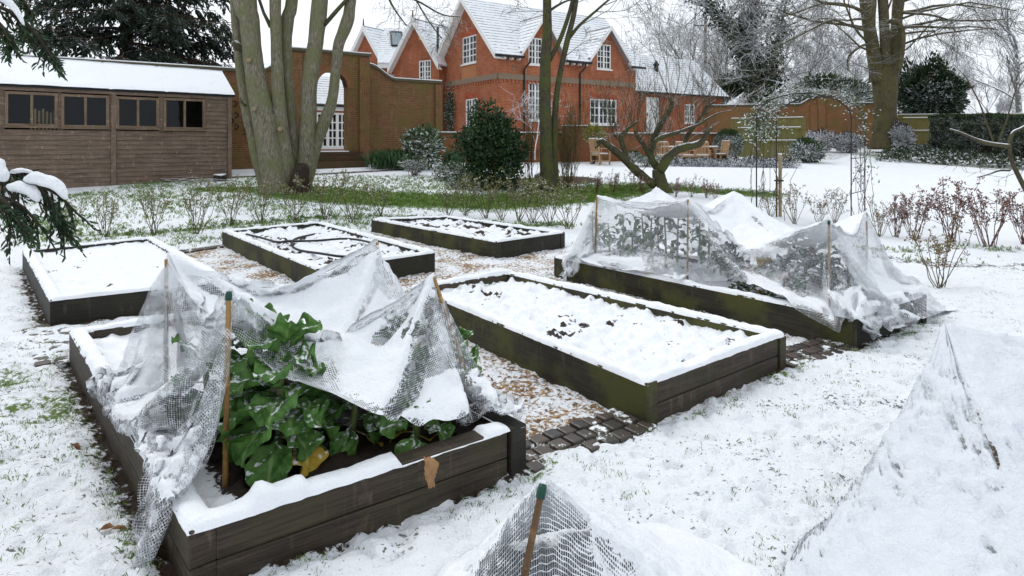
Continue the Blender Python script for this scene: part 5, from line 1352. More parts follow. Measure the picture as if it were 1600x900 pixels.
shrub('conifer_bush', 'dark conifer showing beyond the low wing roof, left of the ivy', 'tree', 1140, 120, 190, 60, 50, 3000, (.3, .12), ML_DARK, None, .4, .4, 10)
shrub('yellow_shrub', 'yellow-leaved shrub in front of the terrace wall by the garden chair', 'shrub', 928, 196, 226, 30, 26.4, 700, (.12, .07), ML_YEL, None, .4, .4, 11)
shrub('potted_bush', 'tiny dark green bush at the foot of the terrace wall', 'bush', 989, 236, 252, 26, 25.6, 700, (.08, .05), ML_LAUREL, None, .3, .4, 12)
shrub('grass_tussock', 'small bright green tussock on the brown soil', 'plant', 830, 283, 298, 22, 17.2, 900, (.09, .015), mat_leaf('tussock', (.07, .14, .02), (.14, .22, .04), 1.2), None, .2, .3, 13, updir=1.5)
MH_ = mat_leaf('bronze_foliage', (.035, .022, .02), (.07, .05, .045), .42, 4, amp=1.0, ss=4)
for i, (px, p0, p1, w_, lab) in enumerate(((1280, 203, 236, 50, 'bronze snow-dusted mound left of the drive below the wall hump'), (1325, 208, 238, 46, 'bronze snow-dusted mound between the drive and the forked trunk'), (1408, 190, 236, 34, 'dark purple-brown twiggy bush against the forked trunk'))):
    shrub('heather_mound', lab, 'shrub', px, p0, p1, w_, 33.5-i*.6, 2600, (.13, .05), MH_, None, .4, .4, 20+i)
# clipped hedge, right
hd = thing('clipped_hedge', 'long dark green clipped hedge in front of the board fence at right', 'hedge', tuple(gp(1520, 262)))
rs = np.random.RandomState(3); A = at(1452, 0, 33); Bh = at(1700, 0, 24.5); n = 30000
T = rs.uniform(0, 1, n); face = rs.choice(3, n, p=[.62, .28, .10]); hz_ = rs.uniform(0, 1, n); dp = rs.uniform(0, 1, n)
dirv = np.array([Bh.x-A.x, Bh.y-A.y]); L_ = np.linalg.norm(dirv); dirv /= L_; nv = np.array([dirv[1], -dirv[0]]); nv = -nv if nv[1] > 0 else nv
hgt = 1.9+.25*(fbm(T*9, T*0, 0, 3, 3)-.5)*2
zz = np.where(face == 1, 1.0, hz_)*hgt; off = np.where(face == 1, dp*1.1, np.where(face == 0, .0, 1.1*dp))+.28*(fbm(T*22, zz*2.2, 0, 3, 4)-.5)*2
off = off+rs.uniform(0, .14, n); edge_ = np.clip((zz/hgt-.8)/.2, 0, 1); off = off+.25*edge_**2*(face == 0)
px_ = A.x+dirv[0]*L_*T-nv[0]*off; py_ = A.y+dirv[1]*L_*T-nv[1]*off; zg = G(px_, py_)
lv = Leaves(5); P = np.stack([px_, py_, zg+zz-rs.uniform(0, .08, n)], 1)
D = np.stack([np.where(face == 1, 0, nv[0]), np.where(face == 1, 0, nv[1]), np.where(face == 1, 1, .3)], 1); lv.cloud(P, D, .11, .06, .5, .5); lv.build('foliage', ML_HEDGE, hd)
mb = MB(); q0 = Vector((A.x-nv[0]*.45, A.y-nv[1]*.45, g(A.x, A.y)-.1)); q1 = Vector((Bh.x-nv[0]*.45, Bh.y-nv[1]*.45, g(Bh.x, Bh.y)-.1)); mb.bar(q0+Vector((0, 0, .9)), q1+Vector((0, 0, .9)), .7, 1.5); mb.build('solid_core', mat_plain('hedge_core', (.02, .022, .012), .9), hd)  # solid dark block filling the hedge behind its leaves
# ground cover, right
gc = Leaves(6); n = 9000; rs = np.random.RandomState(11); pts = []
A, Bq, Cq, Dq = [gp(*q) for q in ((1372, 252), (1600, 266), (1700, 240), (1392, 228))]
u, v = rs.uniform(0, 1, n), rs.uniform(0, 1, n)
xq = (A.x*(1-u)+Bq.x*u)*(1-v)+(Dq.x*(1-u)+Cq.x*u)*v; yq = (A.y*(1-u)+Bq.y*u)*(1-v)+(Dq.y*(1-u)+Cq.y*u)*v
hq = .04+.3*fbm(xq*1.2, yq*1.2, 0, 3, 9)*rs.uniform(.2, 1, n)
gc.cloud(np.stack([xq, yq, G(xq, yq)+hq], 1), np.tile([[0, 0, .4]], (n, 1)), .16, .11, .8, .8)
tag(gc.build('ground_cover', mat_leaf('ivy_cover', (.018, .032, .014), (.05, .075, .03), .66, 2, amp=1.0, ss=2)), 'snow-dusted ivy carpet in front of the clipped hedge', 'ground cover', kind='stuff')
# low snowy plants by the wall (daffodil clumps, edging)
ML_BLADE = mat_leaf('daffodil_blade', (.03, .075, .03), (.08, .15, .06), .75, 8, amp=.6)
def blades(label, px, py, wpx, hpx, d, n, seed, mat=ML_BLADE, name='daffodil_clump', cat='plant', group=None):
    b = at(px, py, d); b.z = g(b.x, b.y); o = thing(name, label, cat, tuple(b), group); rs = np.random.RandomState(seed)
    P = np.stack([b.x+rs.normal(0, wpx*d/F*.3, n), b.y+rs.normal(0, wpx*d/F*.25, n), np.zeros(n)], 1); P[:, 2] = G(P[:, 0], P[:, 1])-.01
    lv = Leaves(seed); D = np.stack([rs.normal(0, .28, n), rs.normal(0, .28, n), np.ones(n)], 1); lv.cloud(P, D, hpx*d/F, .028, .05, 0); lv.build('blades', mat, o)
    return o
blades('green daffodil blades at the foot of the wall, nearest the steps', 592, 266, 26, 26, 23.4, 170, 1)
blades('green daffodil blades left of the snow-capped shrub', 612, 264, 26, 28, 23.4, 170, 2)
blades('green daffodil blades right below the snow-capped shrub', 636, 264, 30, 28, 23.2, 200, 3)
blades('little daffodil clump between snow-capped shrub and dark bush', 706, 258, 20, 26, 24.0, 120, 4)
for i, (px, p0, p1, w_, d, lab) in enumerate(((648, 246, 268, 40, 21.4, 'flat snow-covered plant in front of the daffodil blades'), (700, 254, 284, 50, 20.3, 'spreading snow-covered plant left of the dark bush'), (728, 262, 286, 40, 19.4, 'snow-covered cushion plant touching the dark bush'), (716, 275, 296, 34, 18.2, 'snowy green plant at the front corner of the brown soil'), (1010, 244, 254, 40, 25.2, 'snowy low plant left of the terrace table'))):
    shrub('cushion_plant', lab, 'plant', px, p0, p1, w_, d, 900, (.10, .04), ML_SNOWY, None, .5, .3, 40+i)
# low edging hedge in front of the terrace
eh = thing('edging_hedge', 'knee-high snow-covered hedge strip in front of the terrace chairs', 'hedge', tuple(gp(1150, 262)))
lv = Leaves(12); rs = np.random.RandomState(12); n = 5200; T = rs.uniform(0, 1, n)
A, Bq = at(1046, 0, 25.6), at(1244, 0, 24.8); hh = .30+.16*(fbm(T*26, T*0, 0, 2, 5)-.5)*2
a_ = rs.uniform(0, PI, n); rr_ = .6+.4*rs.uniform(0, 1, n)
P = np.stack([A.x+(Bq.x-A.x)*T+rs.normal(0, .03, n), A.y+(Bq.y-A.y)*T+np.cos(a_)*.32*rr_, np.zeros(n)], 1); P[:, 2] = G(P[:, 0], P[:, 1])+np.sin(a_)*hh*rr_
lv.cloud(P, np.stack([np.zeros(n), np.cos(a_), np.sin(a_)], 1), .11, .05, .6, .6); lv.build('foliage', mat_leaf('edging_leaf', (.02, .02, .014), (.05, .05, .035), .40, 5, amp=1.0, ss=5), eh)
# bare bushy shrubs around the twin-stem tree
def bare_shrub(label, px, py, h_px, w_px, d, n, seed, mat, name='bare_shrub', r=.007):
    b = at(px, py, d); b.z = g(b.x, b.y); o = thing(name, label, 'shrub', tuple(b)); rd = random.Random(seed); tw = Twigs(); hw = w_px/2*d/F; H = h_px*d/F
    for k in range(n):
        p = b+Vector((rd.gauss(0, hw*.18), rd.gauss(0, hw*.18), -.03)); dv = Vector((rd.gauss(0, hw/H*.55), rd.gauss(0, hw/H*.5), 1))
        grow(tw, None, p, dv, H*rd.uniform(.6, 1.05), r, 2, rd, dict(wob=.07, up=.06, kids=[3, 4], ang=(.2, .6), len=(.3, .5), rt=.004, seg=.3))
    tw.build('stems', mat, o); return o
B_OLIVE = mat_bark('olive_twigs', (.08, .062, .028), (.15, .125, .055), None, 0, 1.0)
bare_shrub('upright brushy bare shrub with olive twigs beside the twin-stem tree', 887, 287, 120, 64, 18.5, 55, 3, B_OLIVE)
bare_shrub('thin bare shrub between the dark bush and the twin-stem tree', 828, 285, 95, 40, 19.2, 22, 4, B_OLIVE)
# wall shrub against the house, climber on the gable
o = thing('wall_climber', 'thin green climber on the brick gable end', 'plant', tuple(fL.P(1.6, 2.0, .05))); rs = np.random.RandomState(5); n = 900
s_ = fL.s(706)+rs.normal(0, .30, n)*(1-.3*rs.rand(n)); z_ = fL.z(706, 173)+rs.normal(0, .55, n)
P = np.array([tuple(fL.P(a, b, .06+.1*c)) for a, b, c in zip(s_, z_, rs.rand(n))]); lv = Leaves(2); lv.cloud(P, np.tile([[fL.n.x, fL.n.y, -.4]], (n, 1)), .12, .07, .5, .2); lv.build('foliage', ML_HEDGE, o)
tw = Twigs(); rd = random.Random(2)
for k in range(9): a = fL.s(706); tw.line([fL.P(a+rd.gauss(0, .05), 1.6, .04), fL.P(a+rd.gauss(0, .15), 3, .05), fL.P(a+rd.gauss(0, .4), rd.uniform(3.8, 4.9), .06)], .015, .008)
tw.build('stems', B_TWIG, o)
o = thing('snowy_sapling', 'small bare tree with snow-lined twigs in front of the tall ground-floor window', 'tree', tuple(at(832, 235, 27))); tw = Twigs(); rd = random.Random(8)
b = at(836, 240, 25.8); b.z = 1.0
grow(tw, None, b, Vector((-.05, 0, 1)), 2.2, .03, 3, rd, dict(wob=.12, up=.05, kids=[4, 5, 6], ang=(.5, 1.1), len=(.5, .75), rt=.009, seg=.3)); tw.build('twigs', B_FROST, o)
# ------------------------------------------------------------------ rose bushes
ML_BUD = mat_leaf('yellow_green_buds', (.10, .11, .03), (.22, .20, .06), .8, 20, amp=.8, ss=30)
ML_RED = mat_leaf('reddish_young_leaves', (.13, .035, .03), (.20, .09, .045), .72, 20, amp=.8, ss=30)
ML_MIX = mat_leaf('bronze_green_leaves', (.15, .07, .035), (.20, .17, .05), .75, 14, amp=.8, ss=30)
M_CANE_G = mat_bark('rose_stem_green', (.07, .065, .025), (.13, .12, .05), None, 0, .95)
M_CANE_R = mat_bark('rose_stem_red', (.09, .03, .03), (.16, .07, .05), None, 0, .9)
def rose_proto(seed, kind, spread=.42, H=.85, n=9):
    """a bush built at the origin"""
    o = thing('rose_bush', 'rose bush', 'shrub', (0, 0, 0)); rd = random.Random(seed); tw = Twigs(); lv = Leaves(seed); pts = []
    for k in range(n):
        a = rd.uniform(0, 2*PI); sp = spread*rd.uniform(.3, 1)
        p = Vector((rd.gauss(0, .03), rd.gauss(0, .03), -.04)); L = H*rd.uniform(.65, 1.08); m = 5; q = [p]
        for j in range(m):
            t_ = (j+1)/m; q.append(Vector((p.x+math.cos(a)*sp*t_**.8+rd.gauss(0, .012), p.y+math.sin(a)*sp*t_**.8+rd.gauss(0, .012), L*t_)))
        tw.line(q, .0075, .004); tips = [q[-1]]
        for j in range(rd.randint(2, 4)):
            i = rd.randint(2, m); b = q[i]; e = b+Vector((rd.gauss(0, .09), rd.gauss(0, .09), rd.uniform(.08, .2))); tw.line([b, e], .0042, .003); tips.append(e); pts.append(b.lerp(e, .5))
        pts += tips; pts += [x+wob(rd, .02) for x in tips]; pts += [q[-2].lerp(q[-1], rd.random()) for _ in range(2)]
    P = np.repeat(np.array([tuple(x) for x in pts]), 4 if kind != 'bud' else 3, 0); rs = np.random.RandomState(seed); P = P+rs.normal(0, .012, P.shape)
    lv.cloud(P, rs.normal(0, 1, P.shape)*.7+np.array([[0, 0, .5]]), .045 if kind != 'bud' else .038, .024, .4, .5)
    tw.build('stems', M_CANE_R if kind == 'red' else M_CANE_G, o); lv.build('leaves', dict(bud=ML_BUD, red=ML_RED, mix=ML_MIX)[kind], o)
    return o
protos = {k: [rose_proto(i*7+j, k, .36 if k == 'red' else .42, .85, 13 if k == 'red' else 10) for j in range(2)] for i, k in enumerate(('bud', 'red', 'mix'))}
used = set()
ORD = ['first', 'second', 'third', 'fourth', 'fifth', 'sixth', 'seventh', 'eighth', 'ninth', 'tenth', 'eleventh', 'twelfth', 'thirteenth', 'fourteenth']
def put_rose(px, py, hpx, kind, label, group, seed, wide=1.0):
    p = gp(px, py); p.z = surf(p.x, p.y); s = hpx*p.y/F/.85; src = protos[kind][seed % 2]; rz = seed*1.7
    if id(src) not in used:
        used.add(id(src)); src.location = p; src.rotation_euler = (0, 0, rz); src.scale = (s*wide, s*wide, s); o = src
    else: o = copy_tree(src); o.location = p; o.rotation_euler = (0, 0, rz); o.scale = (s*wide, s*wide, s)
    o['label'] = label; o['group'] = group
row1 = [(105, 378, 62), (165, 373, 62), (242, 368, 72), (308, 367, 78), (360, 355, 66), (408, 350, 62), (463, 347, 66), (507, 343, 70), (550, 348, 66), (595, 338, 50)]
for i, (x, y, h) in enumerate(row1): put_rose(x, y, h, 'bud', f'pale budding rose bush, {ORD[i]} from the left in the row before the shed and tree', 'rose bushes behind the left beds', i)
row2 = [(700, 338, 50), (727, 337, 58), (760, 341, 62), (783, 343, 60), (810, 345, 62), (833, 348, 64), (860, 353, 70), (887, 358, 72)]
for i, (x, y, h) in enumerate(row2): put_rose(x, y, h, 'bud', f'yellow-green budding rose bush, {ORD[i]} from the left behind the furthest bed', 'rose bushes behind the furthest bed', i+3)
row3 = [(905, 305, 28), (932, 303, 30), (958, 302, 30), (985, 300, 28), (1005, 303, 26), (1056, 308, 26), (1080, 308, 28), (1104, 309, 26), (1118, 311, 24)]
for i, (x, y, h) in enumerate(row3): put_rose(x, y, h, 'red' if i % 3 else 'mix', f'small reddish rose bush, {ORD[i]} from the left around the fruit tree foot', 'reddish roses by the fruit tree', i)
row4 = [(1205, 338, 40), (1243, 350, 48), (1280, 350, 42), (1303, 350, 44), (1375, 372, 50), (1400, 372, 58), (1427, 374, 66), (1487, 380, 86), (1546, 388, 86), (1598, 384, 72)]
for i, (x, y, h) in enumerate(row4): put_rose(x, y, h, 'mix' if i < 5 else 'red', f'{"bronze-leaved" if i < 5 else "red-stemmed"} rose bush, {ORD[i]} from the left in the row right of the netted bed', 'rose bushes right of the netted bed', i)
put_rose(1467, 452, 92, 'mix', 'lone open rose bush with bare lower stems just right of the netted bed end', 'rose bushes right of the netted bed', 2, 1.0)
# ------------------------------------------------------------------ rose arch with climber
M_IRON = mat_plain('arch_iron', (.02, .016, .016), .5, .3, 20)
ra = thing('rose_arch', 'thin dark metal garden arch with a snowy climbing rose over its top', 'arch', tuple(gp(1270, 344)))
def archpt(k, a, dep):      # a 0..PI over the hoop ; dep 0 front,1 back
    d = 13.0+.9*dep; xl, xr = at(1182, 0, 13).x+.79*dep, at(1330, 0, 13).x+.79*dep
    return xl, xr, d
mbU = {}
for dep in (0, 1):
    xl, xr, d = archpt(0, 0, dep); zt = 2.2; c = (xl+xr)/2; hw = (xr-xl)/2
    pts = [Vector((xl, d, surf(xl, d)-.1)), Vector((xl, d, 1.0)), Vector((xl, d, zt))]+[Vector((c-hw*math.cos(a), d, zt+.50*math.sin(a))) for a in np.linspace(.15, PI-.15, 16)]+[Vector((xr, d, zt)), Vector((xr, d, 1.0)), Vector((xr, d, surf(xr, d)-.1))]
    mb = MB(); mb.tube(pts, .013, 6); mb.build('hoop', M_IRON, ra)
mb = MB()
xl, xr, d = archpt(0, 0, 0)
for x in (xl, xr):
    for z in (.62, 1.35, 2.2): mb.tube([(x, 13, z), (x+.79, 13.9, z)], .009, 5)
    for q in (.33, .67): mb.tube([(x+.79*q, 13+.9*q, .62), (x+.79*q, 13+.9*q, 2.2)], .005, 4)
c = (xl+xr)/2; hw = (xr-xl)/2
for a in np.linspace(.3, PI-.3, 7): p = Vector((c-hw*math.cos(a), 13, 2.2+.5*math.sin(a))); mb.tube([p, p+Vector((.79, .9, 0))], .007, 5)
mb.build('rungs', M_IRON, ra)
cr = thing('climbing_rose', 'snow-dusted leafy climbing rose winding up and over the metal arch', 'plant', (xl, 13.2, 0)); tw = Twigs(); rd = random.Random(5); lv = Leaves(31); rs = np.random.RandomState(31)
for side, x0 in ((0, xl), (1, xr)):
    for k in range(7):
        q = Vector((x0+rd.uniform(0, .8), 13+rd.uniform(0, .9), surf(x0, 13))); pts = [q]
        for j in range(8): q = q+Vector((rd.gauss(0, .07), rd.gauss(0, .06), .28)); pts.append(q)
        tw.line(pts, .007, .004)
        for p in pts[3 if side else 5:]:
            if rd.random() < (.6 if side else .4): n = 7; lv.cloud(np.array([tuple(p)])+rs.normal(0, .07, (n, 3)), rs.normal(0, 1, (n, 3)), .055, .035, .3, .6)
def over(a, dep): return Vector((c-hw*1.03*math.cos(a)+.79*dep, 13+.9*dep, 2.22+.53*math.sin(a)))
for k in range(16):
    a = -.25; dep = rd.random(); pts = []
    while a < 2.9: pts.append(over(max(a, 0), dep)+Vector((rd.gauss(0, .05), rd.gauss(0, .05), abs(rd.gauss(0, .06))+(a if a < 0 else 0)*1.5))); a += .16; 
    tw.line(pts, .006, .004)
    for p in pts:
        ax = p.x; n = int(6*(1.7 if ax < c-.35 else (.8 if ax < c+.5 else .9))*rd.random()); 
        if n: lv.cloud(np.array([tuple(p)])+rs.normal(0, .09, (n, 3)), rs.normal(0, 1, (n, 3))+np.array([[0, 0, .2]]), .06, .035, .4, .8)
for k in range(55):
    p = over(rd.uniform(.0, .18), rd.random())+Vector((rd.gauss(-.12, .1), 0, -rd.uniform(0, .55))); n = 6; lv.cloud(np.array([tuple(p)])+rs.normal(0, .06, (n, 3)), rs.normal(0, .5, (n, 3))+np.array([[0, 0, -.7]]), .085, .045, .4, .6)
tw.build('stems', B_DARK, cr); lv.build('leaves', mat_leaf('rose_leaf', (.035, .06, .02), (.10, .14, .05), .62, 8, amp=.9, ss=10), cr)
# stake beside the arch
p = gp(1219, 338); sk = thing('wooden_stake', 'pale square wooden stake tied to a young stem, inside the rose arch', 'stake', tuple(p))
mb = MB(); mb.cbox((p.x, p.y, p.z+.60), .058, .058, 1.5, .4); ob = mb.build('post', mat_timber('stake_wood', (.27, .20, .10), (.38, .29, .16), (.2, .19, .06), .4), sk); bv = ob.modifiers.new('b', 'BEVEL'); bv.width = .008
mb = MB(); mb.cbox((p.x, p.y, p.z+1.365), .056, .056, .03, .4); mb.build('snow_cap', S_SNOW, sk)
tw = Twigs(); tw.line([p+Vector((-.09, -.03, -.02)), p+Vector((-.085, -.03, .4)), p+Vector((-.07, -.03, .85)), p+Vector((-.16, -.05, 1.05))], .018, .006); tw.line([p+Vector((-.075, -.03, .7)), p+Vector((.17, 0, .95))], .006, .003); tw.build('young_stem', B_BROWN, sk, 6)
mb = MB(); mb.cbox((p.x-.03, p.y-.01, p.z+.78), .17, .1, .03, .1); mb.build('tie', M_HOSE, sk)
# ------------------------------------------------------------------ terrace furniture
M_TEAK = mat_timber('teak', (.34, .20, .10), (.47, .31, .17), None, 0, .93, 40)
def garden_chair(high=0.0):
    o = thing('garden_chair', 'teak garden chair', 'chair'); H = .92+high
    mb = MB()
    for k in range(5): mb.box((-.27, -.25+k*.1, .42), (.54, 0, 0), (0, .085, 0), (0, 0, .022))
    mb.box((-.27, .26, .36), (.54, 0, 0), (0, .02, 0), (0, 0, .058)); mb.box((-.27, -.28, .36), (.54, 0, 0), (0, .02, 0), (0, 0, .058)); mb.build('seat', M_TEAK, o)
    mb = MB(); mb.bar((-.24, -.30, .52), (.24, -.30, .52), .025, .06); mb.bar((-.27, -.36, H-.04), (.27, -.36, H-.04), .03, .075)
    for k in range(7): x = -.19+k*.063; mb.bar((x, -.302, .54), (x, -.357, H-.08), .035, .014, (0, 1, 0))
    mb.build('backrest', M_TEAK, o)
    for sx in (-1, 1):
        mb = MB(); mb.bar((sx*.285, .26, -.02), (sx*.285, .26, .64), .05, .05, (0, 1, 0)); mb.build('leg', M_TEAK, o)
        mb = MB(); mb.bar((sx*.285, -.26, -.02), (sx*.285, -.27, .45), .05, .05, (0, 1, 0)); mb.bar((sx*.285, -.27, .45), (sx*.285, -.365, H), .048, .045, (0, 1, 0)); mb.build('leg', M_TEAK, o)
        mb = MB(); mb.bar((sx*.285, -.30, .655), (sx*.285, .30, .655), .06, .028); mb.build('armrest', M_TEAK, o)
        mb = MB(); mb.bar((sx*.286, -.24, .14), (sx*.286, .24, .14), .025, .04); mb.build('stretcher', M_TEAK, o)
    mb = MB(); mb.box((-.24, -.24, .443), (.48, 0, 0), (0, .46, 0), (0, 0, .03)); mb.box((-.27, -.385, H+.0), (.54, 0, 0), (0, .05, 0), (0, 0, .03)); mb.build('snow', S_SNOW, o)
    return o
ch0 = garden_chair(.14); p = at(938, 0, 26.0); p.z = g(p.x, p.y); ch0.location = (p.x, p.y, p.z+.02); ch0.rotation_euler = (0, 0, R(-60)); ch0['label'] = 'high-backed teak garden armchair standing alone left of the fruit tree'; ch0['group'] = 'teak chairs before the terrace wall'
for i, (px, py, rz, lab) in enumerate(((1035, 248, 175, 'teak chair left end of the snowy table, partly behind the fruit tree limbs'), (1072, 249, 190, 'teak chair with its back to us, second from the left at the table'), (1097, 249, 170, 'teak chair with its back to us, third from the left at the table'), (1122, 246, 80, 'teak chair at the right end of the table beside the clipped bush'))):
    q = at(px, 0, 25.9 if i < 3 else 26.6); q.z = g(q.x, q.y); place_copy(ch0, (q.x, q.y, q.z+.02), R(rz) if i < 3 else R(100), lab, 'teak chairs before the terrace wall', (1, 1, .88))
q = at(1082, 0, 26.2); q.z = g(q.x, q.y); tb_ = thing('garden_table', 'long teak garden table with snow on top, among the chairs', 'table', (q.x, q.y+.5, q.z))
mb = MB(); c = Vector((q.x, q.y+.5, q.z)); u = Vector((.99, .08, 0)); v = Vector((-.08, .99, 0))
for k in range(6): mb.box(c-u*1.1-v*.45+v*(k*.152)+Vector((0, 0, .70)), u*2.2, v*.14, (0, 0, .03))
mb.build('tabletop', M_TEAK, tb_)
mb = MB(); mb.box(c-u*1.08-v*.43+Vector((0, 0, .732)), u*2.16, v*.86, (0, 0, .04)); mb.build('snow', S_SNOW, tb_)
for a in (-1, 1):
    for b in (-1, 1): mb = MB(); mb.box(c+u*(a*.98)+v*(b*.36)-Vector((.035, .035, .05)), u*.07, v*.07, (0, 0, .74)); mb.build('leg', M_TEAK, tb_)
# ------------------------------------------------------------------ telegraph pole, cables
p = at(1102, 210, 52); tp = thing('telegraph_pole', 'bare wooden telegraph pole beyond the low wing roof', 'pole', (p.x, p.y, g(p.x, p.y)))
mb = MB(); mb.tube([(p.x, p.y, g(p.x, p.y)-.2), (p.x, p.y, at(1102, 28, 52).z)], [.16, .12], 10); mb.build('shaft', mat_bark('pole_wood', (.12, .10, .08), (.2, .175, .145)), tp)
mb = MB(); mb.bar((p.x-.9, p.y, at(0, 40, 52).z), (p.x+.9, p.y, at(0, 40, 52).z), .1, .1); mb.build('crossarm', M_PIPE, tp)
mb = MB(); a, b = pl3.P(-.5, ze3, .4), at(330, 95, 60); mb.tube([a.lerp(b, t_)-Vector((0, 0, 1.2*t_*(1-t_))) for t_ in np.linspace(0, 1, 12)], .016, 5); tag(mb.build('overhead_cable', M_PIPE), 'thin sagging overhead cable running left from the rear gable', 'cable')
# ------------------------------------------------------------------ bare branch tree at the right edge
o = thing('bare_sapling', 'small dark bare tree with a snow-lined limb reaching in at the right edge', 'tree', tuple(gp(1650, 400))); d = 8.6
mb = MB(); rd = random.Random(3); tw = Twigs(); b = gp(1650, 400)
P = [Vector((b.x, b.y, b.z-.1)), at(1640, 350, 8.7), at(1612, 312, d), at(1590, 272, d), at(1579, 245, d), at(1577, 220, d)]; mb.tube(spline(P, 20), list(np.linspace(.045, .022, 21)), 8)
for s in ([(1577, 222, 6), (1583, 207, 5), (1594, 201, 4), (1606, 195, 4), (1640, 180, 3)], [(1578, 228, 7), (1545, 224, 7), (1520, 216, 5), (1500, 207, 4), (1485, 202, 3)], [(1578, 266, 4), (1562, 266, 4), (1545, 272, 3), (1527, 277, 2)], [(1553, 224, 3), (1541, 190, 3), (1530, 160, 2), (1512, 125, 1.5), (1504, 114, 1)], [(1560, 222, 3), (1572, 190, 2.5), (1581, 160, 2), (1592, 124, 1.2)]):
    P, r = ppath(s, d); Q = spline(P, 14); mb.tube(Q, list(np.interp(np.linspace(0, 1, len(Q)), np.linspace(0, 1, len(r)), r)), 7)
mb.build('limbs', mat_bark('sapling_bark', (.035, .028, .022), (.08, .06, .045), (.09, .09, .03), .5, .60), o)
for px, py in ((1560, 266), (1588, 270), (1600, 300)): grow(tw, None, at(px, py, d), Vector((rd.uniform(-1, 1), 0, rd.uniform(-.5, .6))), .5, .005, 2, rd, dict(PR2, kids=[3, 3], rt=.003))
tw.build('twigs', B_DARK, o)
# ------------------------------------------------------------------ foreground conifer, left edge
M_CON = mat_leaf('cypress_spray', (.012, .034, .016), (.035, .08, .03), None, 12, rough=.5)
cf = thing('cedar_tree', 'dark conifer at the left edge with snow lumps on drooping sprays', 'tree', (-3.6, 2.6, 0))
mb = MB(); mb.tube([(-3.6, 2.7, -.1), (-3.6, 2.7, 1.6), (-3.55, 2.7, 4.2)], [.16, .13, .05], 10); mb.build('trunk', B_BROWN, cf)
def spray_branch(paths, d, n_side, seed, drop, snow):
    rd = random.Random(seed); mb = MB(); lv = Leaves(seed); rs = np.random.RandomState(seed)
    for s, dd in paths:
        P = [at(x, y, d+dd) for x, y in s]; Q = spline(P, 24); mb.tube(Q, list(np.linspace(.014, .004, len(Q))), 6)
        for i, q in enumerate(Q):
            if i < 3: continue
            for k in range(n_side):
                L = rd.uniform(.06, drop)*(1.0 if i < len(Q)-5 else .8); e = Vector((rd.uniform(-.1, .75), rd.uniform(-.5, .5), -rd.uniform(.5, 1.1))).normalized(); m = 8
                pts = [q+e*L*(j/m)+Vector((.25*L*(j/m)**2*.3, 0, -.35*L*(j/m)**2)) for j in range(m+1)]
                PP = np.array([tuple(x) for x in pts])
                DD = np.tile(np.array([tuple(e)]), (len(PP), 1))+rs.normal(0, .35, PP.shape)
                lv.cloud(PP, DD, .032, .010, .25, .2)
                mb.tube([pts[0], pts[m//2], pts[m]], [.004, .0035, .002], 4)
    br = mb.build('branch', mat_bark('cedar_twig', (.02, .018, .012), (.045, .04, .025)), cf); lv.build('sprays', M_CON, br)
    for (pts, d0, rad) in snow:
        V = None; rs2 = np.random.RandomState(seed+5)
        me = MB(); P = [at(x, y, d0) for x, y in pts]; Q = spline(P, 16); n = 12; m = len(Q); vs = []
        for i, q in enumerate(Q):
            t_ = i/(m-1); rr = rad*math.sin(PI*(.10+.88*t_))**.6*(.7+.6*float(fbm(t_*5.0, seed*1.0, 0, 2, 8)))
            tq = (Q[min(i+1, m-1)]-Q[max(i-1, 0)]).normalized(); sd = Vector((0, 1, 0)); up = tq.cross(sd).normalized(); up = up if up.z > 0 else -up
            for k in range(n): a = 2*PI*k/n; f = 1+.75*(float(fbm(q.x*34+math.cos(a)*1.6, q.z*34+math.sin(a)*1.6, seed, 3, 3))-.5)*2; vs.append(q+(sd*math.cos(a)*1.3+up*math.sin(a)*(.85 if math.sin(a) > 0 else .45))*rr*f)
        fs = [[i*n+k, i*n+(k+1) % n, (i+1)*n+(k+1) % n, (i+1)*n+k] for i in range(m-1) for k in range(n)]+[list(range(n))[::-1], [(m-1)*n+k for k in range(n)]]
        me.add(vs, fs, None, True); ob = me.build('snow_lump', mat_snow('snow_lump', 25, .02, .8), br); sub = ob.modifiers.new('s', 'SUBSURF'); sub.levels = sub.render_levels = 1
spray_branch([([(-330, -60), (-150, -20), (-40, 0), (20, 20), (50, 45), (78, 84)], 0), ([(-330, -60), (-120, -50), (-20, -30), (30, -5), (50, 20)], .15), ([(-40, 0), (-10, 30), (5, 45), (14, 70)], -.1), ([(20, 20), (40, 40), (70, 66), (80, 95)], .05)], 2.55, 1, 3, .085, [([(-60, -18), (0, -2), (22, 14), (38, 40)], 2.5, .017)])
spray_branch([([(-330, 180), (-150, 240), (-60, 272), (20, 285), (80, 298), (122, 335)], 0), ([(-330, 180), (-100, 275), (-20, 300), (30, 320), (62, 352)], -.12), ([(-330, 180), (-80, 250), (10, 268), (50, 270)], .12), ([(-20, 300), (10, 320), (22, 345)], -.2), ([(60, 290), (80, 320), (100, 360)], .05)], 2.45, 1, 8, .12, [([(40, 281), (62, 281), (86, 290), (104, 312)], 2.40, .034), ([(12, 292), (32, 294), (50, 302), (60, 316)], 2.36, .026), ([(-40, 256), (-14, 264), (8, 284)], 2.36, .045), ([(16, 270), (34, 267), (52, 270)], 2.55, .014)])
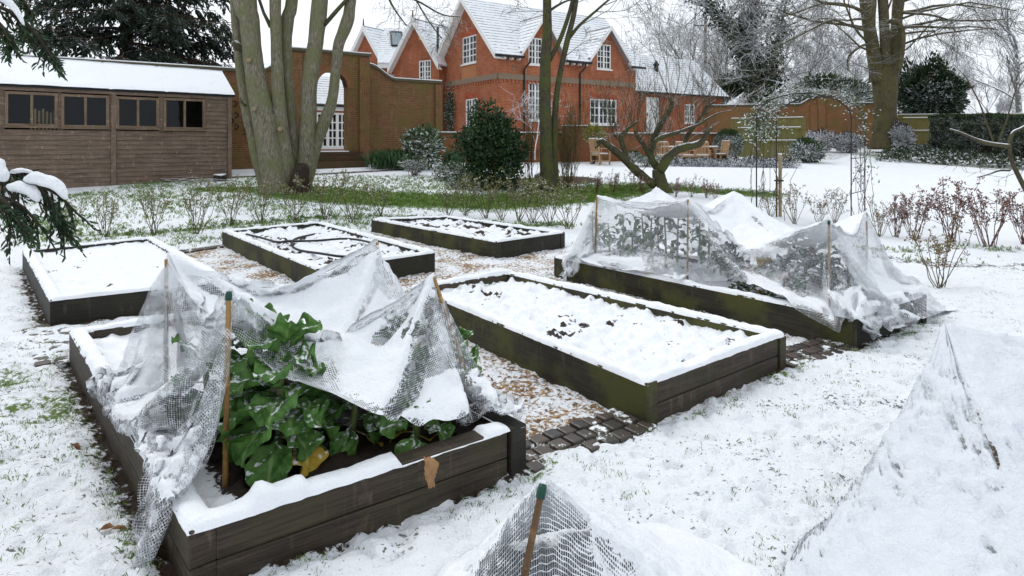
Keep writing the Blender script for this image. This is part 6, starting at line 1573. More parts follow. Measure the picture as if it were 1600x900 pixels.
# ------------------------------------------------------------------ odds on the ground
o = thing('log', 'short dark snow-topped log lying against the shed foot', 'log', tuple(gp(343, 283))); mb = MB(); p = gp(343, 283)+Vector((0, 0, .1)); mb.tube([p+Vector((-.12, -.1, 0)), p+Vector((.14, .1, 0))], [.12, .13], 10); mb.build('wood', mat_bark('log_bark', (.02, .016, .012), (.05, .04, .03), None, 0, .6), o)
rd = random.Random(4); tw = Twigs()
for k in range(7):
    a = gp(rd.uniform(200, 300), 286+rd.uniform(-3, 3))+Vector((0, 0, .05)); e = a+Vector((rd.uniform(.6, 1.6), rd.uniform(-.3, .3), rd.uniform(0, .1))); e.z = surf(e.x, e.y)+rd.uniform(.03, .12); tw.line([a, a.lerp(e, .5)+wob(rd, .05)+Vector((0, 0, .05)), e], .016, .006)
tag(tw.build('fallen_branches', mat_bark('dead_wood', (.12, .10, .08), (.22, .19, .16), None, 0, .5), None, 5), 'loose pile of fallen bare branches lying along the shed foot', 'branches')
p = gp(843, 281); o = thing('garden_light', 'small pale spotlight tilted up on the brown soil by the twin-stem tree', 'light', tuple(p)); mb = MB(); mb.tube([p, p+Vector((0, 0, .12))], .02, 6); mb.tube([p+Vector((-.16, -.04, .10)), p+Vector((.0, 0, .18)), p+Vector((.14, .03, .26))], [.05, .10, .03], 10); mb.build('body', mat_plain('grey_metal', (.30, .32, .34), .5, .2, 10, snow=.6), o)
M_BLEAF = mat_leaf('fallen_leaf', (.12, .045, .02), (.22, .10, .03), None, 30)
rs = np.random.RandomState(3)
def fallen(pts, name, label, seed, size=.05):
    lv = Leaves(seed); P = np.array(pts); n = len(P); rs = np.random.RandomState(seed)
    lv.cloud(P, rs.normal(0, 1, (n, 3))*np.array([[1, 1, .15]]), size, size*.6, .05, 2.5); return tag(lv.build(name, M_BLEAF), label, 'leaf', 'fallen leaves on the snow')
for i, (px, py, lab) in enumerate(((124, 817, 'rust-brown fallen leaf on the snow left of the front bed corner'), (172, 853, 'dark red fallen leaf on the snow at the bottom left, near the bed corner'), (110, 706, 'tan fallen leaf on the grass patch left of the front bed'))):
    p = gp(px, py); p.z = surf(p.x, p.y)+.012; fallen([tuple(p), tuple(p+Vector((.012, .01, .004)))], 'fallen_leaf', lab, i+2, .06)
# wood chip crumbs near the beds and grass poking through the snow
n = 9000; rs = np.random.RandomState(5); xs_ = rs.uniform(-3.2, 2.2, n); ys_ = rs.uniform(3.2, 9.5, n); keep = (sdist(xs_, ys_, chip_poly) < -.02) & (np.min([sdist(xs_, ys_, BEDS[k]) for k in BEDS], axis=0) > .02)
db_ = np.min([sdist(xs_, ys_, BEDS[k]) for k in BEDS], axis=0); keep &= (fbm(xs_*1.4, ys_*1.4, 0, 2, 77)-.52+.35*np.exp(-db_/.15)+rs.uniform(-.12, .12, n)) > 0
xs_, ys_ = xs_[keep], ys_[keep]; lv = Leaves(8); zz_ = np.array([surf(a, b) for a, b in zip(xs_, ys_)])+.004
lv.cloud(np.stack([xs_, ys_, zz_], 1), rs.normal(0, 1, (len(xs_), 3))*np.array([[1, 1, .2]]), .034, .016, .1, 1.5)
tag(lv.build('wood_chips', mat_leaf('wood_chip', (.16, .09, .04), (.38, .25, .13), None, 60)), 'scattered pale wood chips poking through the snow between the beds', 'wood chips', kind='stuff')
def grass_field(n, xr, yr, dens, seed, L):
    rs = np.random.RandomState(seed); x = rs.uniform(*xr, n); y = rs.uniform(*yr, n)
    ii = np.clip(np.searchsorted(gy, y)-1, 0, len(gy)-2); jj = np.clip(np.searchsorted(gx, x)-1, 0, len(gx)-2)
    gm = grass[ii, jj]; gm = np.where((soil[ii, jj] > .5) | (chips[ii, jj] > .3), 0, gm); keep = (rs.uniform(0, 1, n) < np.clip(gm*dens, 0, 1)) & (np.min([sdist(x, y, BEDS[k]) for k in BEDS], axis=0) > .012) & (fbm(x*5, y*5, 0, 2, 88) > .5-.35*gm)
    x, y = x[keep], y[keep]; z = GZ[ii[keep], jj[keep]]
    k = np.repeat(np.arange(len(x)), 4); x = x[k]+rs.normal(0, .012, len(k)); y = y[k]+rs.normal(0, .012, len(k)); z = z[k]-.004; m = len(x)
    A = rs.uniform(0, 2*PI, m); l = L*rs.uniform(.4, 1.2, m); b = rs.uniform(.1, .8, m); w_ = .0014*rs.uniform(.7, 1.4, m)*(1 if yr[1] < 7 else 2.6)
    V = np.stack([np.stack([x-np.sin(A)*w_, y+np.cos(A)*w_, z], 1), np.stack([x+np.sin(A)*w_, y-np.cos(A)*w_, z], 1), np.stack([x+np.cos(A)*b*l*.45, y+np.sin(A)*b*l*.45, z+l*.7], 1), np.stack([x+np.cos(A)*b*l, y+np.sin(A)*b*l, z+l*(1-.3*b)], 1)], 1).reshape(-1, 3)
    Fq = np.arange(m)[:, None]*4+np.array([[0, 1, 2]]); F2 = np.arange(m)[:, None]*4+np.array([[0, 2, 3]])
    return V, np.concatenate([Fq, F2], 0)
V1, F1 = grass_field(90000, (-4.5, 4.5), (1.5, 6.5), .9, 4, .024); V2, F2 = grass_field(130000, (-11, 8), (8.5, 21), .85, 5, .07)
gr_ = npmesh('grass', np.concatenate([V1, V2]), np.concatenate([F1, F2+len(V1)]), mat_leaf('grass_blade', (.065, .14, .02), (.20, .30, .06), .9, 3, amp=1.0, ss=20), smooth=False); tag(gr_, 'green grass blades poking through the thin snow', 'grass', kind='stuff')
# ------------------------------------------------------------------ canes, cabbages, kale and the crop netting
M_BAMBOO = mat_timber('bamboo', (.22, .12, .035), (.36, .21, .07), None, 0, None, 30, .4)
M_CAP = mat_plain('green_cap', (.01, .06, .04), .4, .2, 20)
M_BAMBOO_D = mat_timber('bamboo_dark', (.06, .03, .012), (.15, .08, .028), None, 0, .9, 30, .4)
def cane(base, top, label, cap=True, r=.012, snow=True, mat=None):
    base, top = Vector(base), Vector(top); o = thing('bamboo_cane', label, 'cane', tuple(base), 'bamboo canes holding up the nets'); mb = MB(); n = 9; pts = []; rr = []
    for k in range(n):
        for j, f in ((0, 1), (.80, .96), (.88, 1.18), (.94, .95)):
            t_ = min(1, (k+j)/n); pts.append(base.lerp(top, t_)); rr.append(r*f*(1.05-.2*t_))
    pts.append(top); rr.append(r*.8); mb.tube(pts, rr, 10); mb.build('shaft', mat or M_BAMBOO, o)
    if cap:
        e = (top-base).normalized(); mb = MB(); mb.tube([top-e*.030, top-e*.006, top+e*.006], [r*1.12, r*1.16, r*.9], 10); mb.build('cap', M_CAP, o)
    return o
# --- netting material
def mat_net(name, cell, thread=(.33, .35, .38), thin=.435, sa=(.80, .83, .87), sb=(.87, .885, .91)):
    t = NT(name); uv = t.uv(); at_ = t.n('VertexColor', layer_name='mask'); sp = t.n('SeparateColor', {0: at_.outputs[0]})
    wv = t.n('VectorMath', {0: t.n('TexNoise', {'Vector': uv, 'Scale': 16.0}).outputs['Color'], 3: cell*.5}, operation='SCALE').outputs[0]
    uvw = t.n('VectorMath', {0: uv, 1: wv}, operation='ADD').outputs[0]
    sx = t.n('SeparateXYZ', {0: uvw}); 
    def dist(c): return t.m('ABSOLUTE', t.m('SUBTRACT', t.m('FRACT', t.m('DIVIDE', c, cell)), .5))
    dx, dy = dist(sx.outputs[0]), dist(sx.outputs[1])
    dm = t.m('MAXIMUM', dx, dy)                           # .5 on a thread, 0 mid-cell
    no = t.noise(t.pos(), 34, 3, .7); nb = t.noise(t.pos(), 7, 3, .6)
    crumb = t.m('ADD', t.m('MULTIPLY', t.m('SUBTRACT', no, .5), .85), t.m('MULTIPLY', t.m('SUBTRACT', nb, .5), .9))
    thr_ = t.m('SUBTRACT', t.m('SUBTRACT', thin, t.m('MULTIPLY', t.m('MULTIPLY', t.m('MAXIMUM', crumb, 0), 1.1), t.m('ADD', sp.outputs[0], 1.0, None, True))), t.m('MULTIPLY', sp.outputs[1], .22))
    net = t.m('GREATER_THAN', dm, thr_)
    snow = t.sm(t.m('ADD', sp.outputs[0], crumb), .47, .53)
    alpha = t.m('MAXIMUM', net, snow)
    wn = t.m('MAXIMUM', snow, t.sm(t.m('ADD', no, t.m('MULTIPLY', sp.outputs[1], .45)), .40, .62))
    col = t.mix(wn, thread, t.mix(nb, sa, sb))
    h = t.m('ADD', t.m('ADD', t.noise(t.pos(), 30, 4, .65), t.m('MULTIPLY', no, .4)), t.m('MULTIPLY', t.noise(t.pos(), 95, 3, .7), .5))
    b = t.bsdf(col, .6, t.bump(h, .8, .014), .25)
    tr = t.n('BsdfTransparent').outputs[0]
    return t.done(t.n('MixShader', {0: alpha, 1: tr, 2: b}).outputs[0])
M_NET = mat_net('crop_net', .0105, (.42, .44, .47))
M_NET2 = mat_net('crop_net_near', .0072, (.46, .48, .50))
M_NET3 = mat_net('crop_net_thin_snow', .0075, (.20, .21, .23), .435, (.60, .64, .69), (.76, .79, .83))
def drape(UV, P, pins, floor, steps=260, iters=10, g_=9.8, dt=.022):
    """position-based cloth on a grid; UV rest coordinates (n,m,2)"""
    P = P.copy(); Vp = P.copy(); n, m = P.shape[:2]
    def cons(sa, sb): return (sa, sb, np.linalg.norm(UV[sa]-UV[sb], axis=-1))
    C = []
    S = np.s_
    for par in (0, 1):
        e = m-1-((m-1-par) % 2) if True else 0
        C.append(cons(S[:, par:m-1:2], S[:, par+1:m:2])); C.append(cons(S[par:n-1:2, :], S[par+1:n:2, :]))
        C.append(cons(S[par:n-1:2, :-1], S[par+1:n:2, 1:])); C.append(cons(S[par:n-1:2, 1:], S[par+1:n:2, :-1]))
    for (k, (sa, sb, L)) in enumerate(C):
        a = P[sa]; b = P[sb]; kk = min(a.shape[0], b.shape[0]); jj = min(a.shape[1], b.shape[1]); assert a.shape == b.shape, (a.shape, b.shape)
    wgt = np.ones((n, m, 1))
    for (i, j) in pins: wgt[i, j] = 0
    pi = np.array([k[0] for k in pins]); pj = np.array([k[1] for k in pins]); pp = np.array([pins[k] for k in pins])
    for st in range(steps):
        vel = (P-Vp)*.972; Vp = P.copy(); P = P+vel; P[..., 2] -= g_*dt*dt*(1 if st > 5 else .2)
        for it in range(iters):
            for c_i, (sa, sb, L) in enumerate(C):
                d = P[sb]-P[sa]; l = np.sqrt((d*d).sum(-1))+1e-9; wa, wb = wgt[sa], wgt[sb]
                st_ = 1.0 if c_i % 4 < 2 else .22
                f = ((l-L)/l*st_*np.where(l > L, 1, .30 if c_i % 4 < 2 else .1))[..., None]*d/np.maximum(wa+wb, 1e-6)
                P[sa] += f*wa; P[sb] -= f*wb
            P[pi, pj] = pp
        h = floor(P[..., 0], P[..., 1]); hit = P[..., 2] < h
        P[..., 2] = np.where(hit, h, P[..., 2])
        for ax in (0, 1): P[..., ax] = np.where(hit, Vp[..., ax]*.8+P[..., ax]*.2, P[..., ax])
        vm = P-Vp; l = np.linalg.norm(vm, axis=-1, keepdims=True); P = Vp+vm*np.minimum(1, .06/(l+1e-9))
    return P
def upsample(A):
    """midpoint upsample with cubic smoothing along both axes"""
    def up1(B):
        n = B.shape[0]; E = np.concatenate([B[:1]*2-B[1:2], B, B[-1:]*2-B[-2:-1]], 0)
        mid = (-E[:-3]+9*E[1:-2]+9*E[2:-1]-E[3:])/16
        out = np.empty((2*n-1,)+B.shape[1:]); out[::2] = B; out[1::2] = mid; return out
    return up1(up1(A).swapaxes(0, 1)).swapaxes(0, 1)
def net_object(P, UV, label, mat, snow_bias=0.0, thick=.028, seed=1, group='snow-laden crop nets', extra=None):
    du = np.gradient(P, axis=0); dv = np.gradient(P, axis=1); N = np.cross(du, dv); N /= np.linalg.norm(N, axis=-1, keepdims=True)+1e-9
    N = np.where((N[..., 2:3] < 0), -N, N); nz = N[..., 2]
    k = fbm(UV[..., 0]*3.2, UV[..., 1]*3.2, 0, 3, seed); k2 = fbm(UV[..., 0]*11, UV[..., 1]*11, 0, 2, seed+3)
    sn = np.clip((nz-.52)/.24, -.4, 1.2)*1.0+(k-.5)*.8+(k2-.5)*.35+snow_bias
    if extra is not None: sn = sn+extra
    full = np.clip((sn-.35)/.5, 0, 1)
    Q = P.copy(); Q[..., 2] += thick*full*(.6+.9*k2); Q += N*(.006*(k2-.5))[..., None]
    mask = np.stack([np.clip(sn, -1, 1.6), np.clip(.22+(k-.5)*1.5+.5*np.minimum(sn, .3), 0, 1), sn*0, sn*0+1], -1).reshape(-1, 4)
    c = P.reshape(-1, 3).mean(0); n, m = P.shape[:2]
    o = npmesh('crop_net', Q.reshape(-1, 3)-c, gridfaces(n, m), mat, None, uv=UV.reshape(-1, 2), attr=mask); o.location = tuple(c)
    return tag(o, label, 'net', group)
def near_idx(UV, u, v): d = (UV[..., 0]-u)**2+(UV[..., 1]-v)**2; return np.unravel_index(np.argmin(d), d.shape)
def drape2(UV, P0, pins, floor):
    n, m = UV.shape[:2]; n -= 1-n % 2; m -= 1-m % 2; UV = UV[:n, :m]; P0 = P0[:n, :m]
    c = np.s_[::2, ::2]; pk = lambda U: {near_idx(U, *k): v for k, v in pins}
    P = drape(UV[c], P0[c], pk(UV[c]), floor, 340, 24, 1.6, .028)
    P = drape(UV, upsample(P), pk(UV), floor, 70, 16, .8, .022)
    return upsample(P), upsample(UV)
def rect_bonus(UV, u0, u1, v0, v1, b): return b*np.clip(np.minimum(np.minimum(UV[..., 0]-u0, u1-UV[..., 0]), np.minimum(UV[..., 1]-v0, v1-UV[..., 1]))*9+.3, 0, 1)
def bed_floor(key, soilz):
    Q, I = BEDS[key], BEDI[key]
    def f(x, y):
        a = inside(x, y, Q); b = inside(x, y, I)
        return np.where(b, soilz, np.where(a, .285, .035))
    return f
# ---- net over bed B
pB = {'P2': (-1.235, 2.765, .992), 'P4': (-.435, 3.50, .90), 'P1': (-2.0, 3.64, .975), 'P3': (-.90, 4.20, .985)}
h_ = .044; us = np.arange(-1.02, 2.08, h_); vs0 = np.arange(0, 1.95, h_)
ub = us
vmin = -np.interp(us, [-1.02, -.3, -.13, .0, .12, .36, .67, 1.05, 1.5, 2.1], [.78, .82, .68, .16, .16, .38, .56, .78, .74, .68])
nneg = 22; rows = []
for t_ in np.linspace(1, 0, nneg, endpoint=False): rows.append(vmin*t_)
VV = np.array(rows+[np.full(len(us), v) for v in vs0]); UU = np.tile(us, (VV.shape[0], 1)); UVb = np.stack([UU, VV], -1)
a_, b_ = np.array([.816, .577]), np.array([-.66, .75])
o2 = np.array(pB['P2'][:2])
XY = o2+UU[..., None]*a_*.90+VV[..., None]*b_*.88
PB0 = np.concatenate([XY, np.full(UU.shape+(1,), 1.0)], -1); PB0[..., 2] += .004*np.random.RandomState(1).normal(0, 1, UU.shape)
PBu, UVu = drape2(UVb, PB0, [((0, 0), pB['P2']), ((1.24, .0), pB['P4']), ((.0, 1.27), pB['P1']), ((1.32, 1.18), pB['P3']), ((.36, -.38), (-.90, 2.74, .62)), ((.67, -.56), (-.57, 2.79, .43)), ((1.05, -.78), (-.20, 2.98, .345)), ((1.80, -.70), (.05, 3.13, .31)), ((1.92, .10), (-.28, 3.62, .30)), ((2.02, 1.18), (-.75, 4.22, .30)), ((-.72, -.76), (-1.42, 2.36, .06)), ((-1.0, .92), (-2.07, 3.30, .10))], bed_floor('B', .21))
net_object(PBu, UVu, 'sagging snow-loaded net on four canes over the cabbages in the front left bed', M_NET, -.04, .034, 5, extra=rect_bonus(UVu, -.02, 1.30, -.06, 1.30, .55)-1.1*np.clip((-.02-UVu[..., 1])*8, 0, 1)*np.clip(UVu[..., 0]*6+.6, 0, 1)*np.clip((.72-UVu[..., 0])*5, 0, 1)-.25*np.clip((-.10-UVu[..., 1])*8, 0, 1)*np.clip((UVu[..., 0]-.6)*5, 0, 1))
for (k, base, lab) in (('P2', (-1.245, 2.72, .13), 'golden bamboo cane nearest the camera at the front left bed, in full view'), ('P4', (-.16, 3.40, .13), 'leaning cane at the right side of the front left bed under the net'), ('P1', (-2.02, 3.66, .13), 'cane at the left side of the front left bed, seen through the net'), ('P3', (-.95, 4.3, .13), 'cane hidden under the tallest snowy peak of the front left net')):
    t_ = Vector(pB[k]); off = Vector((.0, -.03, .0)) if k == 'P2' else Vector((0, -.01, 0)); cane(base, t_+off+Vector((0, 0, .008)), lab, k == 'P2', .0125)
# ---- net over bed C
pC = {'N1': (1.0, 7.4, 1.02), 'N2': (1.85, 6.6, 1.06), 'N3': (2.75, 5.45, .975), 'K1': (1.90, 8.2, 1.05), 'K2': (2.6, 7.35, 1.07), 'K3': (3.5, 6.2, .96)}
hC = .056; ss_ = np.arange(-.95, 4.02, hC); ts0 = np.arange(0, 2.0, hC)
tmin = -np.interp(ss_, [-.95, 0, 1.2, 1.6, 2.0, 2.4, 2.86, 3.6, 4.0], [.80, .88, .88, .70, .50, .68, 1.0, .95, .8]); rows = [tmin*t_ for t_ in np.linspace(1, 0, 16, endpoint=False)]
TT = np.array(rows+[np.full(len(ss_), v) for v in ts0]); SS = np.tile(ss_, (TT.shape[0], 1)); UVc = np.stack([SS, TT], -1)
n1, n2_, n3 = [np.array(pC[k][:2]) for k in ('N1', 'N2', 'N3')]
def along3(s):
    e1 = (n2_-n1)/1.2; e2 = (n3-n2_)/1.72
    return np.where((s < 1.2)[..., None], n1+s[..., None]*e1, n2_+(s-1.2)[..., None]*e2)
cr_ = (np.array(pC['K2'][:2])-n2_)/1.14
PC0 = np.concatenate([along3(SS)+TT[..., None]*cr_*.96, np.full(SS.shape+(1,), 1.06)], -1); PC0[..., 2] += .004*np.random.RandomState(2).normal(0, 1, SS.shape)
PCu, UVcu = drape2(UVc, PC0, [((0, 0), pC['N1']), ((1.2, 0), pC['N2']), ((2.86, 0), pC['N3']), ((.03, 1.25), pC['K1']), ((1.22, 1.13), pC['K2']), ((2.88, 1.13), pC['K3']), ((-.78, -.78), (.60, 7.44, .05)), ((0, -.88), (.80, 7.30, .27)), ((.6, -.88), (1.22, 6.80, .28)), ((1.2, -.88), (1.66, 6.28, .27)), ((2.86, -1.0), (2.62, 5.02, .14)), ((3.6, -.86), (3.0, 5.10, .06)), ((4.0, .45), (3.50, 5.38, .13)), ((4.0, 1.2), (4.02, 5.80, .12))], bed_floor('C', .23))
M_NETC = mat_net('crop_net_far', .0125, (.58, .60, .63), .448)
net_object(PCu, UVcu, 'long snow-laden net sagging over six canes on the right-hand netted bed', M_NETC, .02, .034, 9, extra=rect_bonus(UVcu, -.1, 2.95, .05, 1.2, .5)-(1.0-.85*np.clip((-.34-UVcu[..., 1]+.35*(fbm(UVcu[..., 0]*4, UVcu[..., 1]*4, 0, 3, 71)-.5))*4, 0, 1))*np.clip((.0-UVcu[..., 1])*8, 0, 1)*np.clip((UVcu[..., 0]+.2)*5, 0, 1)+.4*np.clip((-.62-UVcu[..., 1])*9, 0, 1)*(UVcu[..., 0] < 1.6))
for k, base, lab in (('N1', (.97, 7.36, .15), 'leaning cane at the left end of the right-hand netted bed'), ('N2', (1.83, 6.55, .15), 'upright cane in the middle front of the right-hand netted bed'), ('N3', (2.74, 5.42, .15), 'snow-speckled cane at the near front corner of the right-hand netted bed'), ('K1', (1.92, 8.22, .15), 'rear cane at the left end of the right-hand netted bed'), ('K2', (2.63, 7.38, .15), 'rear middle cane lifting the sharp ridge of the right-hand net'), ('K3', (3.52, 6.22, .15), 'rear cane under the rightmost peak of the right-hand net')):
    cane(base, Vector(pC[k])+Vector((0, -.008, .006)), lab, k == 'N3', .011)
# ---- foreground tents
def tent(peak, peri, sag, label, seed, nr=70, na=150, bias=0.0, ground_z=.03, mat=None, foldamp=.02, extra=None, ridge=False):
    peak = np.array(peak); per = np.array([tuple(q) for q in spline([peri[-1]]+peri+[peri[0], peri[1]], 12*(len(peri)+2))][12:-12] if not ridge else [tuple(q) for q in peri+[peri[0]]]); L = np.r_[0, np.cumsum(np.linalg.norm(np.diff(per, axis=0), axis=1))]; s = np.linspace(0, L[-1], na); Q = np.stack([np.interp(s, L, per[:, i]) for i in range(3)], -1)
    t_ = np.linspace(0, 1, nr)**1.0; T = t_[:, None, None]; P = peak*(1-T)+Q[None]*T
    # between the pegs the cloth hangs in a little
    pull = .5+0*s[None, :, None]
    hang = 4*T*(1-T)
    P[..., 2] -= (sag*hang[..., 0]*(.8+.5*pull[..., 0])); ctr = peak[None, None, :2]
    P[..., :2] += (ctr-P[..., :2])*(.16*pull*T*(1-T)*2)
    ang = s/L[-1]*2*PI
    P[..., 2] += foldamp*(fbm(np.cos(ang)[None]*5+seed+0*T[..., 0], np.sin(ang)[None]*5+0*T[..., 0], T[..., 0]*1.5, 3, seed)-.5)*2*hang[..., 0]
    P[..., 2] += ((fbm(P[..., 0]*7, P[..., 1]*7, 0, 3, seed+5)-.5)*.035+(fbm(P[..., 0]*22, P[..., 1]*22, 0, 3, seed+6)-.5)*.034)*np.clip(T[..., 0]*5, 0, 1)
    P[..., 2] = np.maximum(P[..., 2], ground_z)
    rad = np.linalg.norm(Q-peak, axis=1).mean(); UV = np.stack([np.tile(s, (nr, 1))*T[..., 0], T[..., 0]*rad+0*s[None]], -1)
    # rest coordinates: planar, so the mesh keeps its square cells
    UV = P[..., :2]*np.array([[[1.2, 1.2]]])
    return net_object(P, UV, label, mat or M_NET2, bias, .022, seed, extra=extra(P) if extra else None)
pk1 = (.085, 1.735, .712)
tent(pk1, [(-.55, 1.80, .03), (-.25, 1.45, .03), (.40, 1.42, .03), (1.02, 1.85, .03), (.70, 2.6, .03), (-.1, 2.5, .03)], .045, 'low snow-crusted net peaking over a capped cane at the bottom centre', 15, bias=.0, mat=M_NET2, extra=lambda P: np.where((P[..., 1] < 1.75) & (np.abs(P[..., 0]-.06) < .15+.25*(1.73-P[..., 1])), -.55, .45))
cane((-.12, 1.36, .0), (.083, 1.70, .722), 'dark bamboo cane with a green cap at the bottom centre of the picture', True, .0115, mat=M_BAMBOO_D)
pk2 = (2.0, 2.9, .80)
tent(pk2, [(1.0, 2.30, .03), (1.2, 1.55, .03), (1.6, .9, .03), (2.7, 1.0, .20), (3.4, 2.2, .55), (3.5, 3.3, .62), (2.6, 3.55, .03), (1.78, 3.02, .03)], .07, 'big snow-covered net tent filling the bottom right corner', 23, 120, 300, .0, mat=M_NET3)
cane((2.12, 2.55, .0), (2.0, 2.88, .79), 'cane buried under the big snowy net at the bottom right', True, .0115)
# snow-covered mound, bottom left? (soft drift is part of the ground)
# ------------------------------------------------------------------ cabbages
def mat_cabbage(name, c1, c2, vein):
    t = NT(name); uv = t.uv(); sx = t.n('SeparateXYZ', {0: uv}); u, v = sx.outputs[0], sx.outputs[1]
    du = t.m('ABSOLUTE', t.m('SUBTRACT', u, .5)); mid = t.m('SUBTRACT', 1.0, t.sm(du, .02, .055))
    sv = t.m('ABSOLUTE', t.m('SUBTRACT', t.m('FRACT', t.m('SUBTRACT', t.m('MULTIPLY', v, 7.0), t.m('MULTIPLY', du, 5.0))), .5)); side = t.m('MULTIPLY', t.m('SUBTRACT', 1.0, t.sm(sv, .03, .09)), .7)
    n = t.noise(t.pos(), 16, 4, .6); c = t.mix(t.sm(n, .3, .7), c1, c2); c = t.mix(t.m('MAXIMUM', mid, t.m('MULTIPLY', side, .55)), c, vein)
    mk = t.snowmask(.97, .10, 40, 1.3); c = t.mix(mk, c, SNOW)
    return t.done(t.bsdf(c, .55, t.bump(t.m('ADD', t.m('MULTIPLY', side, -.6), t.noise(t.pos(), 40, 3)), .5, .006), .3))
M_CAB = mat_cabbage('cabbage_leaf', (.028, .09, .014), (.10, .22, .045), (.15, .25, .08))
M_CABY = mat_cabbage('yellowed_leaf', (.42, .28, .02), (.55, .38, .05), (.55, .45, .15))
M_STALK = mat_plain('cabbage_stalk', (.16, .20, .07), .6, .3, 20)
def leaf_mesh(mb, base, az, elev, L, W, droop, rf, seed, rd, pet=.32):
    n, m = 17, 15; P = np.zeros((n, m, 3)); d0 = Vector((math.cos(az)*math.cos(elev), math.sin(az)*math.cos(elev), math.sin(elev))); sd = Vector((-math.sin(az), math.cos(az), 0)); p = Vector(base); dd = d0.copy(); ph = rd.uniform(0, 6)
    tw_ = rd.uniform(-.4, .4)
    for i in range(n):
        s = i/(n-1)
        if i: dd = (dd+Vector((0, 0, -droop/n*(.4+1.6*s)))).normalized(); p = p+dd*L/(n-1)
        nn = sd.cross(dd).normalized(); nn = nn if nn.z > -0.2 else -nn
        b = 0 if s < pet else (s-pet)/(1-pet); w_ = .012+.10*W*min(1, s/pet)*(s < pet)+W*(math.sin(PI*min(.93, b**.86*.92+.03))**.60 if b > 0 else 0)*(b > 0)
        if b > 0: w_ = max(w_, .02)
        s2 = (sd*math.cos(tw_*s)+nn*math.sin(tw_*s))
        for j in range(m):
            t_ = 2*j/(m-1)-1; e = abs(t_)**1.8
            lob = 1+(.07*math.sin(15*s+ph+(2 if t_ > 0 else 0))+.05*math.sin(37*s+2*ph))*e
            q = p+s2*(t_*w_/2*lob)+nn*(w_*.16*t_*t_+(rf*e*math.sin(15*s+ph+t_*2.2)*min(1, b*4)+rf*.7*e*math.sin(31*s+ph*2+t_))*(b > 0)+rf*.35*math.sin(19*s+t_*7+ph)*(b > 0))
            P[i, j] = q
    mb.grid(P, None, True)
def cabbage(px, py, z, H, n, seed, label, yellow=0, L=(.28, .42), W=(.17, .26)):
    b = onplane(px, py, z); o = thing('cabbage_plant', label, 'plant', (b.x, b.y, z), 'cabbages under the front net'); rd = random.Random(seed)
    mb = MB(); top = b+Vector((rd.gauss(0, .03), rd.gauss(0, .03), H)); mb.tube([b-Vector((0, 0, .05)), b.lerp(top, .5)+wob(rd, .01), top], [.022, .018, .012], 8); mb.build('stalk', M_STALK, o)
    for k in range(n):
        t_ = k/(n-1); mb = MB(); az = k*2.4+rd.uniform(-.3, .3); q = b.lerp(top, .25+.75*t_)
        el = -.25+1.35*t_+rd.uniform(-.15, .15)
        leaf_mesh(mb, q, az, el, rd.uniform(*L)*(1.05-.35*t_), rd.uniform(*W)*(1.05-.3*t_), 1.7-.9*t_, .024, seed+k, rd)
        ob = mb.build('leaf', M_CABY if k < yellow else M_CAB, o)
        if k < yellow: ob['label'] = 'yellow withered leaf'
        sub = ob.modifiers.new('sub', 'SUBSURF'); sub.levels = sub.render_levels = 1
    return o
cabbage(436, 726, .18, .50, 32, 3, 'large cabbage with broad veined leaves beside the front cane', 2, (.20, .33), (.17, .27))
cabbage(396, 690, .18, .54, 24, 4, 'tall leafy cabbage close behind the front cane', 0, (.20, .30), (.19, .27))
cabbage(622, 640, .18, .42, 16, 6, 'cabbage poking a tall upright leaf up to the net edge', 1, (.18, .28), (.15, .22))
cabbage(705, 632, .18, .28, 18, 7, 'ruffled cabbage at the right side under the snowy net', 0, (.2, .3), (.13, .2))
cabbage(545, 690, .18, .20, 14, 8, 'low cabbage in the dark middle of the front left bed', 1, (.2, .3), (.13, .18))
cabbage(650, 690, .18, .14, 12, 9, 'small cabbage with a leaf lolling over the front board', 2, (.22, .32), (.12, .17))
cabbage(330, 640, .18, .30, 14, 12, 'cabbage half hidden behind the snowy net folds at left', 0, (.22, .34), (.14, .2))
# brown withered leaf hanging over the front board
mb = MB(); p = onplane(666, 715, .27); leaf_mesh(mb, p, math.atan2(-1, .5), .5, .15, .045, 5.0, .010, 3, random.Random(2), .1); tag(mb.build('withered_leaf', mat_plain('withered_tan', (.30, .17, .08), .7, .3, 30)), 'tan withered leaf hanging over the front board of the left bed', 'leaf')
# ------------------------------------------------------------------ kale stalks in bed C
M_KALE = mat_leaf('kale_leaf', (.03, .075, .02), (.09, .18, .05), .97, 12, amp=1.2, ss=22)
M_KALED = mat_leaf('broccoli_leaf', (.014, .04, .014), (.04, .085, .03), .86, 10, amp=1.2, ss=22)
def kale(px, py, top_py, seed, label):
    b = onplane(px, py, .19); H = (py-top_py)*b.y/F; o = thing('kale_stalk', label, 'plant', (b.x, b.y, .19), 'kale stalks under the right-hand net'); rd = random.Random(seed); mb = MB()
    top = b+Vector((rd.gauss(0, .02), rd.gauss(0, .02), H)); mb.tube([b-Vector((0, 0, .06)), b.lerp(top, .5)+wob(rd, .012), top], [.014, .012, .007], 7); mb.build('stalk', M_STALK, o)
    mb = MB()
    for k in range(22):
        t_ = rd.uniform(.22, 1); q = b.lerp(top, t_); leaf_mesh(mb, q, rd.uniform(0, 6.28), rd.uniform(-.1, .9), rd.uniform(.10, .19), rd.uniform(.03, .055), rd.uniform(1, 2.6), .006, k, rd, .15)
    mb.build('leaves', M_KALE, o)
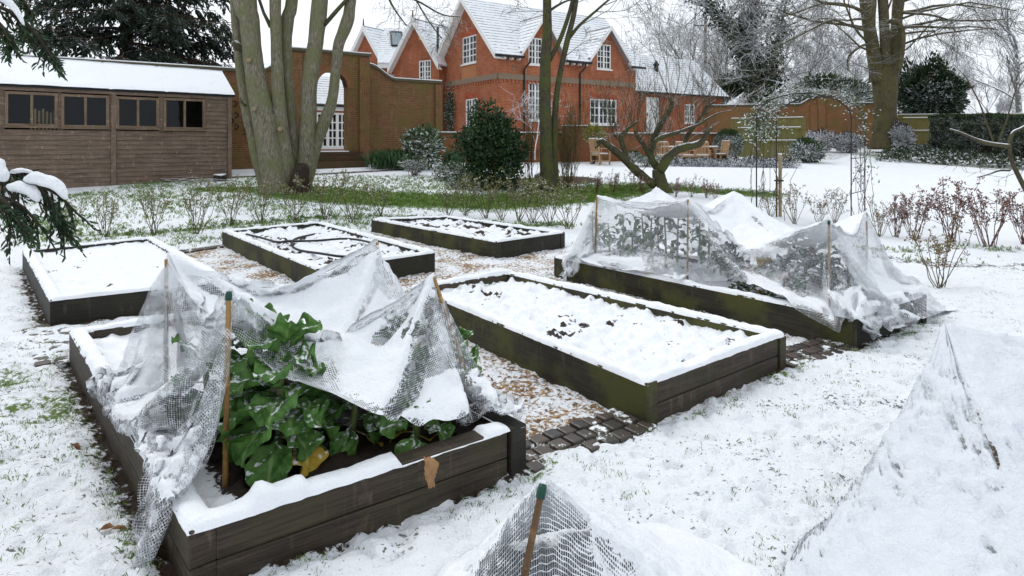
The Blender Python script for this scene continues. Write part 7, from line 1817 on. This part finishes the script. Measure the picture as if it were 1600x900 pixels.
for i, (px, py, tp_, lab) in enumerate(((927, 395, 330, 'thin kale stalk alone near the left cane of the right-hand bed'), (953, 402, 348, 'short kale stalk next right of the thin lone one'), (972, 408, 338, 'kale stalk with drooping leaves left of the snowiest clump'), (1005, 418, 335, 'tall bushy kale stalk left of the middle cane'), (1022, 420, 340, 'kale stalk behind the tall bushy one'), (1040, 420, 332, 'dark tall kale stalk nearest the left of the middle cane'), (1058, 416, 328, 'tallest kale stalk touching the middle cane'), (1090, 410, 342, 'kale stalk immediately right of the middle cane'), (1106, 420, 348, 'slim pale kale stalk second right of the middle cane'), (988, 420, 360, 'low kale stalk between two taller ones at left'), (1126, 428, 385, 'short kale stalk where the net begins to sag'))):
    kale(px, py, tp_, 60+i, lab)
def leafy(px, py, H, seed, label, n=12, yellow=0):
    b = onplane(px, py, .19); o = thing('broccoli_plant', label, 'plant', (b.x, b.y, .19), 'low brassicas under the right-hand net'); rd = random.Random(seed); mb = MB()
    mb.tube([b-Vector((0, 0, .05)), b+Vector((0, 0, H*.7))], [.018, .01], 7); mb.build('stalk', M_STALK, o); mb = MB(); my = MB()
    for k in range(n): leaf_mesh(my if k < yellow else mb, b+Vector((0, 0, H*rd.uniform(.1, .7))), rd.uniform(0, 6.28), rd.uniform(-.1, 1.1), rd.uniform(.17, .27), rd.uniform(.08, .14), rd.uniform(.8, 2), .012, k, rd, .25)
    mb.build('leaves', M_KALED, o)
    if yellow: my.build('yellow_leaves', M_CABY, o)
for i, (px, py, H, lab, y) in enumerate(((1148, 430, .38, 'dark brassica under the deepest sag of the right-hand net', 0), (1186, 456, .34, 'brassica with a bright yellow leaf in the middle of the right-hand bed', 5), (1226, 456, .42, 'upright dark brassica right of the yellow-leaved one', 3), (1258, 452, .42, 'bushy brassica left of the near corner cane', 0), (1284, 448, .50, 'tall brassica directly behind the near corner cane', 0), (1325, 452, .46, 'brassica right of the near corner cane below the net fold', 0), (1170, 462, .16, 'low spreading brassica close to the long front board', 1), (1240, 476, .16, 'small brassica lying near the front board by the corner cane', 0))):
    leafy(px, py, H, 90+i, lab, 12, y)
